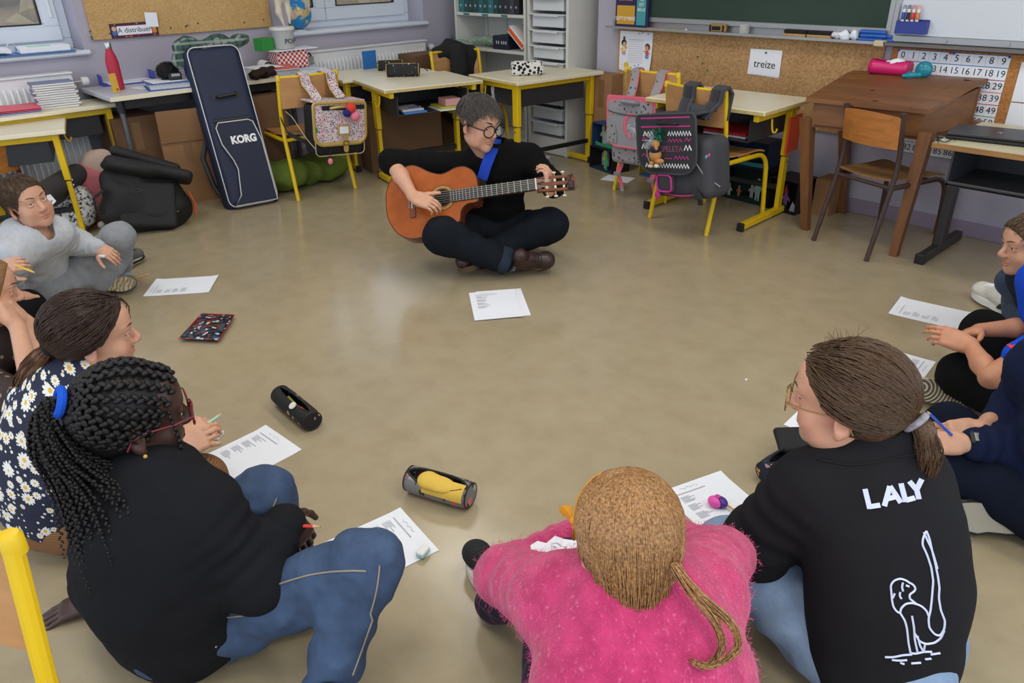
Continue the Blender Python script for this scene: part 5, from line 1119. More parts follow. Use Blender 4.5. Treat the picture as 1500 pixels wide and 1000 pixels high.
class Head:
 """face and skull in a frame x=right, y=forward, z=up; s=1 is an adult head 0.225 m tall"""
 def __init__(s, c, fwd, up=(0, 0, 1), sc_=1.):
  s.c = np.asarray(c, float); s.R = frame(fwd, up); s.s = sc_
 def W(s, *p): return s.c+s.R@(np.array(p, float)*s.s)
 def D(s, *p): return s.R@np.array(p, float)
 def e(s, f, c, r, rot=None, k=.01, op=1): f.ell(s.W(*c), np.array(r)*s.s, s.R if rot is None else s.R@rot, k*s.s, op)
 def k(s, f, a, b, ra, rb, k=.01, op=1): f.cap(s.W(*a), s.W(*b), ra*s.s, rb*s.s, k*s.s, None, op)
 def build(s, mb, neck_to=None, child=0., h=.0034, nr=.050):
  f = SDF(); e, k = lambda *a, **b: s.e(f, *a, **b), lambda *a, **b: s.k(f, *a, **b)
  e((0, -.014, .035), (.074, .094, .082)); e((0, .030, -.030), (.052+.009*child, .055, .076), k=.03); e((0, .062, -.097+.006*child), (.022, .020, .020), k=.03)
  e((0, .055, .045), (.055, .040, .045), k=.03)
  for x in (-1, 1):
   e((x*.034, .056, -.036), (.021+.009*child, .022, .026), k=.025); e((x*.042, .02, -.074), (.013+.006*child, .034, .022), k=.03)
   e((x*.030, .088, .006), (.017, .013, .012), k=.012, op=-1)
   e((x*.031, .0735, .004), (.0155, .0115, .0125), k=.004)
   e((x*.031, .0805, .0115), (.0165, .0088, .0050), ry(x*.12), k=.004); e((x*.031, .0800, -.0052), (.0145, .007, .0036), k=.004)
   e((x*.0115, .094, -.0335), (.0075, .009, .0065), k=.006)
   R2 = rz(x*-.45); e((x*.077, -.012, -.010), (.007, .018, .031), R2, k=.006); e((x*.081, -.010, -.006), (.004, .011, .020), R2, k=.005, op=-1); e((x*.076, -.004, -.036), (.007, .009, .011), R2, k=.006)
  e((0, .080, .026), (.048, .012, .010), k=.015); k((0, .084, .012), (0, .104, -.026), .0075, .0115, k=.012); e((0, .103, -.031), (.0105, .0095, .009), k=.006)
  e((0, .083, -.0575), (.020, .009, .0050), k=.005); e((0, .083, -.0675), (.0165, .009, .0060), k=.005); k((-.020, .086, -.0625), (.020, .086, -.0625), .0018, .0018, k=.003, op=-1)
  if neck_to is not None:
   a = s.W(0, -.022, -.06); n_ = np.asarray(neck_to, float); f.cap(a, n_, nr*s.s, nr*1.12*s.s, .03*s.s)
  i0 = len(mb.V); f.build(h, mb=mb, relax=1); V = mb.V[-1]; L = (V-s.c)@s.R/s.s
  t = np.maximum(0, 1-(((L[:, 0])/.024)**2+((L[:, 2]+.0625)/.0115)**2))*(L[:, 1] > .07); t = np.clip(t*2.2, 0, .6)
  for x in (-1, 1): t = np.maximum(t, .28*np.exp(-(((L[:, 0]-x*.042)/.02)**2+((L[:, 2]+.034)/.02)**2))*(L[:, 1] > .03)); t = np.maximum(t, .35*np.exp(-(((L[:, 0]-x*.08)/.01)**2+((L[:, 2]+.01)/.03)**2)))
  t = np.maximum(t, .3*np.exp(-(L[:, 0]/.012)**2-((L[:, 2]+.03)/.012)**2)*(L[:, 1] > .09))
  return t
 def eyes(s, parent, look=(0, 1, 0), iris=(70, 48, 32)):
  g = nrm(s.D(*look))
  for x in (-1, 1):
   b = MB(); fr_ = frame(g, s.D(0, 0, 1)); c = s.W(x*.031, .0748, .0035); r = .0125*s.s; Rm = fr_@np.array([[1, 0, 0], [0, 0, 1], [0, -1, 0]], float)
   prof = [(math.sin(a), math.cos(a)) for a in (0.02, .18, .30, .48, .8, 1.2, 1.6, 2.2, 2.8, 3.1)]; n_ = 18; V = []; 
   for sn, cs in prof: V += [(r*sn*math.cos(q), r*sn*math.sin(q), r*cs) for q in np.arange(n_)/n_*6.2832]
   F = []; M = []
   for i in range(len(prof)-1):
    for j in range(n_): F.append((i*n_+j, (i+1)*n_+j, (i+1)*n_+(j+1) % n_, i*n_+(j+1) % n_)); M.append(1 if i < 1 else (2 if i < 3 else 0))
   F.append(tuple(range(n_))); M.append(1); V = np.array(V)@Rm.T+c; b.V.append(V); b.F = [list(q) for q in F]; b.M = M; b.n = len(V)
   part('eye', b, [mat('eye_white', (226, 220, 214), .25), mat('pupil', (12, 10, 10), .15), mat('iris_%d_%d' % (iris[0], iris[2]), iris, .25)], parent, True, 180)
   lash = MB().tube([s.W(x*(.031+.0165*q), .0775+.0105*(1-q*q)**.5, .0095+.0035*(1-q*q)) for q in np.linspace(-1, 1, 7)], .0013*s.s, 5); part('lashes', lash, M_ink, parent, True)
 def brows(s, parent, m, th=.0032):
  for x in (-1, 1):
   p = [s.W(x*(.012+.040*q), .0962-.019*q*q, .0245+.008*math.sin(q*2.4)) for q in np.linspace(0, 1, 7)]; part('eyebrow', MB().tube(p, [th*s.s*v for v in (.7, 1.1, 1.2, 1.1, .9, .7, .3)], 6, flat=.6), m, parent, True)
 def glasses(s, parent, m, r=.024, th=.0018, lens=None, round_=1.):
  t = part('glasses', MB().tube([s.W(q*.010, .112, .004+.003*(1-q*q)) for q in np.linspace(-1, 1, 5)], th*1.1*s.s, 6), m, parent, True)
  for x in (-1, 1):
   P = [s.W(x*.034+r*math.cos(a)*(1.08), .108-.007*abs(math.cos(a))*(1 if x*math.cos(a) > 0 else .0), -.004+r*math.sin(a)*.92*round_) for a in np.arange(24)/24*6.2832]
   part('lens_rim', MB().tube(P, th*s.s, 6, closed=True), m, t, True); c = np.mean(P, 0); b = MB().add(np.array(P+[c]), [(i, (i+1) % 24, 24) for i in range(24)]); part('lens', b, mat('spectacle_lens', (236, 240, 242), .04, alpha=.04), t, True)
   part('temple', MB().tube([s.W(x*.060, .103, .002), s.W(x*.076, .06, .004), s.W(x*.080, .0, .006), s.W(x*.080, -.022, -.006), s.W(x*.077, -.032, -.026)], th*1.1*s.s, 6), m, t, True)
  return t
def hand(mb, wr, y, z, right, s=1., curl=(.35, .4, .45, .5), thumb=(.25, .3), spread=.05, elbow=None, er=.036, wr_r=.024, h=.0028, thdir=None, base=None):
 """palm, four fingers and thumb; y=finger direction, z=back of the hand; a bare forearm runs to the elbow when given"""
 f = SDF(); wr = np.asarray(wr, float); R = frame(y, z); th = -1 if right else 1; P = lambda *p: wr+R@(np.array(p, float)*s)
 f.box(P(0, .048, 0), np.array((.037, .043, .0125))*s, R, .012*s, .01*s); f.ell(P(th*.022, .030, -.008), np.array((.018, .030, .014))*s, R, k=.012*s); f.ell(P(-th*.022, .035, -.005), np.array((.015, .034, .012))*s, R, k=.012*s)
 f.cap(P(0, -.012, 0), P(0, .03, 0), wr_r*s, .027*s, .015*s, (R[:, 2], .68))
 tips = []
 for i, (x, L, r) in enumerate(((.0275, .072, .0083), (.0095, .080, .0086), (-.0095, .074, .0082), (-.0275, .058, .0074))):
  a = th*x; sp = th*x*spread*30*.03; p = A(a, .086-.006*abs(i-1.3), .001); c = curl[i]; ang = (base if base is not None else c*.8); pts = [p]
  for q, seg in enumerate((.46, .30, .24)):
   if q: ang += c*(1.1 if q == 1 else .75)
   d = A(math.sin(sp*8)*.6*math.cos(ang), math.cos(ang), -math.sin(ang)); p = p+nrm(d)*L*seg; pts.append(p)
  pts = [P(*v) for v in pts]; f.cap(P(a*.8, .055, 0), pts[0], .010*s, r*1.05*s, .006*s)
  for q in range(3): f.cap(pts[q], pts[q+1], (r-.0006*q)*s, (r-.0006*(q+1))*s, .0022*s)
  tips.append(pts)
 d = nrm(thdir if thdir is not None else (th*.72, .66, -.25)); p = A(th*.024, .016, -.008); pts = [P(*p)]; ax = nrm(np.cross(d, (0, 1, -.3)))
 for q, L in enumerate((.040, .031, .025)):
  p = p+d*L; pts.append(P(*p)); an = thumb[min(q, 1)]; d = nrm(d*math.cos(an)+np.cross(ax, d)*math.sin(an))
 for q, r in enumerate((.0125, .0105, .0095)): f.cap(pts[q], pts[q+1], r*s, (r-.0012)*s, .006*s)
 if elbow is not None: el = np.asarray(elbow, float); m = wr+(el-wr)*.62; f.cap(P(0, -.008, 0), m, wr_r*s, er*s, .015*s, None); f.cap(m, el, er*s, er*.98*s, .015*s)
 f.build(h, mb=mb, relax=1)
 tips.append(pts); return tips
def nails(tips, s, parent, m, z):
 for pts in tips:
  a, b = pts[-2], pts[-1]; d = nrm(b-a); zz = nrm(z-d*(z@d)) if abs(z@d) < .95 else nrm(np.cross(d, A(1, 0, 0)))
  part('fingernail', MB().ell(b+d*.001*s+zz*.0052*s, np.array((.0046, .0062, .0018))*s, np.stack([np.cross(d, zz), d, zz], 1), 8, 6), m, parent, True, 180)
def torso(f, pel, neck, shR, shL, rh, rw, rc, sr=.05, bow=.03, fl=.70, fold=None, up=1.):
 """trunk from pelvis to neck; returns the front direction"""
 pel, neck, shR, shL = (np.asarray(v, float) for v in (pel, neck, shR, shL)); ax = nrm(neck-pel); lat = nrm(shR-shL); fr = nrm(np.cross(ax, lat))*up
 fr = nrm(fr); L = neck-pel; pts = [pel, pel+L*.33-fr*bow*.8, pel+L*.66-fr*bow, pel+L*.86-fr*bow*.5]
 f.path(pts, [rh, rw, rc, rc*.86], k=.05, flat=(fr, fl), fold=fold)
 f.cap(shR, shL, sr, sr, .05); f.cap(pel+L*.84-fr*bow*.5, neck, rc*.62, sr*1.0, .05)
 return fr, pts
def hair_strands(paths, r0=.0016, r1=.0006, n=3):
 """paths (N,k,3) to thin tapering tubes"""
 P = np.asarray(paths, float); N, k, _ = P.shape; T = np.gradient(P, axis=1); T /= np.linalg.norm(T, axis=2)[:, :, None]+1e-9
 U = np.cross(T, np.array([.3, .5, .81])); U /= np.linalg.norm(U, axis=2)[:, :, None]+1e-9; W = np.cross(T, U); an = np.arange(n)/n*6.2832
 rr = np.linspace(r0, r1, k)[None, :, None, None]
 V = P[:, :, None]+rr*(np.cos(an)[None, None, :, None]*U[:, :, None]+np.sin(an)[None, None, :, None]*W[:, :, None]); V = V.reshape(-1, 3)
 b = np.arange(N)[:, None, None]*k*n+np.arange(k-1)[None, :, None]*n; j = np.arange(n)[None, None, :]; j2 = (j+1) % n
 F = np.stack([b+j, b+j2, b+n+j2, b+n+j], -1).reshape(-1, 4)
 mb = MB(); mb.V.append(V); mb.F = F.tolist(); mb.M = [0]*len(F); mb.n = len(V); return mb
def skin_obj(parent, mb, m, tint=None, smooth=180):
 me = mb.mesh('body', m, smooth); n_ = len(me.vertices); a = me.attributes.new('tint', 'FLOAT', 'POINT'); v = np.zeros(n_, np.float32)
 if tint is not None: v[tint[0]:tint[0]+len(tint[1])] = tint[1]
 a.data.foreach_set('value', v); return ob('body', me, parent, True)
def on_scalp(H, d, lift=0.):
 """point on the hair shell in direction d (head frame): skull or forehead, whichever lies further out"""
 d = nrm(d); r = A(.079, .099, .087)+lift; k = 1/np.linalg.norm(d/r); c2 = A(0, .062, .012); r2 = A(.060, .046, .052)+lift
 a_ = (d/r2)@(d/r2); b_ = -2*((d/r2)@(c2/r2)); e_ = (c2/r2)@(c2/r2)-1; D_ = b_*b_-4*a_*e_
 if D_ > 0: k = max(k, (-b_+math.sqrt(D_))/(2*a_))
 return A(0, -.014, .035)+d*k
def slerp_path(H, d0, d1, k, lift=0., sag=0.):
 d0, d1 = nrm(d0), nrm(d1); w_ = math.acos(max(-1, min(1, d0@d1)))+1e-6
 return [on_scalp(H, (math.sin((1-t)*w_)*d0+math.sin(t*w_)*d1)/math.sin(w_), lift+sag*math.sin(t*3.14)) for t in np.linspace(0, 1, k)]
def shoe(parent, heel, toe, up, s=1., upper=None, sole=None, lace=None, name='shoe', soleth=.022, high=0., trim=None):
 """heel and toe points on the sole; up = away from the sole"""
 heel, toe = np.asarray(heel, float), np.asarray(toe, float); y = nrm(toe-heel); R = frame(y, up); L = np.linalg.norm(toe-heel); P = lambda *p: heel+R@np.array(p, float)
 w_ = .038*s; f = SDF(); z0 = soleth
 f.ell(P(0, L*.80, z0+.018*s), (w_*1.12, L*.20, .030*s), R, k=.02); f.ell(P(0, L*.25, z0+.035*s), (w_*.95, L*.26, .045*s), R, k=.02); f.cap(P(0, L*.25, z0+.05*s), P(0, L*.78, z0+.02*s), .038*s, .028*s, .03, (R[:, 0], .95)); f.cap(P(0, L*.18, z0+.03*s), P(0, L*.2, z0+(.075+high)*s), .036*s, .036*s, .02)
 f.cut(P(0, 0, z0*.6), -R[:, 2]); o = part(name, f.build(.0055), upper, parent, True, 180)
 pts = []
 for t in np.arange(28)/28*6.2832:
  yy = math.cos(t); xx = math.sin(t); wf = w_*(1.22 if yy > 0 else 1.0)*(1-.10*math.exp(-((yy+.15)/.35)**2)); pts.append((xx*wf, L/2+yy*L*.51))
 part('sole', MB().prism([p for p in pts], soleth, heel, R), sole, o, True)
 if trim is not None: part('sole_edge', MB().tube([P(x*1.02, (y_-L/2)*1.01+L/2, soleth*.55) for x, y_ in pts], .0085*s, 6, closed=True), trim, o, True)
 if lace is not None:
  for q in np.linspace(.42, .68, 5): part('lace', MB().tube([P(x*.026*s, L*q, z0+(.092-.075*(q-.25))*s-.010*s*x*x) for x in np.linspace(-1, 1, 5)], .0028*s, 6), lace, o, True)
 return o
def limb(f, pts, rs, k=.02, fold=None, flat=None): f.path([np.asarray(p, float) for p in pts], rs, k, flat, fold)
def bodycore(mb, pel, neck, shR, shL, arms, legs, s=1.):
 """the limbs and trunk inside the clothes, one coarse surface"""
 f = SDF(); torso(f, pel, neck, shR, shL, .095*s, .085*s, .095*s, .04*s, .02)
 for a in arms: f.path([np.asarray(p, float) for p in a], [.036*s, .031*s, .024*s][:len(a)], .02)
 for l in legs: f.path([np.asarray(p, float) for p in l], [.062*s, .045*s, .03*s][:len(l)], .02)
 f.build(.011, mb=mb)
# ------------------------------------------------------------------ hair styles
def hair_cap(H, lift, planes, res=.0045, extra=None, amp=.003, fr=70):
 """hair volume over the skull; planes = list of (point, outward normal) cuts in the head frame"""
 f = SDF(); f.ell(H.W(0, -.014, .035), (A(.074, .094, .082)+lift)*H.s, H.R, k=.01)
 if extra: extra(f)
 for p, n_ in planes: f.cut(H.W(*p), H.D(*n_))
 return wrinkle(f.build(res, relax=1), amp, fr)
def hairline(H, lift, pt=(0, .078, .072), n_=(0, .79, -.62), ears=True, nape=-.075, bulk=.0, res=.0042, amp=.0012, fr=60, extra=None):
 """hair volume behind one hairline plane, with the ears left free"""
 f = SDF(); f.ell(H.W(0, -.014, .035), (A(.074, .094, .082)+lift)*H.s, H.R, k=.01); H.e(f, (0, -.050, -.010), (.066+bulk, .056+bulk, .058), k=.02); H.e(f, (0, .050, .047), A(.0555, .041, .047)+lift*.75, k=.01)
 if extra: extra(f)
 f.cut(H.W(*pt), H.D(*n_)); f.cut(H.W(0, 0, nape), H.D(0, .15, -1))
 if ears:
  for x in (-1, 1): H.e(f, (x*.088, -.004, -.012), (.030, .023, .034), k=.008, op=-1)
 return wrinkle(f.build(res, relax=1), amp, fr)
def behind(d, pt=(0, .078, .072), n_=(0, .79, -.62), ears=True, nape=-.06):
 p = on_scalp(None, d); 
 if (p-np.array(pt))@np.array(n_) > -.002 or p[2] < nape: return False
 if ears and ((abs(p[0])-.086)/.032)**2+((p[1]+.004)/.026)**2+((p[2]+.012)/.036)**2 < 1: return False
 return True
def rdir(r): return nrm([r.gauss(0, 1), r.gauss(0, 1), r.gauss(0, 1)])
def short_strands(H, n, length, ok, flow, lift=.010, k=6, seed=1, jit=.25, r0=.0019, r1=.0007, rise=.006):
 r = random.Random(seed); out = []
 while len(out) < n:
  d = rdir(r)
  if not ok(d): continue
  p = on_scalp(H, d, lift-.006); L = length*r.uniform(.7, 1.2); pts = [p]; j = np.array([r.gauss(0, jit) for _ in range(3)])
  for i in range(k-1):
   q = pts[-1]-A(0, -.014, .035); nn = nrm(q/A(.079, .099, .087)**2); t = np.array(flow(q))+j; t = nrm(t-nn*(t@nn)); v = q+t*L/(k-1); v = A(0, -.014, .035)+v; v2 = on_scalp(H, v-A(0, -.014, .035), lift-.004+rise*math.sin(i/(k-1)*2.6))
   pts.append(v*.25+v2*.75)
  out.append([H.W(*p) for p in pts])
 return hair_strands(out, r0*H.s, r1*H.s)
def merge(a, b):
 for v in b.V: a.V.append(v)
 a.F += [[i+a.n for i in q] for q in b.F]; a.M += b.M; a.n += b.n; return a
FWH = nrm([FW[0], FW[1], 0]); RTH = nrm([RT[0], RT[1], 0]); ZU = A(0, 0, 1)
# ------------------------------------------------------------------ guitarist
def guitarist():
 pel = J(728, 340, .10); t = thing('person', 'person in black with glasses playing a guitar, seated cross-legged on the floor', 'person', (pel[0], pel[1], 0))
 up = nrm(-FWH*.10+ZU); cen = pel+A(0, 0, .395)-FWH*.07; shR, shL = cen-RTH*.165-FWH*.02+A(0, 0, -.03), cen+RTH*.165+FWH*.03+A(0, 0, -.005); neck = cen+A(0, 0, .03)-FWH*.02
 elR, wrR = camP(573, 236, 3.56), camP(607, 288, 3.40); elL, wrL = camP(812, 272, 3.62), camP(805, 277, 3.44)
 hd = Head(camP(702, 181, 3.45), RTH*.68-FWH*.68-ZU*.16, ZU+RTH*.12-FWH*.04, 1.0)
 knR, anR, knL, anL = J(648, 346, .225), J(738, 381, .085), J(806, 330, .175), J(705, 374, .09)
 hipR, hipL = pel-RTH*.09+A(0, 0, .01), pel+RTH*.09+A(0, 0, .01)
 mb = MB(); bodycore(mb, pel, neck, shR, shL, [(shR, elR, wrR), (shL, elL, wrL)], [(hipR, knR, anR), (hipL, knL, anL)])
 n0 = mb.n; tint = hd.build(mb, neck+A(0, 0, -.04), h=.0034)
 # plucking hand on the strings, other hand behind the headstock
 hy = nrm(camP(642, 303, 3.38)-wrR); tips = hand(mb, wrR, hy, nrm(-FW+UP*.55-RT*.15), True, .94, (.55, .62, .66, .66), (.0, .05), .05, elR+(wrR-elR)*.08, .040, .026, base=.30, thdir=(-.55, .80, .05))
 t2 = hand(mb, wrL, nrm(UP*.9-FW*.35-RT*.1), nrm(-FW*.4-UP*.2+RT*.9), False, .92, (.7, .75, .8, .8), (.3, .3), .03, wrL+(elL-wrL)*.35, .034)
 body = skin_obj(t, mb, SK_fair, (n0, tint)); nails(tips, .94, t, mat('nail', (226, 170, 152), .3), nrm(-FW+UP*.5)); hd.eyes(t, (.15, 1, -.35)); hd.brows(t, mat('brow_dark', (44, 36, 32), .8), .0042); hd.glasses(t, mat('black_acetate', (20, 18, 18), .3), .0285, .0031)
 for x in (1,): part('ear_stud', MB().ell(hd.W(x*.086, -.002, -.040), .0035, nu=8, nv=6), M_black, t, True)
 # hair
 m = hair_mat('dark_grey_brown_hair', (30, 27, 26), (104, 99, 95)); ok = lambda d: d[2] > .18-.25*d[1]*(d[1] > 0)+(.25 if abs(d[0]) > .75 else 0)
 hb = hair_cap(hd, .013, [((0, .085, .062), (0, .55, -.83)), ((0, -.09, .012), (0, -.35, -.94)), ((.07, 0, .026), (.35, 0, -.94)), ((-.07, 0, .026), (-.35, 0, -.94))])
 merge(hb, short_strands(hd, 1300, .062, lambda d: d[2] > .24 and not (d[1] > .50 and d[2] < .52), lambda q: (q[0]*4.5-.05, .75 if q[1] > -.03 else -.5, -.35), .0155, seed=3, rise=.005))
 part('hair', hb, m, t, True, 180, 'short dark grey-brown hair with a cropped side')
 f = SDF(); f.ell(hd.W(0, -.016, .030), A(.0775, .0965, .082)*hd.s, hd.R); f.cut(hd.W(0, -.05, -.022), hd.D(0, .25, -1)); f.cut(hd.W(0, .028, 0), hd.D(0, 1, -.15)); part('cropped_side', f.build(.004), mat('stubble_hair', (92, 76, 68), .8), t, True, 180)
 # jumper
 f = SDF(); torso(f, pel+A(0, 0, .05), neck, shR, shL, .150, .135, .150, .066, .03, .68)
 limb(f, [shR, elR, elR+(wrR-elR)*.12], [.070, .057, .054], .03, (.003, 5, 0, RT)); limb(f, [shL, elL, elL+(wrL-elL)*.72], [.070, .057, .046], .03, (.003, 5, 0, UP))
 f.cap(neck+A(0, 0, .012), neck+A(0, 0, .03)-FWH*.01, .066, .064, .02); f.cap(neck+A(0, 0, .03), neck+A(0, 0, .2)-FWH*.03, .052, .050, .006, None, -1)
 part('jumper', wrinkle(f.build(.0075), .006, 13), cloth('black_knit', (17, 17, 18), .95), t, True, 180)
 # trousers
 f = SDF(); f.ell(pel, (.17, .15, .11), None, .05); limb(f, [hipR, knR, anR], [.098, .080, .062], .05, (.003, 4, 0, ZU)); limb(f, [hipL, knL, anL], [.098, .080, .062], .05, (.003, 4, 1, ZU)); f.cut((0, 0, .004), (0, 0, -1))
 part('trousers', wrinkle(f.build(.0075), .006, 11), cloth('dark_slate_trousers', (24, 28, 35), .9), t, True, 180)
 d = nrm(anR-knR); G = MB().tube([anR-d*.03, anR+d*.012, anR+d*.02], [.066, .069, .066], 18); part('trouser_cuff', G, cloth('slate_cuff', (44, 52, 66), .9), t, True)
 part('sock', MB().tube([anR+d*.01, anR+d*.05+RTH*.01], [.042, .040], 14), pattern_mat('patterned_sock', (70, 90, 110), [(190, 200, 206), (40, 50, 60), (170, 120, 80)], 90, dens=.8), t, True)
 M_br = mat('oxblood_leather', (52, 32, 28), .35, var=.2, vs=20); M_so = mat('brown_rubber', (84, 66, 46), .6)
 shoe(t, J(748, 388, .045), J(812, 384, .050), nrm(-FWH*.75+ZU*.65), 1.0, M_br, M_so, mat('dark_lace', (40, 28, 24), .8), 'boot', .024, .025)
 shoe(t, J(712, 385, .06), J(672, 398, .035), nrm(RTH*.55+ZU*.8+FWH*.2), .95, M_br, M_so, None, 'boot', .026, .02)
 return t
P_GUIT = guitarist()
# ------------------------------------------------------------------ guitar
def spline(P, n=8):
 P = np.array(P, float); out = []
 for i in range(len(P)):
  a, b, c, d = P[i-1], P[i], P[(i+1) % len(P)], P[(i+2) % len(P)]
  for u in np.arange(n)/n: out.append(.5*((2*b)+(-a+c)*u+(2*a-5*b+4*c-d)*u*u+(-a+3*b-3*c+d)*u**3))
 return np.array(out)
def guitar():
 T0, T1 = camP(566, 301, 3.505), camP(845, 262, 3.36); y = nrm(T1-T0); z = nrm(-FW+UP*.10-RT*.22); R = frame(y, z); L = np.linalg.norm(T1-T0); k = L/.91
 t = thing('guitar', 'orange-brown cutaway classical guitar with a blue strap', 'guitar', T0-A(0, 0, .15))
 Q = lambda *p: T0+R@(np.array(p, float)*k)
 def g(name, mb, m, parent=None, sm=35, lab=None): return part(name, mb.xf(R*k, T0), m, parent or t, True, sm, lab)
 out = spline([(0, 0), (.075, .008), (.150, .055), (.178, .125), (.165, .195), (.128, .26), (.118, .30), (.126, .335), (.118, .352), (.072, .362), (.045, .392), (.036, .445), (-.03, .45), (-.095, .44), (-.132, .40), (-.137, .355), (-.120, .305), (-.116, .27), (-.135, .22), (-.170, .165), (-.178, .12), (-.150, .055), (-.075, .008)], 5)
 M_top = wood('cedar_top', (146, 68, 18), (176, 90, 30), 2.2, 1, .22); M_side = wood('rosewood_side', (84, 40, 18), (120, 60, 26), 3, 1, .25); M_neck = wood('mahogany', (92, 46, 24), (126, 66, 36), 4, 1, .35); M_fb = mat('ebony_board', (24, 20, 20), .35)
 b = MB(); n = len(out); hole = [(.041*math.cos(a), .276+.041*math.sin(a)) for a in np.arange(40)/40*6.2832]
 b.prism(out, .090, (0, 0, -.094)); g('soundbox', b, M_side)
 g('top', MB().prism(out*.998, .004, (0, 0, -.0035)), M_top); g('binding', MB().tube([(x, yy, .0) for x, yy in out], .0022, 6, closed=True), mat('dark_binding', (48, 26, 16), .35))
 g('soundhole', MB().lathe([(.040, 0), (.040, .0012)], (0, .276, .0005), None, 32), mat('hole_black', (10, 7, 6), .9))
 for r, m in ((.044, (60, 40, 16)), (.060, (60, 40, 16))): g('rosette_ring', MB().tube([(r*math.cos(a), .276+r*math.sin(a), .0012) for a in np.arange(40)/40*6.2832], .0012, 5, closed=True), mat('rosette_dark', m, .4))
 b = MB(); V = []; F = []
 for i in range(48):
  a = i/48*6.2832; V += [(.046*math.cos(a), .276+.046*math.sin(a), .0012), (.058*math.cos(a), .276+.058*math.sin(a), .0012)]; F.append((2*i, 2*i+1, (2*i+3) % 96, (2*i+2) % 96))
 nn = NT('rosette_mosaic'); nn.col(nn.ramp(nn.noise(400, nn.co('Object'), 2), [(.4, lin((120, 84, 24))), (.6, lin((190, 150, 66)))])); g('rosette', MB().add(V, F), nn.m)
 g('fingerboard', MB().box((0, .515, .006), (.056, .41, .009), b=.001), M_fb); g('neck', MB().prism([(-.025, 0), (.025, 0), (.024, -.016), (.012, -.026), (-.012, -.026), (-.024, -.016)], .30, (0, .72, -.0), np.array([[1, 0, 0], [0, 0, -1], [0, 1, 0]], float)), M_neck)
 x0 = .72; s_ = .62
 for i in range(1, 19): yy = x0-s_*(1-2**(-i/12)); g('fret', MB().box((0, yy, .0115), (.055, .0022, .0022)), M_steel)
 g('nut', MB().box((0, .722, .009), (.054, .006, .014), b=.001), mat('bone', (232, 224, 204), .4))
 for i in range(6):
  x = -.021+.0084*i; g('string', MB().tube([(x*1.3, .13, .008), (x, .70, .0145), (x, .722, .0165), (-.016 if i < 3 else .016, .76+.025*(i % 3), .002)], .0007 if i > 2 else .001, 4), mat('string_grey', (206, 206, 200), .3, .5))
 g('bridge', MB().box((0, .128, .004), (.155, .028, .008), b=.002), M_neck); g('saddle', MB().box((0, .128, .010), (.07, .004, .005)), mat('bone', (232, 224, 204), .4))
 for i in range(6): g('string_tie', MB().tube([(-.027+.011*i, .112, .009), (-.027+.011*i, .120, .012)], .002, 5), mat('string_grey', (206, 206, 200), .3, .5))
 # slotted headstock
 hs = frame((0, math.cos(-.18), math.sin(-.18)), (0, 0, 1))
 def hsg(name, mb, m): return g(name, mb.xf(hs, (0, .725, -.0)), m)
 for x in (-1, 1): hsg('headstock_rail', MB().prism([(x*.034, .0), (x*.036, .17), (x*.024, .17), (x*.023, .0)] if x > 0 else [(x*.023, .0), (x*.024, .17), (x*.036, .17), (x*.034, .0)], .02, (0, 0, -.02)), M_neck)
 hsg('headstock_rail', MB().prism([(-.008, 0), (.008, 0), (.008, .17), (-.008, .17)], .02, (0, 0, -.02)), M_neck); hsg('headstock_end', MB().prism([(-.036, .145), (.036, .145), (.036, .175), (.022, .186), (.0, .182), (-.022, .186), (-.036, .175)], .02, (0, 0, -.02)), M_neck); hsg('headstock_end', MB().prism([(-.034, 0), (.034, 0), (.034, .02), (-.034, .02)], .02, (0, 0, -.02)), M_neck)
 for x in (-1, 1):
  for q in (.045, .085, .125):
   hsg('string_roller', MB().cyl((x*.010, q, -.008), (x*.022, q, -.008), .0058, n=10), mat('bone', (232, 224, 204), .4)); hsg('tuner_shaft', MB().cyl((x*.034, q, -.012), (x*.05, q, -.016), .0025, n=8), M_gold); hsg('tuning_key', MB().ell((x*.056, q, -.018), (.005, .010, .007), None, 10, 8), mat('pearl_key', (226, 222, 210), .3))
 hsg('clip_tuner', MB().box((.018, .155, .014), (.04, .028, .018), b=.005), M_black); hsg('clip_tuner', MB().cyl((-.034, .165, .016), (.012, .14, .016), .0035, n=8), M_black); hsg('tuner_light', MB().ell((.012, .148, .024), .003, nu=8, nv=6), mat('red_led', (230, 40, 30), .3))
 # strap
 p = [camP(703, 276, 3.52), camP(706, 262, 3.50), camP(713, 240, 3.48), camP(722, 218, 3.50), camP(727, 205, 3.58), camP(728, 199, 3.70)]
 def ribbon(P, w_, th): 
  P = np.array(P); tt = np.gradient(P, axis=0); s = [nrm(np.cross(a, -FW)) for a in tt]; return MB().grid([[q-v*w_/2, q, q+v*w_/2] for q, v in zip(P, s)], th)
 part('strap', ribbon(p[1:], .050, .004), cloth('royal_blue_webbing', (28, 62, 168), .6, .3, 300), t, True, label='royal blue strap'); part('strap_end', ribbon(p[:2], .046, .006), M_black, t, True)
 return t
guitar()
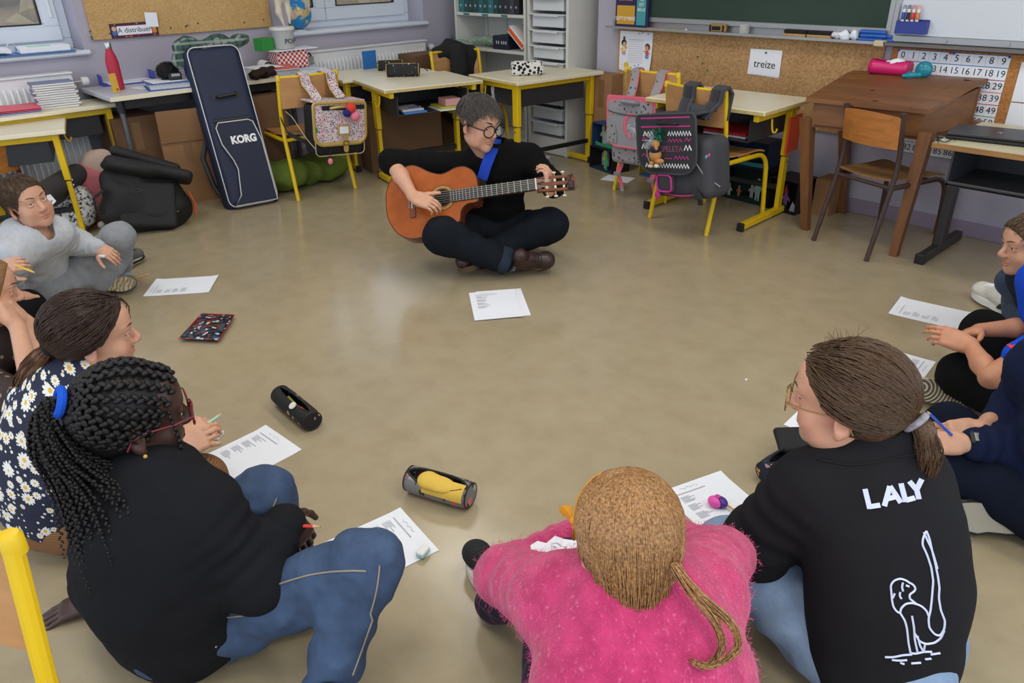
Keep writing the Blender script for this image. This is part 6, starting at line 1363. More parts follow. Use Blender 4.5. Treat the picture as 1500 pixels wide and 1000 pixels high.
# ------------------------------------------------------------------ the children
DBG = []
def chk(n, **k): DBG.append((n, k))
def long_path(H, pts_local, n, k, spread, seed, jit=.006):
 """n strands following a head-frame polyline with a cross-section scatter that grows by 'spread' (list per point)"""
 r = random.Random(seed); P = np.array(pts_local, float); t = np.linspace(0, 1, k); src = np.linspace(0, 1, len(P)); C_ = np.stack([np.interp(t, src, P[:, i]) for i in range(3)], 1); S = np.interp(t, src, spread); out = []
 for _ in range(n):
  o = np.array([r.gauss(0, 1) for _ in range(3)]); o = o/max(1, np.linalg.norm(o))*r.random()**.4; w_ = np.array([r.gauss(0, 1) for _ in range(3)])*jit; L = r.uniform(.86, 1.0)
  q = C_+o[None]*S[:, None]+np.sin(t*5+r.random()*6)[:, None]*w_[None]; q = np.stack([np.interp(t*L, t, q[:, i]) for i in range(3)], 1); out.append([H.W(*p) for p in q])
 return out
def swept(H, tie, n, ok, seed, k=9, lift=.008, jit=.05):
 """strands combed back from the hairline to the tie (a direction in the head frame)"""
 r = random.Random(seed); out = []
 while len(out) < n:
  d = rdir(r)
  if not ok(d): continue
  e = nrm(np.array(tie)+np.array([r.gauss(0, .10) for _ in range(3)])); out.append([H.W(*p) for p in slerp_path(H, d, e, k, lift+r.uniform(-.003, .0025), .002)])
 return out
def crease_path(pts): return [np.asarray(p, float) for p in pts]
# --- boy in grey -----------------------------------------------------------
def boy_grey():
 pel = J(66, 420, .09); t = thing('person', 'boy in a pale grey hoodie and joggers, leaning back with folded legs', 'person', (pel[0], pel[1], 0)); s = .80
 neck, shR, shL = J(50, 343, .395), J(18, 372, .35), J(84, 342, .37); elR, wrR = J(8, 418, .20), J(12, 436, .04); elL, wrL = J(113, 356, .28), J(143, 363, .265)
 hd = Head(J(40, 297, .525), RTH*.86-FWH*.46+ZU*.14, ZU-RTH*.22-FWH*.06, .92)
 hipR, hipL = J(72, 422, .10), J(92, 408, .10); knR, anR, knL, anL = J(158, 391, .125), J(150, 414, .06), J(174, 348, .275), J(178, 388, .08)
 chk('grey', ua=(shL, elL), fa=(elL, wrL), thR=(hipR, knR), thL=(hipL, knL), shinL=(knL, anL), sh=(shR, shL), tor=(pel, neck))
 mb = MB(); bodycore(mb, pel, neck, shR, shL, [(shR, elR, wrR), (shL, elL, wrL)], [(hipR, knR, anR), (hipL, knL, anL)], s)
 n0 = mb.n; tint = hd.build(mb, neck+A(0, 0, -.03), 1., .0034); tips = hand(mb, wrL, nrm(J(167, 374, .24)-wrL), nrm(ZU*.8-FWH*.5), False, .80, (.5, .55, .6, .65), (.3, .2), .05, h=.0026); hand(mb, wrR, nrm(-RTH*.4-FWH), ZU, True, .8)
 skin_obj(t, mb, SK_fair, (n0, tint)); hd.eyes(t, (.25, 1, .25), (84, 78, 70)); hd.brows(t, mat('brow_brown', (84, 58, 40), .8), .0037)
 m = hair_mat('short_brown_hair', (58, 42, 30), (98, 76, 54)); hb = hairline(hd, .010, (0, .080, .058), (0, .80, -.60), nape=-.045)
 merge(hb, short_strands(hd, 1100, .028, lambda d: behind(d, (0, .058, .058), (0, .80, -.60), nape=-.03), lambda q: (q[0]*3, .7 if q[1] > -.02 else -.2, -.45), .012, seed=5, rise=.002)); part('hair', hb, m, t, True, 180, 'short brown hair')
 M_h = cloth('heather_grey_fleece', (186, 190, 196), .95, .3, 260, .07, 60)
 f = SDF(); fr, _ = torso(f, pel+A(0, 0, .04), neck, shR, shL, .128, .122, .128, .062, .03, .75); limb(f, [shR, elR, wrR], [.066, .056, .046], .03, (.004, 4, 0, RT)); limb(f, [shL, elL, elL+(wrL-elL)*.85], [.064, .052, .044], .03, (.005, 5, 0, RT)); f.ell(neck-RTH*.045+A(0, 0, .015), (.085, .085, .05), None, .03); f.cap(neck+RTH*.03, neck+A(0, 0, .15), .050, .05, .01, None, -1)
 part('hoodie', wrinkle(f.build(.0075), .008, 12), M_h, t, True, 180)
 part('hood_cord', MB().tube([J(70, 332, .40), J(73, 341, .375), J(74, 347, .36)], .0022, 6), mat('dark_cord', (60, 62, 66), .8), t, True); part('sleeve_cuff', MB().tube([wrL-(wrL-elL)*.22, wrL-(wrL-elL)*.03], [.036, .034], 14), M_h, t, True)
 f = SDF(); f.ell(pel, (.125, .115, .095), None, .05); limb(f, [hipR, knR, anR], [.082, .064, .050], .04, (.004, 4, 0, ZU)); limb(f, [hipL, knL, anL], [.080, .062, .046], .04, (.004, 4, 1, ZU)); f.cut((0, 0, .004), (0, 0, -1))
 part('joggers', wrinkle(f.build(.0075), .006, 13), cloth('grey_jersey', (142, 145, 150), .95, .3, 260, .08, 40), t, True, 180)
 n = NT('wavy_tread'); v = n.co('Object'); w_ = n.new('ShaderNodeTexWave', Scale=34., Distortion=7.); n.lk(v, w_.inputs['Vector']); n.lk(v, w_.inputs['Vector']); n.col(n.ramp(w_.outputs['Fac'], [(.3, lin((142, 124, 96))), (.7, lin((190, 174, 142)))])); n.set(Roughness=.8); n.bump(w_.outputs['Fac'], .8, .004)
 M_sh = mat('grey_mesh_shoe', (92, 94, 92), .9, bump=.4, bs=300); shoe(t, J(146, 419, .055), J(197, 414, .055), nrm(FWH*.92-ZU*.25), .80, M_sh, n.m, None, 'shoe', .02); shoe(t, J(180, 394, .012), J(208, 377, .012), ZU, .78, M_sh, mat('cream_rubber', (206, 198, 172), .7), M_black, 'shoe', .02, 0., M_black)
 part('sock', MB().tube([anL, anL+A(0, 0, -.05)], [.034, .032], 12), cloth('pale_blue_sock', (150, 170, 190)), t, True)
 return tips
tipsG = boy_grey()
# --- girl with her chin on her hands (left edge) -----------------------------
def girl_chin():
 hd = Head(camP(-27, 428, 2.16), RTH*.86+FWH*.48-ZU*.10, ZU+RTH*.05, .90); hc = hd.c
 pel = A(hc[0]-.02, hc[1]-.14, .10); t = thing('person', 'long-haired girl resting her chin on her hands beside the daisy blouse girl', 'person', (pel[0], pel[1], 0)); s = .80
 neck = hc-A(0, 0, .145)-RTH*.03; shR, shL = neck+A(0, 0, -.04)-FWH*.12-RTH*.02, neck+A(0, 0, -.04)+FWH*.12-RTH*.02
 D0 = 2.13; elR, wrR = camP(58, 602, 2.04), camP(24, 476, 2.10); elL, wrL = camP(70, 545, 2.20), camP(38, 470, 2.18)
 knR, knL = camP(55, 610, 2.12), camP(64, 555, 2.30); anR, anL = A(knR[0], knR[1], .05)-RTH*.12, A(knL[0], knL[1], .05)-RTH*.1; hipR, hipL = pel-FWH*.08, pel+FWH*.08
 chk('chin', ua=(shR, elR), fa=(elR, wrR), th=(hipR, knR), head=(hc, pel))
 mb = MB(); bodycore(mb, pel, neck, shR, shL, [(shR, elR), (shL, elL)], [(hipR, knR, anR), (hipL, knL, anL)], s); n0 = mb.n; tint = hd.build(mb, neck+A(0, 0, -.02), 1.)
 hand(mb, wrR, nrm(camP(2, 440, 2.10)-wrR), nrm(RT+UP*.4), True, .80, (.6, .7, .75, .8), (.3, .2), .04, elR, .036, .026); hand(mb, wrL, nrm(camP(10, 438, 2.15)-wrL), nrm(RT*.8+FW*.4), False, .80, (.6, .7, .8, .8), (.3, .2), .04, elL, .036, .026)
 skin_obj(t, mb, SK_fair, (n0, tint)); hd.eyes(t, (0, 1, 0)); hd.brows(t, mat('brow_brown', (84, 58, 40), .8), .0037)
 m = hair_mat('honey_brown_hair', (92, 64, 38), (160, 118, 74)); hb = hairline(hd, .012, (0, .080, .070), (0, .93, -.36), False, -.2, .006, extra=lambda f: (hd.k(f, (0, -.05, .0), (0, -.065, -.20), .078, .055, k=.03)))
 r = random.Random(4); S = []
 for _ in range(700):
  a = r.uniform(-1, 1); d0 = nrm([.05*r.gauss(0, 1), r.uniform(-.7, .75), 1.0]); sd = 1 if r.random() < .6 else -1; d1 = nrm([sd*1.0, r.uniform(-.8, .50), -.15]); p = [A(*q) for q in slerp_path(hd, d0, d1, 7, .012+r.uniform(-.003, .003))]; e = p[-1]
  for j in range(1, 6): p.append(e+A(.006*sd*j+r.gauss(0, .004), -.010*j+r.gauss(0, .005), -.034*j))
  S.append([hd.W(*q) for q in p])
 merge(hb, hair_strands(S, .0026, .0012)); part('hair', hb, m, t, True, 180, 'long honey brown hair')
 n = NT('lattice_print'); v = n.co('Object', scale=34., rot=(.6, .5, .8)); bt = n.new('ShaderNodeTexVoronoi', Scale=1.); n.lk(v, bt.inputs['Vector']); n.col(n.mix(n.math('LESS_THAN', bt.outputs['Distance'], .24), lin((58, 46, 44)), lin((150, 136, 120)))); n.set(Roughness=.85)
 f = SDF(); torso(f, pel+A(0, 0, .04), neck, shR, shL, .12, .115, .12, .058, .03, .75); limb(f, [shR, shR+(elR-shR)*.7], [.058, .050], .03); limb(f, [shL, shL+(elL-shL)*.7], [.058, .050], .03); part('blouse', wrinkle(f.build(.008), .006, 12), n.m, t, True, 180)
 f = SDF(); f.ell(pel, (.13, .12, .09), None, .05); limb(f, [hipR, knR, anR], [.08, .062, .05], .04); limb(f, [hipL, knL, anL], [.08, .062, .05], .04); f.cut((0, 0, .004), (0, 0, -1)); part('trousers', wrinkle(f.build(.009), .005, 12), cloth('black_leggings', (20, 20, 22)), t, True, 180)
 return t
girl_chin()
# --- child almost hidden behind her -----------------------------------------
def child_hidden():
 pel = J(-75, 470, .09); t = thing('person', 'child in black trousers and a white shirt, mostly hidden behind the chin-resting girl', 'person', (pel[0], pel[1], 0)); s = .78
 neck = pel+A(0, 0, .36)+RTH*.03; shR, shL = neck-FWH*.13+A(0, 0, -.03), neck+FWH*.13+A(0, 0, -.03); wrR = J(28, 432, .22); elR = J(-20, 430, .22); wrL = J(4, 392, .36); elL = J(-40, 420, .28)
 kn = J(40, 450, .15); an = J(40, 462, .05); kn2 = J(10, 425, .17); hip = pel
 chk('hidden', fa=(elR, wrR), ua=(shR, elR), th=(hip, kn))
 hd = Head(neck+A(0, 0, .13)+RTH*.03, RTH, ZU, .88); mb = MB(); bodycore(mb, pel, neck, shR, shL, [(shR, elR, wrR), (shL, elL, wrL)], [(hip, kn, an), (hip, kn2, an+FWH*.1)], s); n0 = mb.n; tint = hd.build(mb, neck, 1., .005)
 hand(mb, wrR, nrm(J(56, 433, .185)-wrR), nrm(ZU-FWH*.5), True, .80, (.25, .3, .35, .4), (.2, .2), .05, elR, .032); hand(mb, wrL, nrm(J(26, 386, .38)-wrL), nrm(ZU*.6-FWH), False, .78, (.7, .8, .8, .8), (.3, .3), .03)
 skin_obj(t, mb, SK_fair, (n0, tint)); part('hair', hair_cap(hd, .012, [((0, .075, .05), (0, .75, -.66)), ((0, -.09, -.04), (0, -.25, -1)), ((0, .03, 0), (0, 1, -.4))]), hair_mat('plain_brown_hair', (60, 44, 32), (90, 70, 50)), t, True, 180)
 f = SDF(); torso(f, pel+A(0, 0, .04), neck, shR, shL, .12, .115, .12, .056, .02, .75); limb(f, [shR, elR, elR+(wrR-elR)*.5], [.058, .048, .04], .03); limb(f, [shL, elL, elL+(wrL-elL)*.8], [.058, .048, .04], .03); part('shirt', wrinkle(f.build(.009), .006, 12), cloth('white_cotton', (214, 216, 220)), t, True, 180)
 f = SDF(); f.ell(pel, (.12, .12, .09), None, .05); limb(f, [hip, kn, an], [.08, .062, .05], .04); limb(f, [hip, kn2], [.08, .06], .04); f.cut((0, 0, .004), (0, 0, -1)); part('trousers', wrinkle(f.build(.009), .005, 12), cloth('black_leggings', (20, 20, 22)), t, True, 180)
 shoe(t, J(44, 466, .012), J(68, 452, .012), ZU, .75, mat('white_canvas', (214, 214, 212), .8), mat('white_rubber', (222, 222, 218), .6), None, 'shoe', .02)
child_hidden()
# --- girl in the daisy blouse ------------------------------------------------
def daisy_mat():
 n = NT('daisy_print'); uv = n.new('ShaderNodeUVMap'); uv.uv_map = 'cloth'; mp = n.new('ShaderNodeMapping'); n.lk(uv.outputs[0], mp.inputs[0])
 col = lin((28, 34, 58))
 for (sc_, off, rad, dens) in ((24., 0., .38, .55), (34., 3.7, .30, .5), (58., 9.1, .20, .5)):
  m2 = n.new('ShaderNodeMapping'); n.lk(uv.outputs[0], m2.inputs[0]); m2.inputs['Scale'].default_value = (sc_,)*3; m2.inputs['Location'].default_value = (off, off*.7, 0)
  vo = n.new('ShaderNodeTexVoronoi', voronoi_dimensions='2D', Scale=1., Randomness=.75); n.lk(m2.outputs[0], vo.inputs['Vector'])
  sub = n.new('ShaderNodeVectorMath', operation='SUBTRACT'); n.lk(m2.outputs[0], sub.inputs[0]); n.lk(vo.outputs['Position'], sub.inputs[1]); sp = n.new('ShaderNodeSeparateXYZ'); n.lk(sub.outputs[0], sp.inputs[0])
  an = n.math('ARCTAN2', sp.outputs[1], sp.outputs[0]); pet = n.math('ABSOLUTE', n.math('SINE', n.math('MULTIPLY', an, 5.5))); sc2 = n.new('ShaderNodeSeparateColor'); n.lk(vo.outputs['Color'], sc2.inputs[0])
  R = n.math('MULTIPLY', n.math('ADD', .68, n.math('MULTIPLY', pet, .36)), n.math('MULTIPLY', rad, n.math('ADD', .7, n.math('MULTIPLY', sc2.outputs[1], .45))))
  on = n.math('MULTIPLY', n.math('LESS_THAN', vo.outputs['Distance'], R), n.math('LESS_THAN', sc2.outputs[0], dens)); col = n.mix(on, col, lin((226, 226, 220)))
  ce = n.math('MULTIPLY', n.math('LESS_THAN', vo.outputs['Distance'], rad*.30), n.math('LESS_THAN', sc2.outputs[0], dens)); col = n.mix(ce, col, lin((222, 176, 62)))
 n.col(col); n.set(Roughness=.85); n.bump(n.noise(260, n.co('Object'), 2), .15, .001); return n.m
def cloth_uv(me, c, ax, fr, lat):
 """cylindrical cloth coordinates around an axis"""
 uv = me.uv_layers.new(name='cloth'); V = np.array([v.co[:] for v in me.vertices])-c; h = V@ax; a = np.arctan2(V@lat, -(V@fr)); u = a*.15; L = np.zeros(len(me.loops), np.int32); me.loops.foreach_get('vertex_index', L); U = np.stack([u[L], h[L]], 1)
 uv.data.foreach_set('uv', U.ravel().astype(np.float32))
def girl_daisy():
 pel = J(85, 745, .10); t = thing('person', 'girl in a navy daisy-print blouse with a low brown ponytail', 'person', (pel[0], pel[1], 0)); s = .84
 neck = J(136, 553, .44); shR, shL = J(170, 600, .385), J(55, 585, .385); hd = Head(J(136, 491, .55), RTH*.88+FWH*.46-ZU*.04, ZU+RTH*.12-FWH*.05, .93)
 elR, wrR = J(208, 680, .22), J(262, 660, .22); elL, wrL = J(190, 600, .20), J(262, 640, .24); hipR, hipL = J(120, 765, .09), J(108, 705, .09); knR, anR = J(297, 698, .11), J(312, 722, .06); knL, anL = J(240, 650, .12), J(285, 690, .05)
 chk('daisy', ua=(shR, elR), fa=(elR, wrR), th=(hipR, knR), sh=(shR, shL), tor=(pel, neck))
 mb = MB(); bodycore(mb, pel, neck, shR, shL, [(shR, elR), (shL, elL)], [(hipR, knR, anR), (hipL, knL, anL)], s); n0 = mb.n; tint = hd.build(mb, neck+A(0, 0, -.03), 1.)
 hand(mb, wrR, nrm(J(300, 640, .235)-wrR), nrm(-FWH*.5+ZU*.6+RTH*.4), True, .84, (.45, .5, .55, .6), (.25, .2), .05, elR, .034); tl = hand(mb, wrL, nrm(J(296, 622, .25)-wrL), nrm(ZU*.8-FWH*.3), False, .84, (.6, .65, .7, .7), (.3, .2), .04, elL, .034)
 skin_obj(t, mb, SK_fair, (n0, tint)); hd.eyes(t); hd.brows(t, mat('brow_brown', (84, 58, 40), .8), .0037); part('ear_stud', MB().ell(hd.W(.087, -.002, -.044), .0035, nu=8, nv=6), M_silver, t, True)
 part('bracelet', MB().tube([wrR+frame(nrm(elR-wrR), ZU)@A(.027*math.cos(a), 0, .022*math.sin(a)) for a in np.arange(14)/14*6.2832], .004, 6, closed=True), mat('bead_mix', (200, 160, 150), .4, var=.6, vs=90), t, True)
 m = hair_mat('dark_chestnut_hair', (36, 25, 20), (70, 48, 36), .36); tie = (0, -.86, -.50); ok = behind
 hb = hairline(hd, .008)
 merge(hb, hair_strands(swept(hd, tie, 1500, lambda d: behind(d, (0, .066, .072)), 11, lift=.0095), .0017, .0014)); part('hair', hb, m, t, True, 180, 'smooth dark brown hair')
 T = on_scalp(hd, tie, .008); g = hd.R.T@A(0, 0, -1); o_ = hd.R.T@nrm(-RTH*.75-FWH*.15-ZU*.62)
 pt = [T, T+o_*.035, T+o_*.08+g*.01, T+o_*.13+g*.035, T+o_*.165+g*.08]; pb = long_path(hd, pt, 700, 9, [.016, .022, .032, .034, .018], 12, .003); hp = SDF(); hp.path([hd.W(*p) for p in pt[:-1]], [.012, .020, .026, .024], .01); part('ponytail', merge(hp.build(.006), hair_strands(pb, .0018, .0010)), hair_mat('brown_ponytail', (66, 42, 26), (118, 80, 50), .36), t, True, 180, 'brown ponytail lighter than the crown'); part('hair_tie', MB().tube([hd.W(*(T+frame(o_, (0, 0, 1))@A(.02*math.cos(a), .004, .02*math.sin(a)))) for a in np.arange(14)/14*6.2832], .006, 6, closed=True), M_blkcloth, t, True)
 f = SDF(); fr, _ = torso(f, pel+A(0, 0, .03), neck, shR, shL, .150, .145, .132, .058, .035, .80); limb(f, [shR, elR, elR+(wrR-elR)*.1], [.060, .050, .048], .04); limb(f, [shL, elL], [.062, .055], .04); f.cap(neck+A(0, 0, .0), neck+A(0, 0, .012), .058, .05, .02); f.cut(pel+A(0, 0, -.03), nrm(-(neck-pel)))
 b = wrinkle(f.build(.0075), .007, 10); me = b.mesh('blouse', daisy_mat(), 180); ax = nrm(neck-pel); lat = nrm(shR-shL); cloth_uv(me, pel, ax, fr, lat); part('blouse', me, None, t, True)
 M_cord = NT('tan_corduroy'); v = M_cord.co('Object', scale=(1, 1, 1)); wv = M_cord.new('ShaderNodeTexWave', Scale=60., bands_direction='Z'); M_cord.lk(v, wv.inputs['Vector']); M_cord.col(M_cord.ramp(wv.outputs['Fac'], [(.2, lin((112, 76, 46))), (.8, lin((146, 104, 66)))])); M_cord.set(Roughness=.95); M_cord.bump(wv.outputs['Fac'], .6, .003)
 f = SDF(); f.ell(pel+A(0, 0, -.005), (.125, .115, .09), None, .05); limb(f, [hipR, knR, anR], [.082, .058, .045], .04); limb(f, [hipL, knL, anL], [.08, .055, .045], .04); f.cut((0, 0, .004), (0, 0, -1)); part('corduroys', wrinkle(f.build(.008), .005, 11), M_cord.m, t, True, 180)
 M_cs = mat('grey_canvas', (96, 92, 88), .85); shoe(t, J(300, 728, .02), J(338, 708, .03), nrm(ZU*.7+FWH*.6), .78, M_cs, mat('white_rubber', (222, 222, 218), .6), None, 'shoe', .02)
 return tl
tipsD = girl_daisy()
# --- girl with braids -------------------------------------------------------
def braid(P, r, m_=None, n=7, pitch=.75, mb=None):
 """a plait: overlapping lobes swinging left and right along a path"""
 mb = mb or MB(); P = np.array(P, float); L = np.r_[0, np.cumsum(np.linalg.norm(np.diff(P, axis=0), axis=1))]; n_ = max(4, int(L[-1]/(r*pitch)))
 for i in range(n_):
  s = L[-1]*i/(n_-1); p = np.array([np.interp(s, L, P[:, k]) for k in range(3)]); q = np.array([np.interp(min(L[-1], s+r), L, P[:, k]) for k in range(3)]); d = nrm(q-p+1e-6); sd = nrm(np.cross(d, p-np.mean(P, 0)+1e-3)); sg = 1 if i % 2 else -1
  y = nrm(d+sd*sg*.7); fr_ = frame(y, np.cross(d, sd)); tp = 1 if i < n_*.8 else 1-.6*(i/n_-.8)/.2
  mb.ell(p+sd*sg*r*.38*tp, np.array((r*.62, r*1.05, r*.62))*tp, fr_, n, 5)
 return mb
def girl_braids():
 pel = J(262, 905, .10); t = thing('person', 'girl in a black sweatshirt and jeans with a ponytail of black braids', 'person', (pel[0], pel[1], 0)); s = .86
 neck = J(232, 690, .47); shR, shL = J(300, 745, .42), J(170, 720, .42); hd = Head(J(196, 612, .585), RTH*.80+FWH*.58-ZU*.06, ZU+RTH*.06, .95)
 elR, wrR = J(376, 850, .25), J(418, 758, .33); elL, wrL = J(150, 850, .22), J(140, 872, .035); hipR, hipL = J(330, 900, .10), J(290, 850, .10); knR, anR = J(540, 828, .30), J(480, 1012, .06); knL, anL = J(385, 728, .31), J(450, 850, .05)
 chk('braids', ua=(shR, elR), fa=(elR, wrR), ual=(shL, elL), fal=(elL, wrL), thR=(hipR, knR), shinR=(knR, anR), thL=(hipL, knL), shinL=(knL, anL), sh=(shR, shL), tor=(pel, neck))
 mb = MB(); bodycore(mb, pel, neck, shR, shL, [(shR, elR), (shL, elL)], [(hipR, knR, anR), (hipL, knL, anL)], s); n0 = mb.n; tint = hd.build(mb, neck+A(0, 0, -.03), 1.)*.5
 tp = hand(mb, wrR, nrm(J(446, 788, .27)-wrR), nrm(ZU*.6-FWH*.5+RTH*.5), True, .80, (.5, .55, .65, .7), (.3, .3), .04, elR+(wrR-elR)*.5, .03); hand(mb, wrL, nrm(J(84, 900, .012)-wrL), nrm(ZU), False, .92, (.10, .10, .12, .12), (.1, .1), .10, elL+(wrL-elL)*.4, .03)
 skin_obj(t, mb, SK_dark, (n0, tint)); hd.eyes(t, iris=(40, 26, 20)); hd.glasses(t, mat('dark_red_frame', (104, 24, 34), .3), .025, .0022); part('ear_stud', MB().ell(hd.W(.087, -.004, -.042), .0045, nu=8, nv=6), M_gold, t, True)
 m = hair_mat('black_braids', (12, 11, 12), (30, 28, 29), .5); hb = hairline(hd, .004, res=.005); tie = nrm((-.02, -.93, .36)); T = on_scalp(hd, tie, .010); b = MB()
 nn = A(0, .79, -.62); vv = A(0, .62, .79); pt = A(0, .078, .072)
 for a in np.linspace(-2.75, 2.75, 21):
  lo, hi = -1.2, 1.2
  for _ in range(22):
   mi = (lo+hi)/2; q = on_scalp(hd, nn*mi+vv*math.cos(a)+A(1, 0, 0)*math.sin(a))
   if (q-pt)@nn > -.004: hi = mi
   else: lo = mi
  d0 = nn*lo+vv*math.cos(a)+A(1, 0, 0)*math.sin(a); braid([hd.W(*p) for p in slerp_path(hd, d0, tie, 16, .004, .004)], .0098*hd.s, mb=b, pitch=.95)
 part('hair', merge(hb, b), m, t, True, 180, 'black cornrow braids pulled back'); r = random.Random(9); Tw = hd.W(*T); b = MB()
 part('hair_tie', MB().tube([hd.W(*(T+frame(tie, (0, 0, 1))@A(.024*math.cos(a), .006, .024*math.sin(a)))) for a in np.arange(16)/16*6.2832], .0085, 8, closed=True), cloth('royal_blue_elastic', (30, 84, 200), .7), t, True, label='royal blue hair elastic')
 out = nrm(-RTH*.85-FWH*.25)
 for i in range(58):
  u = r.uniform(-1, 1); v = r.uniform(0, 1); e = RTH*r.uniform(-.02, .15)+(-FWH)*r.uniform(.0, .09); L = r.uniform(.26, .42)
  P = [Tw, Tw+out*.018+ZU*.012*v+RTH*.01*u, Tw+out*(.035+.02*v)-ZU*.02+e*.15, Tw+out*(.045+.02*v)-ZU*.09+e*.5, Tw+out*.03-ZU*(.17)+e*.9, Tw+out*.015-ZU*L+e*1.15-FWH*.03]
  P = spline_open(P, 4); braid(P, .0058, mb=b, n=5, pitch=1.25)
 part('braid_tail', b, m, t, True, 180, 'hanging bundle of thin black braids'); b = MB(); braid(spline_open([hd.W(.070, .055, .03), hd.W(.078, .065, -.04), hd.W(.08, .06, -.12), hd.W(.085, .065, -.20)], 4), .0058, mb=b, n=5, pitch=1.1); part('loose_braid', b, m, t, True, 180)
 f = SDF(); torso(f, pel+A(0, 0, .035), neck, shR, shL, .166, .152, .140, .064, .04, .82); limb(f, [shR, elR, elR+(wrR-elR)*.9], [.070, .058, .043], .04, (.004, 5, 0, RT)); limb(f, [shL, elL, elL+(wrL-elL)*.55], [.066, .054, .044], .04, (.004, 4, 0, RT)); f.cap(neck+A(0, 0, .0), neck+A(0, 0, .015), .060, .052, .02); f.cut(pel+A(0, 0, -.10), nrm(-(neck-pel)))
 part('sweatshirt', wrinkle(f.build(.0075), .008, 9), cloth('black_sweat', (29, 30, 34), .95, .25, 240), t, True, 180); d = nrm(wrR-elR); part('sleeve_cuff', MB().tube([wrR-d*.055, wrR-d*.012], [.040, .039], 16), cloth('black_rib', (17, 18, 20), .95, .6, 90), t, True)
 M_dn = denim('blue_denim', (34, 50, 78), (66, 90, 124)); f = SDF(); f.ell(pel+A(0, 0, -.002), (.135, .13, .095), None, .05); limb(f, [hipR, knR, anR], [.094, .062, .048], .05, (.004, 3, 0, ZU)); limb(f, [hipL, knL, anL], [.088, .060, .048], .04, (.004, 3, 1, ZU)); f.cut((0, 0, .004), (0, 0, -1))
 jb = wrinkle(f.build(.0075), .011, 13, seed=3.); part('jeans', jb, M_dn, t, True, 180); V = jb.V[0]; bv = BVHTree.FromPolygons([tuple(v) for v in V], [tuple(q) for q in jb.F]); M_st = mat('jean_stitch', (150, 140, 120), .8)
 def seam(pts, rad=.0018):
  P = []
  for (px, py) in pts:
   o_ = Vector(CAM.tolist()); d_ = Vector(nrm(ray(px, py)).tolist()); h = bv.ray_cast(o_, d_)
   if h[0] is not None: P.append(np.array(h[0])+np.array(h[1])*.0012)
  if len(P) > 2: part('seam', MB().tube(P, rad, 5), M_st, t, True)
 seam([(x, 858-.155*(x-400)-8*math.sin((x-400)/45)) for x in range(392, 540, 8)]); seam([(556-.0022*(y-815)**2*.9 if y < 900 else 548-.36*(y-900), y) for y in range(828, 995, 10)]); seam([(x, 905-.10*(x-320)) for x in range(318, 380, 7)]); seam([(350+.45*(y-790)*-1+28, y) for y in range(730, 800, 7)])
 for (px, py) in ((320, 894), (316, 945)):
  h = bv.ray_cast(Vector(CAM.tolist()), Vector(nrm(ray(px, py)).tolist()))
  if h[0] is not None: part('rivet', MB().ell(np.array(h[0])+np.array(h[1])*.002, .0045, nu=8, nv=6), M_steel, t, True)
 shoe(t, J(392, 912, .055), J(482, 888, .055), nrm(FWH*.9-ZU*.3), .84, mat('dark_shoe', (40, 38, 36), .8), mat('cream_sole', (186, 172, 132), .8, var=.1, vs=60, bump=.4, bs=120), None, 'shoe', .024); shoe(t, J(495, 1050, .012), J(462, 1130, .012), ZU, .84, mat('dark_shoe', (40, 38, 36), .8), mat('cream_sole', (186, 172, 132), .8), None, 'shoe', .024)
 return tp
def spline_open(P, n=5):
 P = [np.asarray(p, float) for p in P]; P = [2*P[0]-P[1]]+P+[2*P[-1]-P[-2]]; out = []
 for i in range(1, len(P)-2):
  a, b, c, d = P[i-1:i+3]
  for u in np.arange(n)/n: out.append(.5*((2*b)+(-a+c)*u+(2*a-5*b+4*c-d)*u*u+(-a+3*b-3*c+d)*u**3))
 out.append(P[-2]); return out
tipsB = girl_braids()
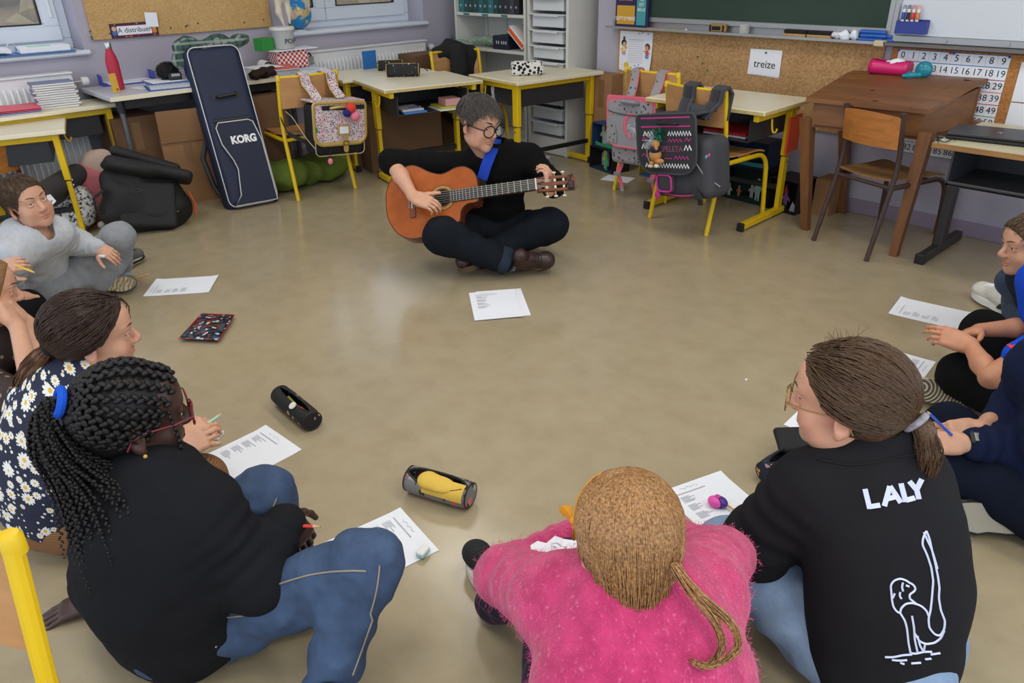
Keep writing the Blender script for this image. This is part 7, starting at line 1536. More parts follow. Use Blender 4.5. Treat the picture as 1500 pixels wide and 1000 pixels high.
# --- girl in the pink jumper ------------------------------------------------
def girl_pink():
 hd = Head(J(922, 800, .525), FWH*.80-ZU*.55-RTH*.02, ZU*.8+FWH*.55-RTH*.04, .93); pel = A(hd.c[0], hd.c[1], .10)-FWH*.17+RTH*.02; t = thing('person', 'girl in a fluffy pink jumper bent over her knees, seen from behind', 'person', (pel[0], pel[1], 0)); s = .84
 neck = J(925, 868, .42); shR, shL = J(1022, 868, .395), J(818, 880, .395); elL, elR = J(738, 846, .285), J(1052, 818, .33); wrL, wrR = J(842, 784, .30), J(985, 785, .30)
 hipR, hipL = pel+RTH*.07, pel-RTH*.13+FWH*.05; knL, knR = J(822, 838, .27), J(985, 815, .28); anL, anR = J(728, 880, .06), knR*A(1, 1, 0)+A(0, 0, .05)+FWH*.08
 chk('pink', ua=(shL, elL), fa=(elL, wrL), uar=(shR, elR), th=(hipL, knL), shin=(knL, anL), sh=(shR, shL), tor=(pel, neck), nh=(neck, hd.c))
 mb = MB(); bodycore(mb, pel, neck, shR, shL, [(shR, elR), (shL, elL)], [(hipR, knR, anR), (hipL, knL, anL)], s); n0 = mb.n; tint = hd.build(mb, neck+A(0, 0, -.01), 1.)
 hand(mb, wrL, nrm(RTH*.8+FWH*.3), nrm(ZU), False, .82, elbow=elL+(wrL-elL)*.6); hand(mb, wrR, nrm(-RTH*.8+FWH*.3), nrm(ZU), True, .82, elbow=elR+(wrR-elR)*.6); skin_obj(t, mb, SK_fair, (n0, tint)); hd.eyes(t); hd.glasses(t, mat('teal_frame', (70, 130, 130), .3), .025, .002)
 f = SDF(); torso(f, pel+A(0, 0, .03), neck, shR, shL, .165, .168, .165, .070, .05, .80); limb(f, [shR, elR, elR+(wrR-elR)*.9], [.076, .060, .046], .03, (.003, 4, 0, RT)); limb(f, [shL, elL, elL+(wrL-elL)*.9], [.074, .056, .042], .03, (.003, 4, 0, RT)); f.cap(neck-A(0, 0, .01), neck+A(0, 0, .008)+FWH*.01, .072, .066, .02)
 n = NT('fluffy_pink_wool'); v = n.co('Object'); f1 = n.noise(26, v, 4); fs = n.noise(150, n.co('Object', scale=(1, 1, .4)), 3, .7); c = n.ramp(f1, [(.3, lin((172, 36, 92))), (.7, lin((206, 58, 116)))]); n.col(n.mix(n.ramp(fs, [(.58, (0, 0, 0)), (.72, (.55,)*3)]), c, lin((236, 130, 172)))); n.set(Roughness=1.); n.b.inputs['Sheen Weight'].default_value = .25; n.bump(fs, .7, .006)
 jb = wrinkle(f.build(.0075), .008, 8); jo = part('jumper', jb, n.m, t, True, 180); V = jb.V[0]; F = np.array(jb.F); r = np.random.RandomState(5); ctr = V[F].mean(1); nn = np.cross(V[F[:, 1]]-V[F[:, 0]], V[F[:, 2]]-V[F[:, 0]]); nn /= np.linalg.norm(nn, axis=1)[:, None]+1e-9
 idx = r.choice(len(F), 9000); p0 = ctr[idx]+r.normal(0, .003, (9000, 3)); dr = nn[idx]*.5+r.normal(0, .6, (9000, 3)); dr /= np.linalg.norm(dr, axis=1)[:, None]; S = np.stack([p0, p0+dr*.003+nn[idx]*.001, p0+dr*.006+nn[idx]*.0012], 1); fz = part('wool_fibres', hair_strands(S, .0004, .0002), mat('pink_fibre', (226, 96, 150), 1.), jo, True, 180); fz['kind'] = 'stuff'
 n = NT('navy_check'); plaid(n, (26, 25, 44), (130, 50, 100), (110, 40, 90), 26, .08); nm = n.m
 f = SDF(); f.ell(pel, (.135, .13, .095), None, .05); limb(f, [hipR, knR, anR], [.085, .064, .05], .04); limb(f, [hipL, knL, anL], [.085, .066, .052], .04); f.cut((0, 0, .004), (0, 0, -1)); part('check_trousers', wrinkle(f.build(.008), .006, 10), nm, t, True, 180)
 M_bs = mat('black_canvas', (26, 26, 28), .85); wr = mat('white_rubber', (222, 222, 218), .6); shoe(t, J(742, 900, .012), J(690, 812, .012), ZU, .84, M_bs, wr, M_black, 'shoe', .026); shoe(t, knR*A(1, 1, 0)+A(0, 0, .012)+FWH*.03, knR*A(1, 1, 0)+A(0, 0, .012)+FWH*.21, ZU, .84, M_bs, wr, M_black, 'shoe', .026)
 m = hair_mat('dark_blond_hair', (104, 70, 42), (200, 152, 100), .30); hb = hairline(hd, .009, (0, .080, .074), (0, .86, -.5), False, -.09, .004, amp=.0015); r = random.Random(21); S = []; g = hd.R.T@A(0, 0, -1)
 for _ in range(3600):
  ph = r.uniform(-2.15, 2.15); d1 = nrm([math.sin(ph), -math.cos(ph), -.25+r.uniform(-.08, .08)]); w_ = abs(ph)
  d0 = nrm([.03*r.gauss(0, 1)+.05*math.sin(ph), (-.42+r.uniform(-.12, .10)) if w_ < .9 else r.uniform(-.42, .75), .95]); pth = [A(*q) for q in slerp_path(hd, d0, d1, 8, .0105+r.uniform(-.003, .003), .002)]; e = pth[-1]; v = nrm(pth[-1]-pth[-2]); L = r.uniform(.06, .105)*(1.2 if w_ < 1. else .8)
  for j in range(1, 6): v = nrm(v*.75+(g*.5+A(-.30*d1[0], -.05, 0))*.5); e = e+v*L/5+A(r.gauss(0, .0015), r.gauss(0, .0015), 0); pth.append(e)
  S.append([hd.W(*q) for q in pth])
 merge(hb, hair_strands(S, .0019, .0010))
 for (x0, dx) in ((.055, .045), (.05, .07)):        # loose curling locks over the collar
  P0 = [A(x0, -.105, -.02), A(x0+dx*.4, -.135, -.06), A(x0+dx, -.140, -.10), A(x0+dx*1.2, -.125, -.145), A(x0+dx*.6, -.12, -.17), A(x0+dx*.1, -.13, -.155)]; merge(hb, hair_strands(long_path(hd, spline_open(P0, 4), 34, 14, [.010]*8+[.005]*13, r.randint(1, 99), .002), .0014, .0009))
 part('hair', hb, m, t, True, 180, 'straight dark blond hair parted at the crown'); M_or = cloth('mustard_ribbon', (218, 150, 48), .7)
 bp = [hd.W(*on_scalp(hd, nrm([-math.sin(a), .42, math.cos(a)]), .013)) for a in np.linspace(.35, 1.75, 9)]; part('hair_band', MB().tube(bp, .010, 8, flat=.35), M_or, t, True, label='mustard hair band'); bc_ = hd.W(*on_scalp(hd, nrm([-.97, .45, .12]), .018)); Rb = frame(hd.D(-.2, .8, .6), hd.D(-1, .3, .2))
 for sg in (-1, 1): part('bow_loop', MB().add(np.array([bc_+Rb@A(*p) for p in ((0, 0, 0), (.012, sg*.028, .010), (.0, sg*.036, .016), (-.014, sg*.030, .010), (.010, sg*.026, -.004), (-.010, sg*.026, -.004))]), [(0, 1, 2), (0, 2, 3), (0, 4, 1), (0, 3, 5), (1, 4, 5, 3), (1, 3, 2)]), M_or, t, True)
 part('bow_knot', MB().ell(bc_, .008, nu=10, nv=8), M_or, t, True)
girl_pink()
# --- girl in the LALY jacket ------------------------------------------------
def girl_laly():
 pel = J(1290, 955, .11); t = thing('person', 'girl in a black jacket printed LALY with a swimmer drawing, brown ponytail and glasses', 'person', (pel[0], pel[1], 0)); s = .90
 neck = J(1272, 668, .49); shL, shR = J(1190, 715, .43), J(1322, 705, .43); hd = Head(J(1242, 588, .605), -RTH*.80+FWH*.58-ZU*.05, ZU-RTH*.04, .97)
 elL, wrL = J(1104, 798, .26), J(1125, 762, .15); elR, wrR = J(1318, 775, .20), J(1230, 745, .16); hipL, hipR = J(1230, 945, .10), J(1340, 930, .10); knL, anL = J(1072, 812, .19), J(1160, 860, .05); knR, anR = J(1290, 760, .16), J(1180, 800, .05)
 chk('laly', ua=(shL, elL), fa=(elL, wrL), th=(hipL, knL), shin=(knL, anL), sh=(shR, shL), tor=(pel, neck))
 mb = MB(); bodycore(mb, pel, neck, shR, shL, [(shR, elR), (shL, elL)], [(hipR, knR, anR), (hipL, knL, anL)], s); n0 = mb.n; tint = hd.build(mb, neck+A(0, 0, -.03), 1.); hand(mb, wrL, nrm(FWH+RTH*.3), ZU, False, .84, elbow=elL+(wrL-elL)*.6); hand(mb, wrR, nrm(-RTH), ZU, True, .84, elbow=elR+(wrR-elR)*.6)
 skin_obj(t, mb, SK_fair, (n0, tint)); hd.eyes(t); hd.brows(t, mat('brow_brown', (84, 58, 40), .8), .0037); hd.glasses(t, mat('brass_frame', (150, 120, 70), .3, .7), .027, .0013)
 m = hair_mat('mid_brown_hair', (56, 40, 27), (104, 78, 54), .40); tie = nrm((.0, -.90, -.34)); hb = hairline(hd, .008); merge(hb, hair_strands(swept(hd, tie, 1700, lambda d: behind(d, (0, .068, .072)), 31, lift=.0095), .0016, .0013)); r = random.Random(2); S = []
 for _ in range(26): d = nrm([r.uniform(-.5, .5), r.uniform(.2, .9), 1.]); p = on_scalp(hd, d, .008); q = A(r.gauss(0, .5), r.gauss(.3, .5), r.uniform(.4, 1)); S.append([hd.W(*(p+nrm(q)*k*.008+A(0, -.004*k*k*.15, 0))) for k in range(5)])
 merge(hb, hair_strands(S, .0005, .0003)); part('hair', hb, m, t, True, 180, 'mid brown hair pulled back'); T = on_scalp(hd, tie, .012); o_ = hd.R.T@nrm(RTH*.5-FWH*.5-ZU*.5); g = hd.R.T@A(0, 0, -1); pt = [T, T+o_*.03, T+o_*.05+g*.03, T+o_*.052+g*.07, T+o_*.045+g*.105]
 hp = SDF(); hp.path([hd.W(*p) for p in pt[:-1]], [.014, .018, .018, .010], .01); part('ponytail', merge(hp.build(.005), hair_strands(long_path(hd, pt, 520, 9, [.014, .020, .024, .022, .010], 14, .003), .0015, .0008)), m, t, True, 180); part('hair_tie', MB().tube([hd.W(*(T+o_*.008+frame(o_, (0, 0, 1))@A(.020*math.cos(a), 0, .020*math.sin(a)))) for a in np.arange(16)/16*6.2832], .007, 8, closed=True), mat('grey_white_elastic', (150, 146, 154), .7, var=.4, vs=60), t, True, label='grey and white hair tie')
 f = SDF(); fr, _ = torso(f, pel+A(0, 0, .03), neck, shR, shL, .155, .145, .135, .068, .035, .72, up=1.); limb(f, [shL, elL, elL+(wrL-elL)*.95], [.078, .068, .05], .04, (.004, 4, 0, RT)); limb(f, [shR, elR, elR+(wrR-elR)*.95], [.076, .062, .05], .04, (.004, 4, 1, RT)); f.cap(neck-A(0, 0, .01), neck+A(0, 0, .055)-nrm(hd.R[:, 1])*.012, .074, .070, .02); f.cap(neck+A(0, 0, .05), neck+A(0, 0, .3), .058, .06, .01, None, -1); f.cut(pel+A(0, 0, -.07), nrm(-(neck-pel)))
 M_jk = cloth('black_softshell', (31, 31, 34), .85, .15, 260); jb = wrinkle(f.build(.0075), .005, 7); part('jacket', jb, M_jk, t, True, 180); V = jb.V[0]; bv = BVHTree.FromPolygons([tuple(v) for v in V], [tuple(q) for q in jb.F])
 def hit(px, py, off=.0022):
  h = bv.ray_cast(Vector(CAM.tolist()), Vector(nrm(ray(px, py)).tolist())); return None if h[0] is None else np.array(h[0])+np.array(h[1])*off*(1 if np.array(h[1])@(CAM-np.array(h[0])) > 0 else -1)
 M_pr = mat('bluish_white_print', (206, 214, 240), .6)
 def stroke(name, pts, w_, n=3, step=3., par=None, flatp=True):
  P = []; pts = np.array(pts, float); L = np.r_[0, np.cumsum(np.linalg.norm(np.diff(pts, axis=0), axis=1))]
  for s_ in np.linspace(0, L[-1], max(3, int(L[-1]/step)+1)):
   q = hit(np.interp(s_, L, pts[:, 0]), np.interp(s_, L, pts[:, 1]))
   if q is not None: P.append(q)
  if len(P) > 1:
   P = np.array(P); P = np.concatenate([P[:1], (P[:-2]+P[1:-1]*2+P[2:])/4, P[-1:]]) if len(P) > 3 else P; T = np.gradient(P, axis=0); sd = np.array([nrm(np.cross(a, CAM-p)) for a, p in zip(T, P)]); w3 = w_*.5*np.linalg.norm(P-CAM, axis=1)[:, None]/FOC
   return part(name, MB().grid(np.stack([P-sd*w3, P, P+sd*w3], 1), .0008), M_pr, t, True, 30)
 def poly(name, pts):     # filled letter piece on the cloth
  P = [hit(*p) for p in pts]; P = [p for p in P if p is not None]
  if len(P) == len(pts): part(name, MB().grid(np.array([[P[0], P[1]], [P[3], P[2]]]), .0012), M_pr, t, True, 0)
 for (a, b) in (((1267, 716), (1274, 745)), ((1273, 742), (1289, 739.5)), ((1295, 741), (1303, 712)), ((1303, 712), (1319, 736)), ((1297, 731), (1313, 727)), ((1319, 708), (1326, 735)), ((1326, 732.5), (1339, 729)), ((1331, 705), (1342, 718)), ((1349, 702), (1341, 718)), ((1341.5, 717), (1345, 731))): stroke('lettering', (a, b), 6.2, step=2.5)
 S = [[(1356, 777), (1351, 787), (1350, 797), (1357, 812), (1363, 830), (1366, 850), (1364, 875), (1362, 893), (1359, 905), (1360, 918), (1368, 928), (1376, 930), (1382, 920), (1383, 908), (1377, 893), (1374, 875), (1375, 860), (1373, 845), (1369, 825), (1364, 805), (1360, 787), (1356, 777)],
         [(1352, 779), (1358, 792), (1363, 802), (1368, 818), (1372, 832)], [(1305, 866), (1304, 856), (1309, 849), (1318, 846), (1327, 849), (1332, 853), (1337, 855), (1341, 862), (1336, 867), (1331, 869), (1332, 876)], [(1305, 866), (1306, 878), (1308, 888), (1314, 896), (1319, 897)], [(1318, 896), (1319, 890), (1326, 883), (1336, 882), (1348, 886), (1356, 893), (1360, 903)],
         [(1332, 876), (1342, 884)], [(1318, 897), (1325, 908), (1328, 920), (1330, 940), (1333, 955)], [(1335, 901), (1338, 918), (1339, 935), (1343, 953)], [(1339, 926), (1346, 938), (1356, 942), (1368, 940), (1377, 933), (1382, 922)], [(1343, 930), (1347, 945), (1352, 953)], [(1352, 953), (1354, 942)], [(1333, 955), (1340, 956), (1352, 953), (1364, 953)],
         [(1296, 961), (1308, 961), (1322, 958), (1335, 957)], [(1306, 965), (1318, 966), (1328, 965)], [(1318, 969), (1324, 971)], [(1334, 970), (1348, 969)], [(1354, 964), (1363, 963)], [(1362, 957), (1376, 955)], [(1322, 852), (1320, 858), (1322, 865)], [(1326, 856), (1331, 858)], [(1310, 868), (1307, 875)], [(1318, 866), (1316, 872), (1320, 876)]]
 for q in S: stroke('swimmer_drawing', q, 2.3, step=3.)
 part('collar_seam', MB().tube([p for p in (hit(1195+x*12, 672+9*math.sin(x*.35), .002) for x in range(13)) if p is not None], .0015, 5), mat('dark_seam2', (12, 12, 13), .9), t, True)
 M_dn = denim('light_denim', (92, 118, 152), (140, 164, 192)); f = SDF(); f.ell(pel, (.14, .135, .10), None, .05); limb(f, [hipL, knL, anL], [.098, .074, .058], .04, (.004, 3, 0, ZU)); limb(f, [hipR, knR, anR], [.095, .07, .055], .04); f.cut((0, 0, .004), (0, 0, -1)); part('jeans', wrinkle(f.build(.008), .007, 10), M_dn, t, True, 180)
 b = MB(); r = random.Random(8)
 for k in range(40): p = J(1165+r.uniform(-6, 8), 870+r.uniform(0, 45), .17); b.tube([p, p+A(r.gauss(0, .008), r.gauss(0, .008), r.gauss(0, .010))], .0009, 4)
 part('frayed_threads', b, mat('pale_thread', (196, 206, 216), .9), t, True)
girl_laly()
# --- boy in navy -------------------------------------------------------------
def boy_navy():
 pel = J(1545, 735, .10); t = thing('person', 'child in a navy sweatshirt with a black wristwatch, holding a blue pencil', 'person', (pel[0], pel[1], 0)); s = .84
 neck = pel+A(0, 0, .37)-RTH*.05; shL, shR = neck-FWH*.13+A(0, 0, -.04), neck+FWH*.13+A(0, 0, -.04); elL, wrL = J(1492, 655, .19), J(1412, 648, .225); elR, wrR = J(1490, 600, .22), J(1432, 628, .24); hipL, hipR = pel-FWH*.08, pel+FWH*.08; knL, anL = J(1375, 678, .125), J(1485, 718, .075); knR, anR = J(1390, 625, .13), J(1470, 690, .05)
 chk('navy', ua=(shL, elL), fa=(elL, wrL), th=(hipL, knL), shin=(knL, anL)); hd = Head(neck+A(0, 0, .13)-RTH*.03, -RTH, ZU, .92); mb = MB(); bodycore(mb, pel, neck, shR, shL, [(shR, elR), (shL, elL)], [(hipR, knR, anR), (hipL, knL, anL)], s); n0 = mb.n; tint = hd.build(mb, neck, 1., .005)
 hand(mb, wrL, nrm(J(1378, 648, .215)-wrL), nrm(-FWH*.6+ZU*.75), False, .84, (.75, .85, .9, .9), (.3, .3), .03, elL+(wrL-elL)*.5, .03); tp = hand(mb, wrR, nrm(J(1392, 632, .235)-wrR), nrm(ZU*.7-FWH*.5), True, .84, (.5, .6, .7, .7), (.1, .1), .03, elR+(wrR-elR)*.5, .03, thdir=(-.35, .92, -.1))
 skin_obj(t, mb, SK_fair, (n0, tint)); part('hair', hairline(hd, .011, nape=-.04), hair_mat('plain_brown_hair', (60, 44, 32), (90, 70, 50)), t, True, 180); M_nv = cloth('navy_sweat', (26, 34, 62), .95, .3, 240)
 f = SDF(); torso(f, pel+A(0, 0, .035), neck, shR, shL, .14, .135, .13, .064, .03, .78); limb(f, [shL, elL, elL+(wrL-elL)*.80], [.072, .062, .046], .04, (.005, 4, 0, RT)); limb(f, [shR, elR, elR+(wrR-elR)*.5], [.07, .058, .046], .04, (.005, 4, 0, RT)); part('sweatshirt', wrinkle(f.build(.0075), .007, 11), M_nv, t, True, 180)
 f = SDF(); f.ell(pel, (.13, .13, .095), None, .05); limb(f, [hipL, knL, anL], [.088, .062, .050], .04, (.004, 3, 0, ZU)); limb(f, [hipR, knR, anR], [.088, .064, .052], .04); f.cut((0, 0, .004), (0, 0, -1)); part('trousers', wrinkle(f.build(.008), .006, 11), cloth('dark_navy_jogger', (20, 26, 40), .95, .3, 240), t, True, 180)
 d = nrm(wrL-elL); w0 = wrL-d*.012; R = frame(d, nrm(-FWH*.5+ZU*.6)); wt = part('watch_strap', MB().tube([w0+R@A(.0275*math.cos(a), 0, .0225*math.sin(a)) for a in np.arange(18)/18*6.2832], .009, 8, closed=True, flat=.4), M_black, t, True); part('watch_case', MB().box(w0+R@A(.006, 0, .030), (.036, .034, .014), R, .006), M_black, wt, True); part('watch_face', MB().box(w0+R@A(.006, 0, .0378), (.022, .022, .002), R, .001), mat('lcd_grey', (150, 156, 150), .3), wt, True); part('watch_button', MB().ell(w0+R@A(.006, -.022, .031), .004, nu=8, nv=6), mat('red_led', (230, 40, 30), .3), wt, True)
 n = NT('hex_tread'); v = n.co('Object', scale=140.); vo = n.new('ShaderNodeTexVoronoi', Randomness=0.); n.lk(v, vo.inputs['Vector']); n.col(n.ramp(vo.outputs['Distance'], [(.35, lin((206, 202, 186))), (.62, lin((120, 114, 98)))])); n.set(Roughness=.8); n.bump(vo.outputs['Distance'], .6, .003)
 o = shoe(t, J(1512, 770, .062), J(1388, 752, .062), nrm(FWH*.88-ZU*.4), .90, mat('black_canvas', (26, 26, 28), .85), n.m, None, 'shoe', .022, 0., M_black); return tp
tipsN = boy_navy()
# --- boy in the blue shirt ----------------------------------------------------
def boy_blue():
 pel = J(1545, 575, .10); t = thing('person', 'child in a bright blue shirt and black trousers with clasped hands', 'person', (pel[0], pel[1], 0)); s = .84
 neck = pel+A(0, 0, .36)-RTH*.05; shL, shR = neck-FWH*.13+A(0, 0, -.03), neck+FWH*.14+A(0, 0, -.03); elL, wrL = J(1452, 552, .225), J(1417, 503, .26); elR, wrR = J(1520, 478, .27), J(1432, 484, .26); hipL, hipR = pel-FWH*.08, pel+FWH*.08; knL, anL = J(1408, 550, .13), J(1440, 585, .06); knR, anR = J(1440, 485, .18), J(1480, 560, .05)
 chk('blue', ua=(shL, elL), fa=(elL, wrL), th=(hipL, knL), shin=(knL, anL)); hd = Head(neck+A(0, 0, .14)+RTH*.05, -RTH, ZU, .92); mb = MB(); bodycore(mb, pel, neck, shR, shL, [(shR, elR), (shL, elL)], [(hipR, knR, anR), (hipL, knL, anL)], s); n0 = mb.n; tint = hd.build(mb, neck, 1., .005)
 hand(mb, wrL, nrm(J(1381, 492, .27)-wrL), nrm(-FWH*.8+ZU*.6), False, .86, (.35, .45, .6, .7), (.3, .3), .06, elL, .036, .025, thdir=(.35, .9, -.2)); hand(mb, wrR, nrm(J(1384, 497, .25)-wrR), nrm(FWH*.6+ZU*.75), True, .86, (.75, .8, .85, .9), (.2, .1), .05, elR, .036, .025)
 f = SDF(); f.path([elL, shL*.65+elL*.35], [.037, .040], .02); f.build(.005, mb=mb); skin_obj(t, mb, SK_tan, (n0, tint)); part('hair', hairline(hd, .011, nape=-.04), hair_mat('plain_brown_hair', (60, 44, 32), (90, 70, 50)), t, True, 180)
 f = SDF(); torso(f, pel+A(0, 0, .035), neck, shR, shL, .13, .125, .125, .062, .03, .78); limb(f, [shL, shL+(elL-shL)*.70], [.064, .060], .04); limb(f, [shR, shR+(elR-shR)*.6], [.062, .058], .04); part('shirt', wrinkle(f.build(.0075), .006, 11), cloth('royal_blue_jersey', (28, 78, 204), .8, .2, 240), t, True, 180)
 d = nrm(elL-shL); e = shL+(elL-shL)*.72; part('sleeve_trim', MB().tube([e-d*.014, e+d*.006], [.0605, .0600], 20), mat('red_trim', (226, 60, 70), .7), t, True)
 f = SDF(); f.ell(pel, (.13, .13, .095), None, .05); limb(f, [hipL, knL, anL], [.088, .066, .050], .04, (.004, 3, 0, ZU)); limb(f, [hipR, knR, anR], [.088, .068, .055], .04); f.cut((0, 0, .004), (0, 0, -1)); part('trousers', wrinkle(f.build(.008), .006, 11), cloth('black_jogger', (19, 19, 20), .95, .3, 240), t, True, 180)
 n = NT('ring_tread'); tc = J(1351, 566, .06); v = n.co('Object', loc=tuple(-tc)); ln = n.new('ShaderNodeVectorMath', operation='LENGTH'); n.lk(v, ln.inputs[0]); w_ = n.math('SINE', n.math('MULTIPLY', ln.outputs['Value'], 640.)); n.col(n.ramp(w_, [(.25, lin((92, 82, 62))), (.6, lin((196, 188, 166)))])); n.set(Roughness=.8); n.bump(w_, .5, .002)
 shoe(t, J(1430, 586, .06), J(1332, 566, .06), nrm(FWH*.9-ZU*.35), .9, mat('cream_canvas', (190, 184, 168), .85), n.m, None, 'shoe', .024)
boy_blue()
# --- boy at the right edge, face in profile ------------------------------------
def boy_edge():
 hd = Head(camP(1512, 358, 2.55), -RTH*.97+FWH*.06-ZU*.10, ZU, .93); pel = A(hd.c[0], hd.c[1], .10)+RTH*.24+FWH*.16; t = thing('person', 'boy with short brown hair, jeans and white trainers leaning his face on his hand', 'person', (pel[0], pel[1], 0)); s = .84
 neck = hd.c-A(0, 0, .14)+RTH*.075+FWH*.02; shL, shR = neck-FWH*.12+RTH*.06+A(0, 0, -.03), neck+FWH*.12+RTH*.06+A(0, 0, -.03); knL = J(1481, 412, .25); anL = J(1490, 450, .07); knR, anR = J(1520, 480, .13), J(1492, 472, .06); elR, wrR = J(1500, 412, .30), camP(1480, 378, 2.72); elL = shL+A(.1, .05, -.2); hipL, hipR = pel-FWH*.08, pel+FWH*.08
 chk('edge', ua=(shR, elR), fa=(elR, wrR), th=(hipL, knL), hp=(hd.c, pel)); mb = MB(); bodycore(mb, pel, neck, shR, shL, [(shR, elR), (shL, elL)], [(hipR, knR, anR), (hipL, knL, anL)], s); n0 = mb.n; tint = hd.build(mb, neck, 1.); hand(mb, wrR, nrm(UP+RT*.1), nrm(-RT), True, .82, (1., 1.1, 1.2, 1.2), (.4, .3), .03, elR, .032)
 skin_obj(t, mb, SK_fair, (n0, tint)); hd.eyes(t, (0, 1, 0), (70, 60, 50)); hd.brows(t, mat('brow_brown', (84, 58, 40), .8), .0037); m = hair_mat('short_brown_hair2', (62, 46, 32), (108, 84, 58)); hb = hairline(hd, .010, (0, .080, .060), (0, .78, -.62), nape=-.045); merge(hb, short_strands(hd, 1000, .032, lambda d: behind(d, (0, .056, .060), (0, .78, -.62), nape=-.03), lambda q: (q[0]*3, .7 if q[1] > -.02 else -.2, -.45), .012, seed=15, rise=.002)); part('hair', hb, m, t, True, 180)
 f = SDF(); torso(f, pel+A(0, 0, .035), neck, shR, shL, .125, .12, .12, .06, .03, .78); limb(f, [shR, shR+(elR-shR)*.6], [.06, .055], .04); limb(f, [shL, elL], [.06, .05], .04); part('shirt', wrinkle(f.build(.009), .006, 11), cloth('dark_tee', (36, 40, 52)), t, True, 180)
 f = SDF(); f.ell(pel, (.13, .13, .095), None, .05); limb(f, [hipL, knL, anL], [.075, .046, .038], .03); limb(f, [hipR, knR, anR], [.080, .056, .045], .03); f.cut((0, 0, .004), (0, 0, -1)); part('jeans', wrinkle(f.build(.008), .006, 11), denim('slate_denim', (36, 48, 66), (64, 82, 108)), t, True, 180)
 part('sock', MB().tube([anR, anR+RTH*-.02+A(0, 0, -.03)], [.034, .034], 12), cloth('teal_sock', (70, 140, 150)), t, True); M_w = mat('white_leather', (214, 212, 204), .6, var=.08, vs=30); o = shoe(t, J(1478, 462, .012), J(1426, 430, .014), ZU, .92, M_w, mat('white_rubber', (222, 222, 218), .6), M_paper, 'trainer', .024)
 for k in range(3): p = J(1460+k*6, 441+k*2.5, .055); part('side_stripe', MB().box(p+(-FWH)*.034, (.006, .02, .045), np.stack([RTH, FWH, ZU], 1)@ry(R_(35)), .002), M_black, o, True)
boy_edge()
# ------------------------------------------------------------------ sheets of paper on the floor
def text_bars(u0, v0, n, w_, lh, r):
 b = MB()
 for k in range(n): L = w_*r.uniform(.45, 1.); b.box((u0+L/2, v0-k*lh, 0), (L, lh*.34, .0002))
 return b
M_prn = mat('grey_print', (178, 181, 190), .8)
def sheet(label, c, s_, l_, z=.0012, flipx=False, curl=.004, text=True, seed=0, group='song sheets on the floor'):
 """A4 sheet from pixel corner c, a point along its short edge and one along its long edge"""
 a = J(*c, z); u = nrm(J(*s_, z)-a); v0 = J(*l_, z)-a; v = nrm(v0-u*(v0@u)); t = thing('song_sheet', label, 'paper', a+u*.105+v*.1485, 0, group); sg = 1 if np.cross(u, v)[2] > 0 else -1
 r = random.Random(seed); ph = r.uniform(0, 6); G = [[a+u*.21*p+v*.297*q+A(0, 0, curl*(max(0, abs(q-.5)*2-.75)*4)**2*(.5+.5*math.sin(ph+p*2))) for q in np.linspace(0, 1, 9)] for p in np.linspace(0, 1, 4)]
 part('sheet', MB().grid(G if sg > 0 else G[::-1], .0005), M_paper, t, True)
 if text:
  Rm = np.stack([u, -v, A(0, 0, 1)], 1) if True else None
  if np.linalg.det(Rm) < 0: Rm = np.stack([-u, -v, A(0, 0, 1)], 1); o_ = a+u*.21
  else: o_ = a
  b = MB(); b.box((.075, -.035, 0), (.10, .0028, .0002)); 
  for k in range(4): merge(b, text_bars(.028, -.050-k*.036, 5, .055, .0052, r))
  part('printed_lines', b.xf(Rm@np.diag([1., 1., 1.]), o_+A(0, 0, .0022)), M_prn, t, True, 0)
  b = MB(); P = [(.05+.0075*k, -.018+.004*math.sin(k*2.1+seed), 0) for k in range(9)]; b.tube(P, .0006, 4); part('pencil_name', b.xf(Rm, o_+A(0, 0, .0022)), M_prn, t, True)
 return t
sheet('lower of the two overlapping song sheets in front of the guitarist', (697, 427), (761, 422.3), (709, 468), .0006, curl=0., seed=1, text=False)
sheet('upper of the two overlapping song sheets in front of the guitarist', (686.8, 429.2), (753.2, 424.4), (696.4, 470), .003, seed=2)
sheet('song sheet on the floor beside the boy in grey', (229.5, 409.1), (209.5, 434.2), (315.9, 403.9), seed=3)
sheet('song sheet by the knee of the boy at the room edge, near the white trainer', (1319.5, 435), (1301, 459.3), (1415, 456), seed=4)
sheet('song sheet by the ringed shoe sole of the child in blue', (1371, 530), (1357, 549), (1297, 512), seed=5)
sheet('song sheet in front of the LALY jacket girl, beside her black case', (1147.7, 621.6), (1188, 584), (1195, 641), seed=6)
sheet('song sheet between the pink jumper and the LALY jacket, under a round sharpener', (1055.7, 690.5), (972.6, 718.5), (1107.4, 737.2), seed=7)
sheet('song sheet at the corduroy knee, below the black flowered pencil case', (389.5, 623.4), (441.6, 658.2), (301.9, 666.7), seed=8)
sheet('song sheet at the denim knee with a white and blue eraser on it', (586.5, 743.9), (644.2, 806.8), (480.1, 793.9), seed=9)
p = J(818, 826, .335); G = [[p+RTH*(-.055+.12*u)+FWH*(.05-.13*v)+A(0, 0, .02*math.sin(u*3)-.03*v+.008*math.sin(u*17+v*9)) for v in np.linspace(0, 1, 8)] for u in np.linspace(0, 1, 8)]
t = thing('song_sheet', 'torn-edged song sheet held on the lap of the girl in pink', 'paper', p); part('sheet', MB().grid(G, .0006), M_paper, t, True)
b = MB(); r = random.Random(77)
for k in range(13):
 v = .12+k*.062; P = [p+RTH*(-.055+.12*u)+FWH*(.05-.13*v)+A(0, 0, .02*math.sin(u*3)-.03*v+.008*math.sin(u*17+v*9)+.0014) for u in np.linspace(.35, .35+r.uniform(.2, .45), 5)]; b.tube(P, .0007, 4)
part('printed_lines', b, M_prn, t, True)
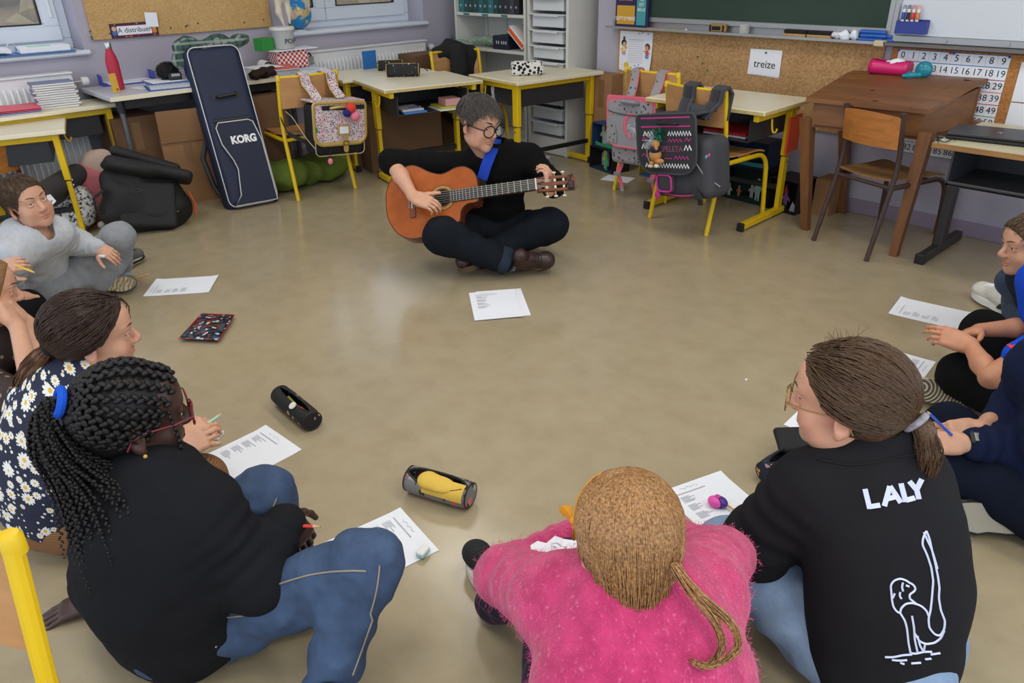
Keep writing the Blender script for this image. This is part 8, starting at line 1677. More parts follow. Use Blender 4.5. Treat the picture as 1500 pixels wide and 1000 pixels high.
# ------------------------------------------------------------------ pencil cases
def comic(): 
 n = NT('comic_print'); v = n.co('Object'); a = n.new('ShaderNodeTexVoronoi', Scale=75.); n.lk(n.mix(.25, v, n.noise(40, v, 3, out=1)) if False else v, a.inputs['Vector']); sp = n.new('ShaderNodeSeparateColor'); n.lk(a.outputs['Color'], sp.inputs[0])
 n.col(n.ramp(sp.outputs[0], [(0, lin((14, 14, 20))), (.42, lin((30, 60, 110))), (.55, lin((120, 24, 30))), (.72, lin((60, 80, 60))), (.84, lin((190, 196, 200))), (.93, lin((20, 20, 30)))], 'CONSTANT')); n.set(Roughness=.28); return n.m
q = [J(*x, .018) for x in ((262, 495), (295, 459), (343, 461), (320, 498))]; t = thing('pencil_pouch', 'flat glossy pouch with dark comic print and red edge, lying on the open floor', 'pencil case', np.mean(q, 0)*A(1, 1, 0))
def lerp4(q, u, v): return (q[0]*(1-u)+q[3]*u)*(1-v)+(q[1]*(1-u)+q[2]*u)*v
for sg, nm in ((1, 'front'), (-1, 'back')): part(nm, MB().grid([[lerp4(q, u, v)*A(1, 1, 0)+A(0, 0, .016+sg*.014*(math.sin(u*3.14)*math.sin(v*3.14))**.5+.003*math.sin(u*9+v*7)) for v in np.linspace(0, 1, 10)] for u in np.linspace(0, 1, 10)][::sg], .001), comic(), t, True, 180)
part('zip', MB().tube([q[1]*A(1, 1, 0)+A(0, 0, .017), q[2]*A(1, 1, 0)+A(0, 0, .017)], .003, 6), mat('red_zip', (170, 30, 34), .5), t, True); part('edge', MB().tube([x*A(1, 1, 0)+A(0, 0, .016) for x in q], .0022, 6, closed=True), mat('red_zip', (170, 30, 34), .5), t, True)
def flower_mat(name, base, cols, sc_=26., rad=.30):
 n = NT(name); v = n.co('Object', scale=sc_); vo = n.new('ShaderNodeTexVoronoi', Scale=1.); n.lk(v, vo.inputs['Vector']); sub = n.new('ShaderNodeVectorMath', operation='SUBTRACT'); n.lk(v, sub.inputs[0]); n.lk(vo.outputs['Position'], sub.inputs[1]); sp = n.new('ShaderNodeSeparateXYZ'); n.lk(sub.outputs[0], sp.inputs[0]); an = n.math('ARCTAN2', sp.outputs[1], sp.outputs[0]); pet = n.math('ABSOLUTE', n.math('SINE', n.math('MULTIPLY', an, 2.5)))
 sc2 = n.new('ShaderNodeSeparateColor'); n.lk(vo.outputs['Color'], sc2.inputs[0]); R = n.math('MULTIPLY', n.math('ADD', .55, n.math('MULTIPLY', pet, .5)), rad); on = n.math('LESS_THAN', vo.outputs['Distance'], R); k = len(cols)
 n.col(n.mix(on, lin(base), n.ramp(sc2.outputs[0], [(i/k, lin(c)) for i, c in enumerate(cols)], 'CONSTANT'))); n.set(Roughness=.7); n.bump(n.noise(200, n.co('Object'), 2), .15, .001); return n.m
def tube_case(label, a, b, r, m, inner=None, trim=M_black, open_=.0, twist=0.):
 """soft cylinder lying from a to b on the floor, its zip gaping on top"""
 a, b = np.asarray(a, float), np.asarray(b, float); y = nrm(b-a); R = frame(y, A(0, 0, 1)); R = R@ry(twist); L = np.linalg.norm(b-a); t = thing('pencil_case', label, 'pencil case', (a+b)/2*A(1, 1, 0)); c = (a+b)/2*A(1, 1, 0)+A(0, 0, r)
 G = []; th = np.linspace(R_(90+open_), R_(450-open_), 22)
 for s in np.linspace(-1, 1, 13):
  op = (1-abs(s)**3); rr = r*(1-.10*abs(s)**6); row = []
  for q in th:
   dq = (q-R_(270)); q2 = R_(270)+dq*(1+(1-op)*open_/(180-open_)*.98); row.append(c+R@A(math.cos(q2)*rr, s*L/2, math.sin(q2)*rr*.92))
  G.append(row)
 part('shell', MB().grid(G, .003), m, t, True, 180)
 for s in (-1, 1): part('end_panel', MB().lathe([(r*.90, 0), (r*.90, .003)], c+R@A(0, s*L/2-.0015, 0), R@np.array([[1, 0, 0], [0, 0, 1], [0, -1, 0]], float), 22), m, t, True); part('end_piping', MB().tube([c+R@A(r*.91*math.cos(a_), s*L/2, r*.86*math.sin(a_)) for a_ in np.arange(24)/24*6.2832], .0026, 6, closed=True), trim, t, True)
 for sd in (0, -1): part('zip_tape', MB().tube([np.array(g[sd]) for g in G], .0035, 6), trim, t, True)
 return t, c, R, L
t, c, R, L = tube_case('black tubular pencil case with small pink blossoms and a white charm', J(413, 590), J(460, 630), .036, flower_mat('black_blossom', (20, 18, 20), [(190, 130, 140), (200, 170, 110), (150, 130, 160), (60, 40, 44), (30, 26, 28), (24, 20, 22)], 30., .26), open_=24)
part('pen', MB().cyl(c+R@A(-.005, -.06, .012), c+R@A(.008, .06, .014), .0045, n=8), mat('yellow_green_pen', (150, 160, 30), .4), t, True); part('pen', MB().cyl(c+R@A(.01, -.05, .008), c+R@A(-.006, .05, .012), .004, n=8), mat('red_pen', (190, 60, 40), .4), t, True); part('charm', MB().lathe([(.013, 0), (.0135, .002), (.013, .004)], c+R@A(.022, .032, .030), R@ry(.6), 18), mat('charm_white', (226, 222, 214), .4), t, True)
t, c, R, L = tube_case('open grey and coral pencil case with a yellow lining', J(602, 716), J(690, 742), .040, flower_mat('grey_coral_print', (122, 120, 120), [(214, 84, 96), (60, 60, 62), (170, 168, 168), (220, 110, 90), (40, 40, 44)], 34., .42), open_=42, twist=.25)
part('lining', MB().grid([[c+R@A(.004+.036*math.sin(q), s*L*.40+.012, .012+.028*math.cos(q)-.004) for q in np.linspace(-.2, 1.5, 6)] for s in np.linspace(-.6, 1, 8)], .003), cloth('yellow_cotton', (220, 184, 84), .8), t, True); part('lining_fold', SDF().ell(c+R@A(.008, -.03, .028), (.03, .03, .014), R, k=.01).ell(c+R@A(.012, .012, .030), (.028, .05, .012), R, k=.015).build(.004), cloth('yellow_cotton', (220, 184, 84), .8), t, True, 180); part('pen', MB().box(c+R@A(-.008, -.01, .022), (.018, .07, .012), R, .003), mat('teal_pen', (50, 120, 140), .4), t, True); part('zip_pull', MB().box(c+R@A(-.012, -.085, .026), (.022, .018, .004), R, .002), M_black, t, True)
t, c, R, L = tube_case('navy flowered pencil case with a black flap beside the LALY jacket girl', J(1120, 708), J(1178, 672), .038, flower_mat('navy_gold_flower', (24, 30, 58), [(226, 160, 60), (190, 160, 170), (40, 50, 90), (220, 150, 60), (150, 150, 180)], 34., .36), open_=30)
part('flap', SDF().box(c+RTH*.045+FWH*.055+A(0, 0, .035), (.065, .045, .012), np.stack([RTH, FWH, ZU], 1)@rx(.35), .012).build(.005), M_blkcloth, t, True, 180)
def deskcase(label, c, rot, w_, r, m, trim, tag_=None):
 t = thing('pencil_case', label, 'pencil case', c, rot); part('body', SDF().box((0, 0, r), (w_/2, r*.9, r), None, r*.55).build(.004), m, t, smooth=180); 
 for s in (-1, 1): part('piping', MB().tube([(s*(w_/2-.006), r*.86*math.cos(a), r+r*.94*math.sin(a)) for a in np.arange(20)/20*6.2832], .003, 6, closed=True), trim, t)
 part('zip', MB().box((0, -.0, 2*r+.0005), (w_*.8, .010, .003), b=.001), trim, t)
 if tag_: part('strap', strap([(w_/2-.005, 0, r*1.3), (w_/2+.03, .005, r*1.25), (w_/2+.055, .01, r*.75)], .018, .004, (0, 1, 0)), tag_, t)
 return t
n = NT('night_sky_print'); v = n.co('Object', scale=46.); vo = n.new('ShaderNodeTexVoronoi', Scale=1.); n.lk(v, vo.inputs['Vector']); sp = n.new('ShaderNodeSeparateColor'); n.lk(vo.outputs['Color'], sp.inputs[0]); n.col(n.mix(n.math('LESS_THAN', vo.outputs['Distance'], n.math('MULTIPLY', sp.outputs[1], .30)), lin((24, 23, 26)), n.ramp(sp.outputs[0], [(0, lin((220, 220, 222))), (.6, lin((226, 200, 90))), (.8, lin((200, 200, 206)))], 'CONSTANT'))); n.set(Roughness=.7); M_sky = n.m
pd = J(591, 112, .645); deskcase('black pencil case with moons and stars, gold piping, on the desk behind the guitarist', pd, math.atan2(RTH[1], RTH[0]), .235, .043, M_sky, M_gold, M_blkcloth); pd = J(572, 103, .645); deskcase('black star-print pencil case with a yellow zip, behind the moon and stars one', pd, math.atan2(RTH[1], RTH[0])+.15, .19, .036, M_sky, mat('lime_zip', (170, 170, 40), .5))
n = NT('dalmatian_print'); v = n.co('Object', scale=42.); vo = n.new('ShaderNodeTexVoronoi', Scale=1.); n.lk(v, vo.inputs['Vector']); n.col(n.mix(n.math('LESS_THAN', vo.outputs['Distance'], .44), lin((214, 212, 208)), lin((22, 20, 22)))); n.set(Roughness=.9); pd = J(772, 110, .645); deskcase('fluffy white pencil case with black spots on the desk by the drawer tower', pd, math.atan2(RTH[1], RTH[0])+.1, .22, .046, n.m, mat('white_wool', (226, 222, 216), .95))
# ------------------------------------------------------------------ pencils and erasers
def pencil(label, a, b, col, tip=True, r=.0036, end=None):
 a, b = np.asarray(a, float), np.asarray(b, float); d = nrm(b-a); t = thing('pencil', label, 'pencil', (a+b)/2); part('barrel', MB().tube([a, b-d*.018], r, 6), mat('pencil_%d_%d_%d' % col, col, .4), t, True, 0); part('sharpened_wood', MB().tube([b-d*.018, b-d*.004], [r, r*.3], 6), mat('pencil_wood', (216, 178, 130), .7), t, True, 0); part('lead', MB().tube([b-d*.005, b], [r*.35, r*.05], 6), mat('lead_%d' % col[0], tuple(int(v*.4) for v in col), .5), t, True)
 if end: part('eraser_end', MB().tube([a-d*.012, a], r*1.02, 8), mat('pencil_end_%d' % end[0], end, .5), t, True)
pencil('red pencil with a white end in the hand of the girl with braids', J(375, 768, .335), J(471, 771, .315), (206, 36, 34), end=(230, 230, 230)); pencil('mint green pencil in the hand of the girl in the daisy blouse', J(284, 634, .245), J(327, 604, .25), (160, 214, 186)); pencil('orange pencil on the floor beside the shoe of the boy in grey', J(186, 411, .0036), J(221, 400.5, .0036), (214, 140, 70)); pencil('yellow pencil held up above the chin-resting girl', J(22, 388, .385), J(52, 399.5, .375), (220, 186, 40)); pencil('blue pencil in the hands of the child in navy', J(1394, 637, .243), J(1357, 601, .25), (34, 80, 190))
ps = J(1050, 741, .0); t = thing('sharpener', 'round pink and purple sharpener on a song sheet', 'sharpener', ps)
part('pink_half', SDF().ell(ps+A(0, 0, .016)-RTH*.006, (.022, .018, .015)).cut(ps+RTH*.0, nrm(RTH+FWH*.3)).build(.002), mat('hot_pink', (232, 84, 176), .4), t, True, 180); part('purple_half', SDF().ell(ps+A(0, 0, .015)+RTH*.006, (.024, .020, .0145)).cut(ps+RTH*.001, nrm(-RTH-FWH*.3)).build(.002), mat('deep_purple', (72, 40, 140), .4), t, True, 180); part('button', MB().lathe([(.008, 0), (.008, .003)], ps+A(0, 0, .029)+FWH*.004, None, 14), mat('rose_button', (190, 70, 150), .4), t, True)
pencil('plain wooden pencil in the round sharpener', J(1094, 760, .010), J(1060, 736, .012), (206, 166, 110))
pe = J(321, 640, 0); t = thing('eraser', 'small white eraser with a printed fox picture on the floor', 'eraser', pe); Rr = rz(R_(35)); part('block', MB().box(pe+A(0, 0, .008), (.018, .038, .016), Rr, .002), M_white, t, True); part('print', MB().ell(pe+A(0, 0, .0165), (.006, .009, .0008), Rr, 10, 4), mat('fox_print', (190, 100, 50), .6), t, True); part('print', MB().ell(pe+A(0, 0, .0165)+Rr@A(0, .014, 0), (.007, .003, .0008), Rr, 10, 4), mat('red_print', (206, 60, 60), .6), t, True)
pe = J(620, 811, .004); t = thing('eraser', 'rounded white eraser with a pale blue base on the denim-knee song sheet', 'eraser', pe); Rr = rz(R_(20)); part('base', SDF().box(pe+A(0, 0, .005), (.012, .019, .0045), Rr, .004).build(.0018), mat('pale_blue_rubber', (150, 200, 204), .6), t, True, 180); part('top', SDF().box(pe+A(0, 0, .012), (.0118, .0188, .005), Rr, .004).build(.0018), M_white, t, True, 180)
b = MB().box(J(149, 375, .255), (.03, .014, .010), rz(.6), .002); single('eraser', b, M_white, 'white eraser held in the fingers of the boy in grey', 'eraser'); b = MB().ell(J(1093, 556, .004), .005, nu=6, nv=4); single('paper_scrap', b, M_paper, 'tiny white paper scrap alone on the open floor', 'scrap')
# ------------------------------------------------------------------ on the wall table and the desks near it
TZ = ZT_
def T(px, py): return J(px, py, TZ)
pb = T(174, 131); t = thing('water_bottle', 'matt red steel water bottle with a chrome cap', 'bottle', pb); part('body', MB().lathe([(.030, 0), (.035, .004), (.036, .02), (.036, .155), (.030, .19), (.021, .215), (.018, .232)], pb, None, 24), mat('matt_red', (176, 34, 62), .6), t, True); part('cap', MB().lathe([(.0185, .232), (.0195, .236), (.0195, .262), (.017, .266)], pb, None, 20), M_steel, t, True)
pb2 = T(171, 135)+A(.03, -.01, 0); t = thing('small_carton', 'thin yellow carton standing against the red bottle', 'box', pb2); part('box', MB().box(pb2+A(0, 0, .055), (.012, .038, .108), rz(.2)@ry(-.08), .001), mat('ochre_card', (206, 164, 60), .5, var=.06, vs=40), t, True); part('label', MB().box(pb2+A(.0075, .001, .022), (.001, .028, .03), rz(.2)@ry(-.08)), mat('pale_ochre', (232, 210, 150), .6), t, True)
b_ = MB()
for k in range(6): b_.box(pb2+A(.0085, -.009+k*.004, .02), (.001, .0018, .014), rz(.2)@ry(-.08))
part('barcode', b_, M_ink, t, True, 0)
pt_ = T(180, 122)+A(-.03, .03, 0); t = thing('letter_tray', 'bright blue plastic letter tray behind the red bottle', 'tray', pt_); M_bl = mat('tray_blue', (36, 70, 180), .35); Rr = rz(R_(-6))
part('floor', MB().box(pt_+A(0, 0, .003), (.24, .31, .005), Rr), M_bl, t, True)
for (x, y, sx, sy, hh) in ((-.12, 0, .004, .31, .065), (0, -.155, .24, .004, .065), (0, .155, .24, .004, .065)): part('wall', MB().box(pt_+Rr@A(x, y, hh/2), (sx, sy, hh), Rr), M_bl, t, True)
part('papers', MB().box(pt_+A(.01, 0, .010), (.2, .27, .008), rz(.05), .001), M_paper, t, True)
p = T(222, 127); b = MB().box(p+A(0, 0, .002), (.13, .20, .003), rz(.2), .001); single('loose_papers', b, M_paper, 'few white loose papers on the wall table beside the red bottle', 'paper')
p = T(228, 108)+A(-.06, 0, 0); t = thing('wire_rack', 'black slotted rack standing on the wall table', 'rack', p)
for k in range(8): part('slat', MB().box(p+A(0, -.10+k*.028, .04), (.01, .012, .07), None, .002), M_black, t, True)
for z in (.004, .075): part('rail', MB().box(p+A(0, -.002, z), (.02, .225, .008), None, .002), M_black, t, True)
b = MB()
for k in range(4): b.tube([p+A(.05+.02*math.cos(a+k), -.06+.035*math.sin(a)+k*.012, .006+.03*abs(math.sin(a*.5+k))) for a in np.linspace(0, 6, 20)], .0028, 5)
single('coiled_cable', b, M_black, 'tangled black cable in front of the slotted rack', 'cable')
p = T(258, 128)+A(-.05, 0, 0); t = thing('ring_binder', 'blue ring binder lying on the wall table under the furry microphone', 'binder', p); Rr = rz(R_(-12)); part('papers', MB().box(p+A(0, 0, .02), (.22, .28, .032), Rr, .002), mat('page_edges', (200, 202, 206), .8, var=.1, vs=80), t, True); part('cover', MB().box(p+A(0, 0, .038), (.25, .31, .004), Rr, .001), mat('binder_blue', (40, 80, 160), .4), t, True); part('cover', MB().box(p+A(0, 0, .002), (.25, .31, .004), Rr, .001), mat('binder_blue', (40, 80, 160), .4), t, True); part('loose_sheet', MB().box(p+A(.0, -.02, .0415), (.2, .24, .002), rz(-.05)), M_paper, t, True)
pm = p+A(0.0, .0, .042); t = thing('recorder', 'handheld recorder with a furry black windshield on the blue binder', 'microphone', pm); b = MB().ell(pm+A(-.02, -.005, .05), (.05, .06, .048), None, 20, 14); b.V[0] += np.array([noise.noise_vector(Vector(q)*60)[:] for q in b.V[0]])*.012; part('windshield', b, mat('black_fur', (34, 31, 30), 1., bump=.8, bs=160), t, True, 180)
r = random.Random(6); S = []
for k in range(900): d = rdir(r); a0 = pm+A(-.02, -.005, .05)+d*A(.048, .058, .046); S.append([a0, a0+d*.008+A(0, 0, -.002), a0+d*.014+A(r.gauss(0, .004), r.gauss(0, .004), -.006)])
part('fur', hair_strands(S, .0011, .0003), mat('black_fur', (34, 31, 30), 1., bump=.8, bs=160), t, True, 180); part('body', MB().box(pm+A(.045, .01, .022), (.03, .075, .042), rz(-.2), .006), M_black, t, True); part('screen', MB().box(pm+A(.058, .01, .03), (.006, .05, .016), rz(-.2), .001), mat('lcd_grey', (150, 156, 150), .3), t, True)
p = T(278, 118)+A(-.1, .06, 0); b = MB().box(p+A(0, 0, .05), (.16, .05, .10), rz(-.1), .004); single('magazine_file', b, M_bl, 'small blue magazine file beside the keyboard case top', 'file')
f = SDF(); p = T(385, 116)
for k in range(6): f.ell(p+A(-.04*(k % 2), -.05+k*.025, .025+.01*(k % 3)), (.05, .03, .022), rz(k), k=.02)
b = f.build(.006); b.V[0] += np.array([noise.noise_vector(Vector(q)*28)[:] for q in b.V[0]])*.012; b.V[0][:, 2] = np.maximum(b.V[0][:, 2], TZ+.0005); single('dark_cloth', b, cloth('dark_brown_cloth', (46, 36, 30)), 'crumpled dark brown cloth beside the pile of worksheets', 'cloth', smooth=180)
p = T(413, 111)+A(-.06, 0, 0); t = thing('worksheet_pile', 'pile of worksheets topped by a red folder at the end of the wall table', 'papers', p)
for k in range(7): part('booklet', MB().box(p+A(rnd.uniform(-.008, .008), rnd.uniform(-.012, .012), .004+k*.0075), (.21, .24, .0065), rz(rnd.uniform(-.08, .08)), .001), mat('page_edges', (200, 202, 206), .8, var=.1, vs=80) if k < 6 else mat('red_folder', (206, 90, 84), .5), t, True)
part('sheet', MB().box(p+A(-.02, -.09, .058), (.2, .2, .003), rz(.1), .001), M_paper, t, True)
p = T(455, 105)+A(-.03, .0, 0); b = MB().box((0, 0, .006), (.15, .20, .01), rz(.15)@rx(.06), .001).xf(None, p); single('booklet', b, mat('blue_white_cover', (200, 212, 230), .45, var=.25, vs=12), 'blue and white booklet lying near the flowered satchel straps', 'booklet'); p = T(452, 99)+A(-.15, .04, 0); t = thing('tool_case', 'small grey case with a black handle near the radiator', 'case', p); part('shell', MB().box(p+A(0, 0, .03), (.08, .15, .055), rz(.1), .006), mat('case_grey', (150, 152, 156), .4), t, True); part('handle', MB().tube([p+A(.02, -.06, .06), p+A(.02, -.055, .078), p+A(.02, .055, .078), p+A(.02, .06, .06)], .007, 8), M_black, t, True)
# stack behind: checked tin, roll, board, tub, green box
p = A(-5.18, 2.63, TZ); n = NT('red_white_check'); v = n.co('Object', loc=(.01, .013, .0)); ck = n.new('ShaderNodeTexChecker', Scale=58.); n.lk(v, ck.inputs[0]); ck.inputs[1].default_value = (*lin((190, 34, 40)), 1); ck.inputs[2].default_value = (*lin((226, 222, 218)), 1); n.lk(ck.outputs[0], n.b.inputs['Base Color']); n.set(Roughness=.45)
b = MB().box(p+A(0, 0, .06), (.14, .24, .118), None, .01); single('checked_tin', b, n.m, 'red and white checked tin under the plastic tub', 'tin'); pr_ = p+A(.05, -.20, .035); t = thing('paper_roll', 'white rolled paper lying beside the checked tin', 'roll', pr_); part('roll', MB().tube([pr_+A(-.06, 0, .002), pr_+A(.08, -.02, .002)], .034, 20, cap=False), M_paper, t, True); part('core', MB().tube([pr_+A(-.055, 0, .002), pr_+A(.075, -.019, .002)], .027, 16), mat('roll_core', (90, 88, 92), .8), t, True)
b = MB().box(p+A(.0, .02, .123), (.18, .34, .006), rz(.05), .001); single('white_board_sheet', b, M_paper, 'white card sheet carrying the plastic tub', 'card'); pt2 = p+A(0, -.02, .127); t = thing('plastic_tub', 'clear plastic tub with a label reading POP and a white lid', 'tub', pt2); part('tub', MB().lathe([(.062, 0), (.068, .004), (.078, .12), (.08, .125)], pt2, None, 28), mat('tub_plastic', (206, 210, 210), .2, alpha=.75), t, True); part('lid', MB().lathe([(.084, .122), (.086, .126), (.084, .14), (.078, .143)], pt2, None, 28), mat('lid_plastic', (222, 224, 224), .35), t, True)
part('label', MB().lathe([(.0685, .02), (.0755, .10)], pt2, None, 28), mat('tub_label', (128, 146, 138), .5, var=.35, vs=26), t, True); part('base_band', MB().lathe([(.0675, .004), (.0692, .018)], pt2, None, 28), mat('coral_band', (206, 96, 90), .5), t, True); part('lettering', textmb('POP', .045).xf(LW, pt2+A(.0765, .012, .052)), M_ink, t, True, 0); part('contents', MB().lathe([(.05, .004), (.058, .09)], pt2, None, 18), mat('tub_contents', (150, 130, 116), .9, var=.4, vs=40), t, True)
p3 = p+A(-.02, -.16, .127); b = MB().box(p3+A(0, 0, .04), (.09, .10, .08), rz(.3), .002); single('green_carton', b, mat('leaf_green_card', (44, 140, 58), .5), 'green cardboard carton beside the plastic tub', 'box')
# globe on the sill, model tooth in front of it
pg_ = WX(436, 18, XL-.03); gr = .105; pg_ = A(XL-.045, pg_[1], ZS+.026+gr+.012); t = thing('globe', 'blue world globe on the window sill', 'globe', pg_-A(0, 0, gr+.01)); n = NT('globe_map'); v = n.co('Object'); f_ = n.noise(11, v, 5, .6); n.col(n.ramp(f_, [(.50, lin((46, 134, 196))), (.54, lin((206, 190, 96))), (.62, lin((200, 150, 140))), (.70, lin((214, 206, 180)))])); n.set(Roughness=.2)
part('sphere', MB().ell(pg_, gr, None, 32, 20), n.m, t, True, 180); part('meridian_arm', MB().tube([pg_+A(0, math.sin(a)*(gr+.008), math.cos(a)*(gr+.008)) for a in np.linspace(.3, 3.1, 18)], .004, 6), M_white, t, True); part('foot', MB().lathe([(.055, -gr-.012), (.05, -gr-.004), (.012, -gr+.004)], pg_, None, 24), M_white, t, True)
pk_ = A(-5.22, float(WX(417, 30, -5.22)[1]), TZ+.27); t = thing('tooth_model', 'large ivory model tooth with two long roots standing behind the plastic tub', 'model', pk_); M_iv = mat('ivory_resin', (214, 204, 186), .35); f = SDF(); f.ell(pk_+A(0, 0, .20), (.05, .055, .05), None, .02)
f.path([pk_+A(0, -.03, .17), pk_+A(0, -.035, .09), pk_+A(.01, -.012, .0)], [.026, .020, .007], .02); f.path([pk_+A(0, .03, .17), pk_+A(0, .038, .09), pk_+A(.01, .03, .015)], [.026, .020, .007], .02); part('tooth', f.build(.005), M_iv, t, True, 180); part('stand_rod', MB().cyl(pk_*A(1, 1, 0)+A(-.02, 0, TZ), pk_+A(-.02, 0, .16), .004, n=8), M_steel, t, True)
# binder open on the left sill
p = A(XL-.03, 1.02, ZS+.027); t = thing('lever_binder', 'open lever-arch binder full of papers on the window sill', 'binder', p); part('cover', MB().box(p+A(0, -.02, .004), (.18, .66, .005), None, .001), M_bl if False else mat('binder_sky', (60, 120, 180), .4), t, True)
part('papers', MB().box(p+A(0, .15, .024), (.16, .27, .034), None, .004), M_paper, t, True); G = [[p+A(-.08+.16*u, -.34+.31*v, .012+.03*math.sin(v*2.6)+.005*math.sin(u*7+v*5)) for u in np.linspace(0, 1, 6)] for v in np.linspace(0, 1, 12)]; part('papers', MB().grid(G, .02), M_paper, t, True); part('lever_ring', MB().tube([p+A(.0, -.01+.025*math.cos(a), .02+.045*math.sin(a)) for a in np.linspace(0, 3.14, 12)], .004, 6), M_steel, t, True); part('index_tab', MB().box(p+A(.05, .12, .0425), (.05, .12, .002), None), mat('mint_tab', (150, 220, 180), .6), t, True)
# notebooks and folders on the desks at the left
p = J(92, 158, .645)+A(-.09, .0, 0)
for k in range(11):
 c_ = ((206, 206, 204), (196, 190, 200), (212, 212, 208), (150, 160, 190))[k % 4] if k < 10 else (120, 130, 160); t = thing('notebook', ('undermost', 'second lowest', 'third lowest', 'fourth lowest', 'fifth lowest', 'middle', 'fifth from top', 'fourth from top', 'third from top', 'second from top', 'blue-covered topmost')[k]+' notebook of the tall pile by the radiator', 'notebook', p+A(0, 0, k*.0125), 0, 'pile of notebooks on the desk'); Rr = rz(R_(-8)+rnd.uniform(-.05, .05)); o_ = A(rnd.uniform(-.006, .006), rnd.uniform(-.008, .008), 0)
 part('pages', MB().box(p+o_+A(0, 0, k*.0125+.006), (.168, .215, .0095), Rr, .001), mat('page_white', (222, 222, 220), .8), t, True); part('cover', MB().box(p+o_+A(0, 0, k*.0125+.0114), (.17, .22, .001), Rr), mat('cover_%d_%d' % (c_[0], c_[2]), c_, .5), t, True); part('spine', MB().box(p+o_+Rr@A(0, -.1095, 0)+A(0, 0, k*.0125+.006), (.17, .0015, .0118), Rr), mat('spine_%d' % (k % 3), ((150, 120, 160), (120, 110, 150), (190, 180, 200))[k % 3], .5), t, True)
p = J(18, 168, .645)+A(-.06, .0, 0)
for k, c_ in enumerate(((214, 214, 222), (150, 140, 190), (214, 80, 100), (226, 90, 108))):
 G = [[p+rz(-.1)@A(-.11+.22*u, -.15+.30*v, .004+k*.008+.012*max(0, .5-v)*(k > 1)) for u in np.linspace(0, 1, 3)] for v in np.linspace(0, 1, 6)]; single('paper_folder', MB().grid(G, .004), mat('folder_%d_%d' % (c_[0], c_[1]), c_, .5), ('white', 'violet', 'crimson', 'rose pink')[k]+' paper folder in the low stack beside the notebooks', 'folder', 'stack of folders')
# books in the open tray of the desk behind the guitarist, and on the one beside the wooden desk
dl = desk_2.location; Rd = rz(desk_2.rotation_euler[2]); dp = lambda x, y, z: Rd@A(x, y, z)+A(dl[0], dl[1], 0); zt_ = .645-.06-.115+.004
for (x, y, sx, sy, sz, z, c_, lab) in ((-.13, -.16, .16, .20, .012, 0, (60, 120, 190), 'blue exercise book in the open desk tray'), (-.14, -.15, .15, .18, .014, .013, (190, 192, 196), 'grey exercise book on the blue one in the desk tray'), (.12, -.19, .18, .20, .008, 0, (214, 216, 220), 'white folder in the open desk tray'), (.11, -.17, .12, .18, .010, .009, (190, 186, 60), 'lime notebook in the open desk tray'), (.15, -.18, .11, .12, .045, .020, (216, 160, 160), 'pale pink box in the open desk tray')):
 single('tray_book' if 'box' not in lab else 'small_box', MB().box(dp(x, y, zt_+z+sz/2), (sx, sy, sz), Rd, .002), mat('tb_%d_%d' % (c_[0], c_[1]), c_, .5), lab, 'book' if 'box' not in lab else 'box')
pencil('blue pen lying on the grey book in the desk tray', dp(-.16, -.2, zt_+.031), dp(-.06, -.19, zt_+.031), (40, 70, 180))
dl2 = desk_R.location; Rd2 = rz(desk_R.rotation_euler[2]); dq = lambda x, y, z: Rd2@A(x, y, z)+A(dl2[0], dl2[1], 0)
for (z, c_, lab) in ((.0, (206, 208, 214), 'white papers in the tray of the desk beside the wooden desk'), (.014, (190, 40, 50), 'red folder in the tray of the desk beside the wooden desk')): single('tray_folder', MB().box(dq(.1, -.05, .645-.171+z+.006), (.26, .26, .011), Rd2, .002), mat('tf_%d' % c_[0], c_, .5), lab, 'folder')
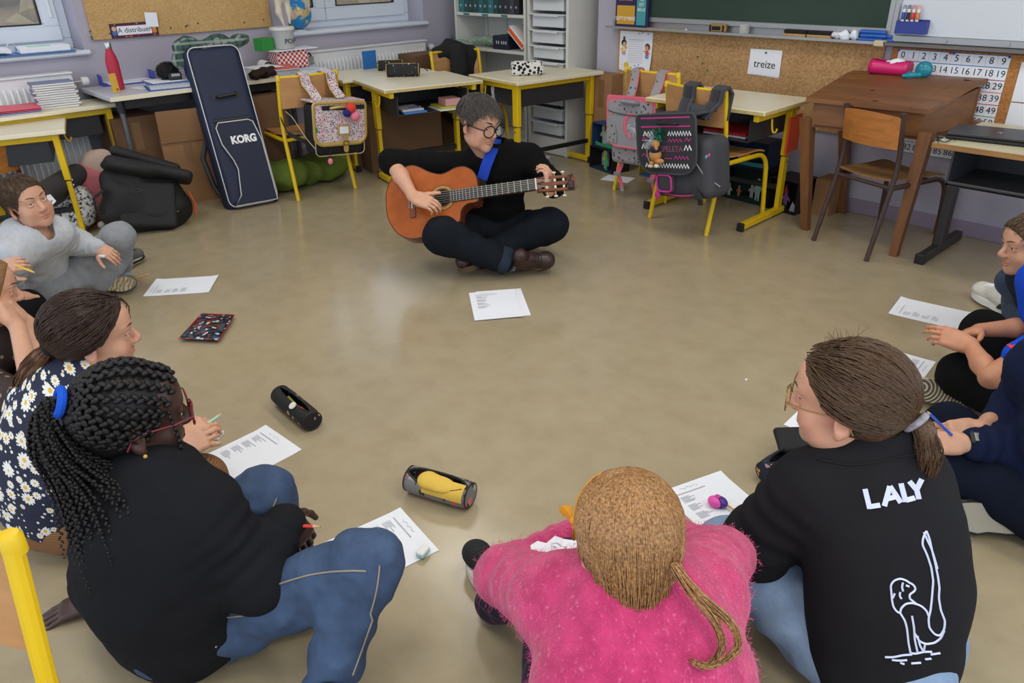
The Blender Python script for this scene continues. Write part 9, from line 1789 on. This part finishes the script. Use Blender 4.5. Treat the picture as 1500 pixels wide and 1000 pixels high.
# pink and turquoise things on the wooden desk
lfL_, lfR_, bL_, bR_ = WD_PLANE; zled = bL_[2]+.004
pk0, pk1 = (A(WY(q, 95, 4.235)[0], 4.235, zled) for q in (1277, 1334)); c = (pk0+pk1)/2; y = nrm(pk1-pk0); L = np.linalg.norm(pk1-pk0); t = thing('pencil_case', 'translucent hot pink pencil case gaping open on the wooden desk', 'pencil case', c); R = frame(y, ZU); r_ = .042; M_hp = mat('pink_vinyl', (226, 40, 120), .2, alpha=.82); G = []
for s in np.linspace(-1, 1, 9):
 row = []
 for q in np.linspace(R_(130), R_(410), 16): op = 1-abs(s)**3; q2 = R_(270)+(q-R_(270))*(1+(1-op)*.25); row.append(c+A(0, 0, r_*.9)+R@A(math.cos(q2)*r_, s*L/2, math.sin(q2)*r_*.9))
 G.append(row)
part('shell', MB().grid(G, .002), M_hp, t, True, 180)
for s in (-1, 1): part('end_panel', MB().lathe([(r_*.9, 0), (r_*.9, .002)], c+A(0, 0, r_*.9)+R@A(0, s*L/2, 0), R@np.array([[1, 0, 0], [0, 0, 1], [0, -1, 0]], float), 20), M_hp, t, True)
for k, c_ in enumerate(((120, 60, 160), (200, 60, 60), (230, 120, 60), (150, 90, 190))): part('pen', MB().cyl(c+R@A(-.015+k*.009, -L*.4, .02+.004*k), c+R@A(.01-k*.006, L*.4, .022+.004*k), .005, n=8), mat('pen_%d' % c_[0], c_, .4), t, True)
b = SDF().ell(c+A(0, 0, .058)+R@A(0, .015, 0), (.03, .045, .018), R).ell(c+A(0, 0, .066)+R@A(.005, .04, 0), (.022, .03, .014), R).build(.004); b.V[0] += np.array([noise.noise_vector(Vector(q)*50)[:] for q in b.V[0]])*.008; part('tissue', b, M_paper, t, True, 180)
pt3 = A(WY(1354, 100, 4.22)[0], 4.22, zled); t = thing('whale_case', 'translucent turquoise whale-shaped case beside the pink pencil case', 'pencil case', pt3); M_tq = mat('turquoise_vinyl', (30, 140, 160), .15, alpha=.88); part('body', SDF().ell(pt3+A(0, .0, .042), (.042, .032, .040)).build(.004), M_tq, t, True, 180); part('tail', SDF().path([pt3+A(-.01, -.02, .018), pt3+A(-.05, -.03, .012)], [.016, .010], .01).cap(pt3+A(-.05, -.03, .012), pt3+A(-.075, -.045, .010), .009, .010).cap(pt3+A(-.05, -.03, .014), pt3+A(-.072, -.015, .020), .009, .008).build(.003), M_tq, t, True, 180)
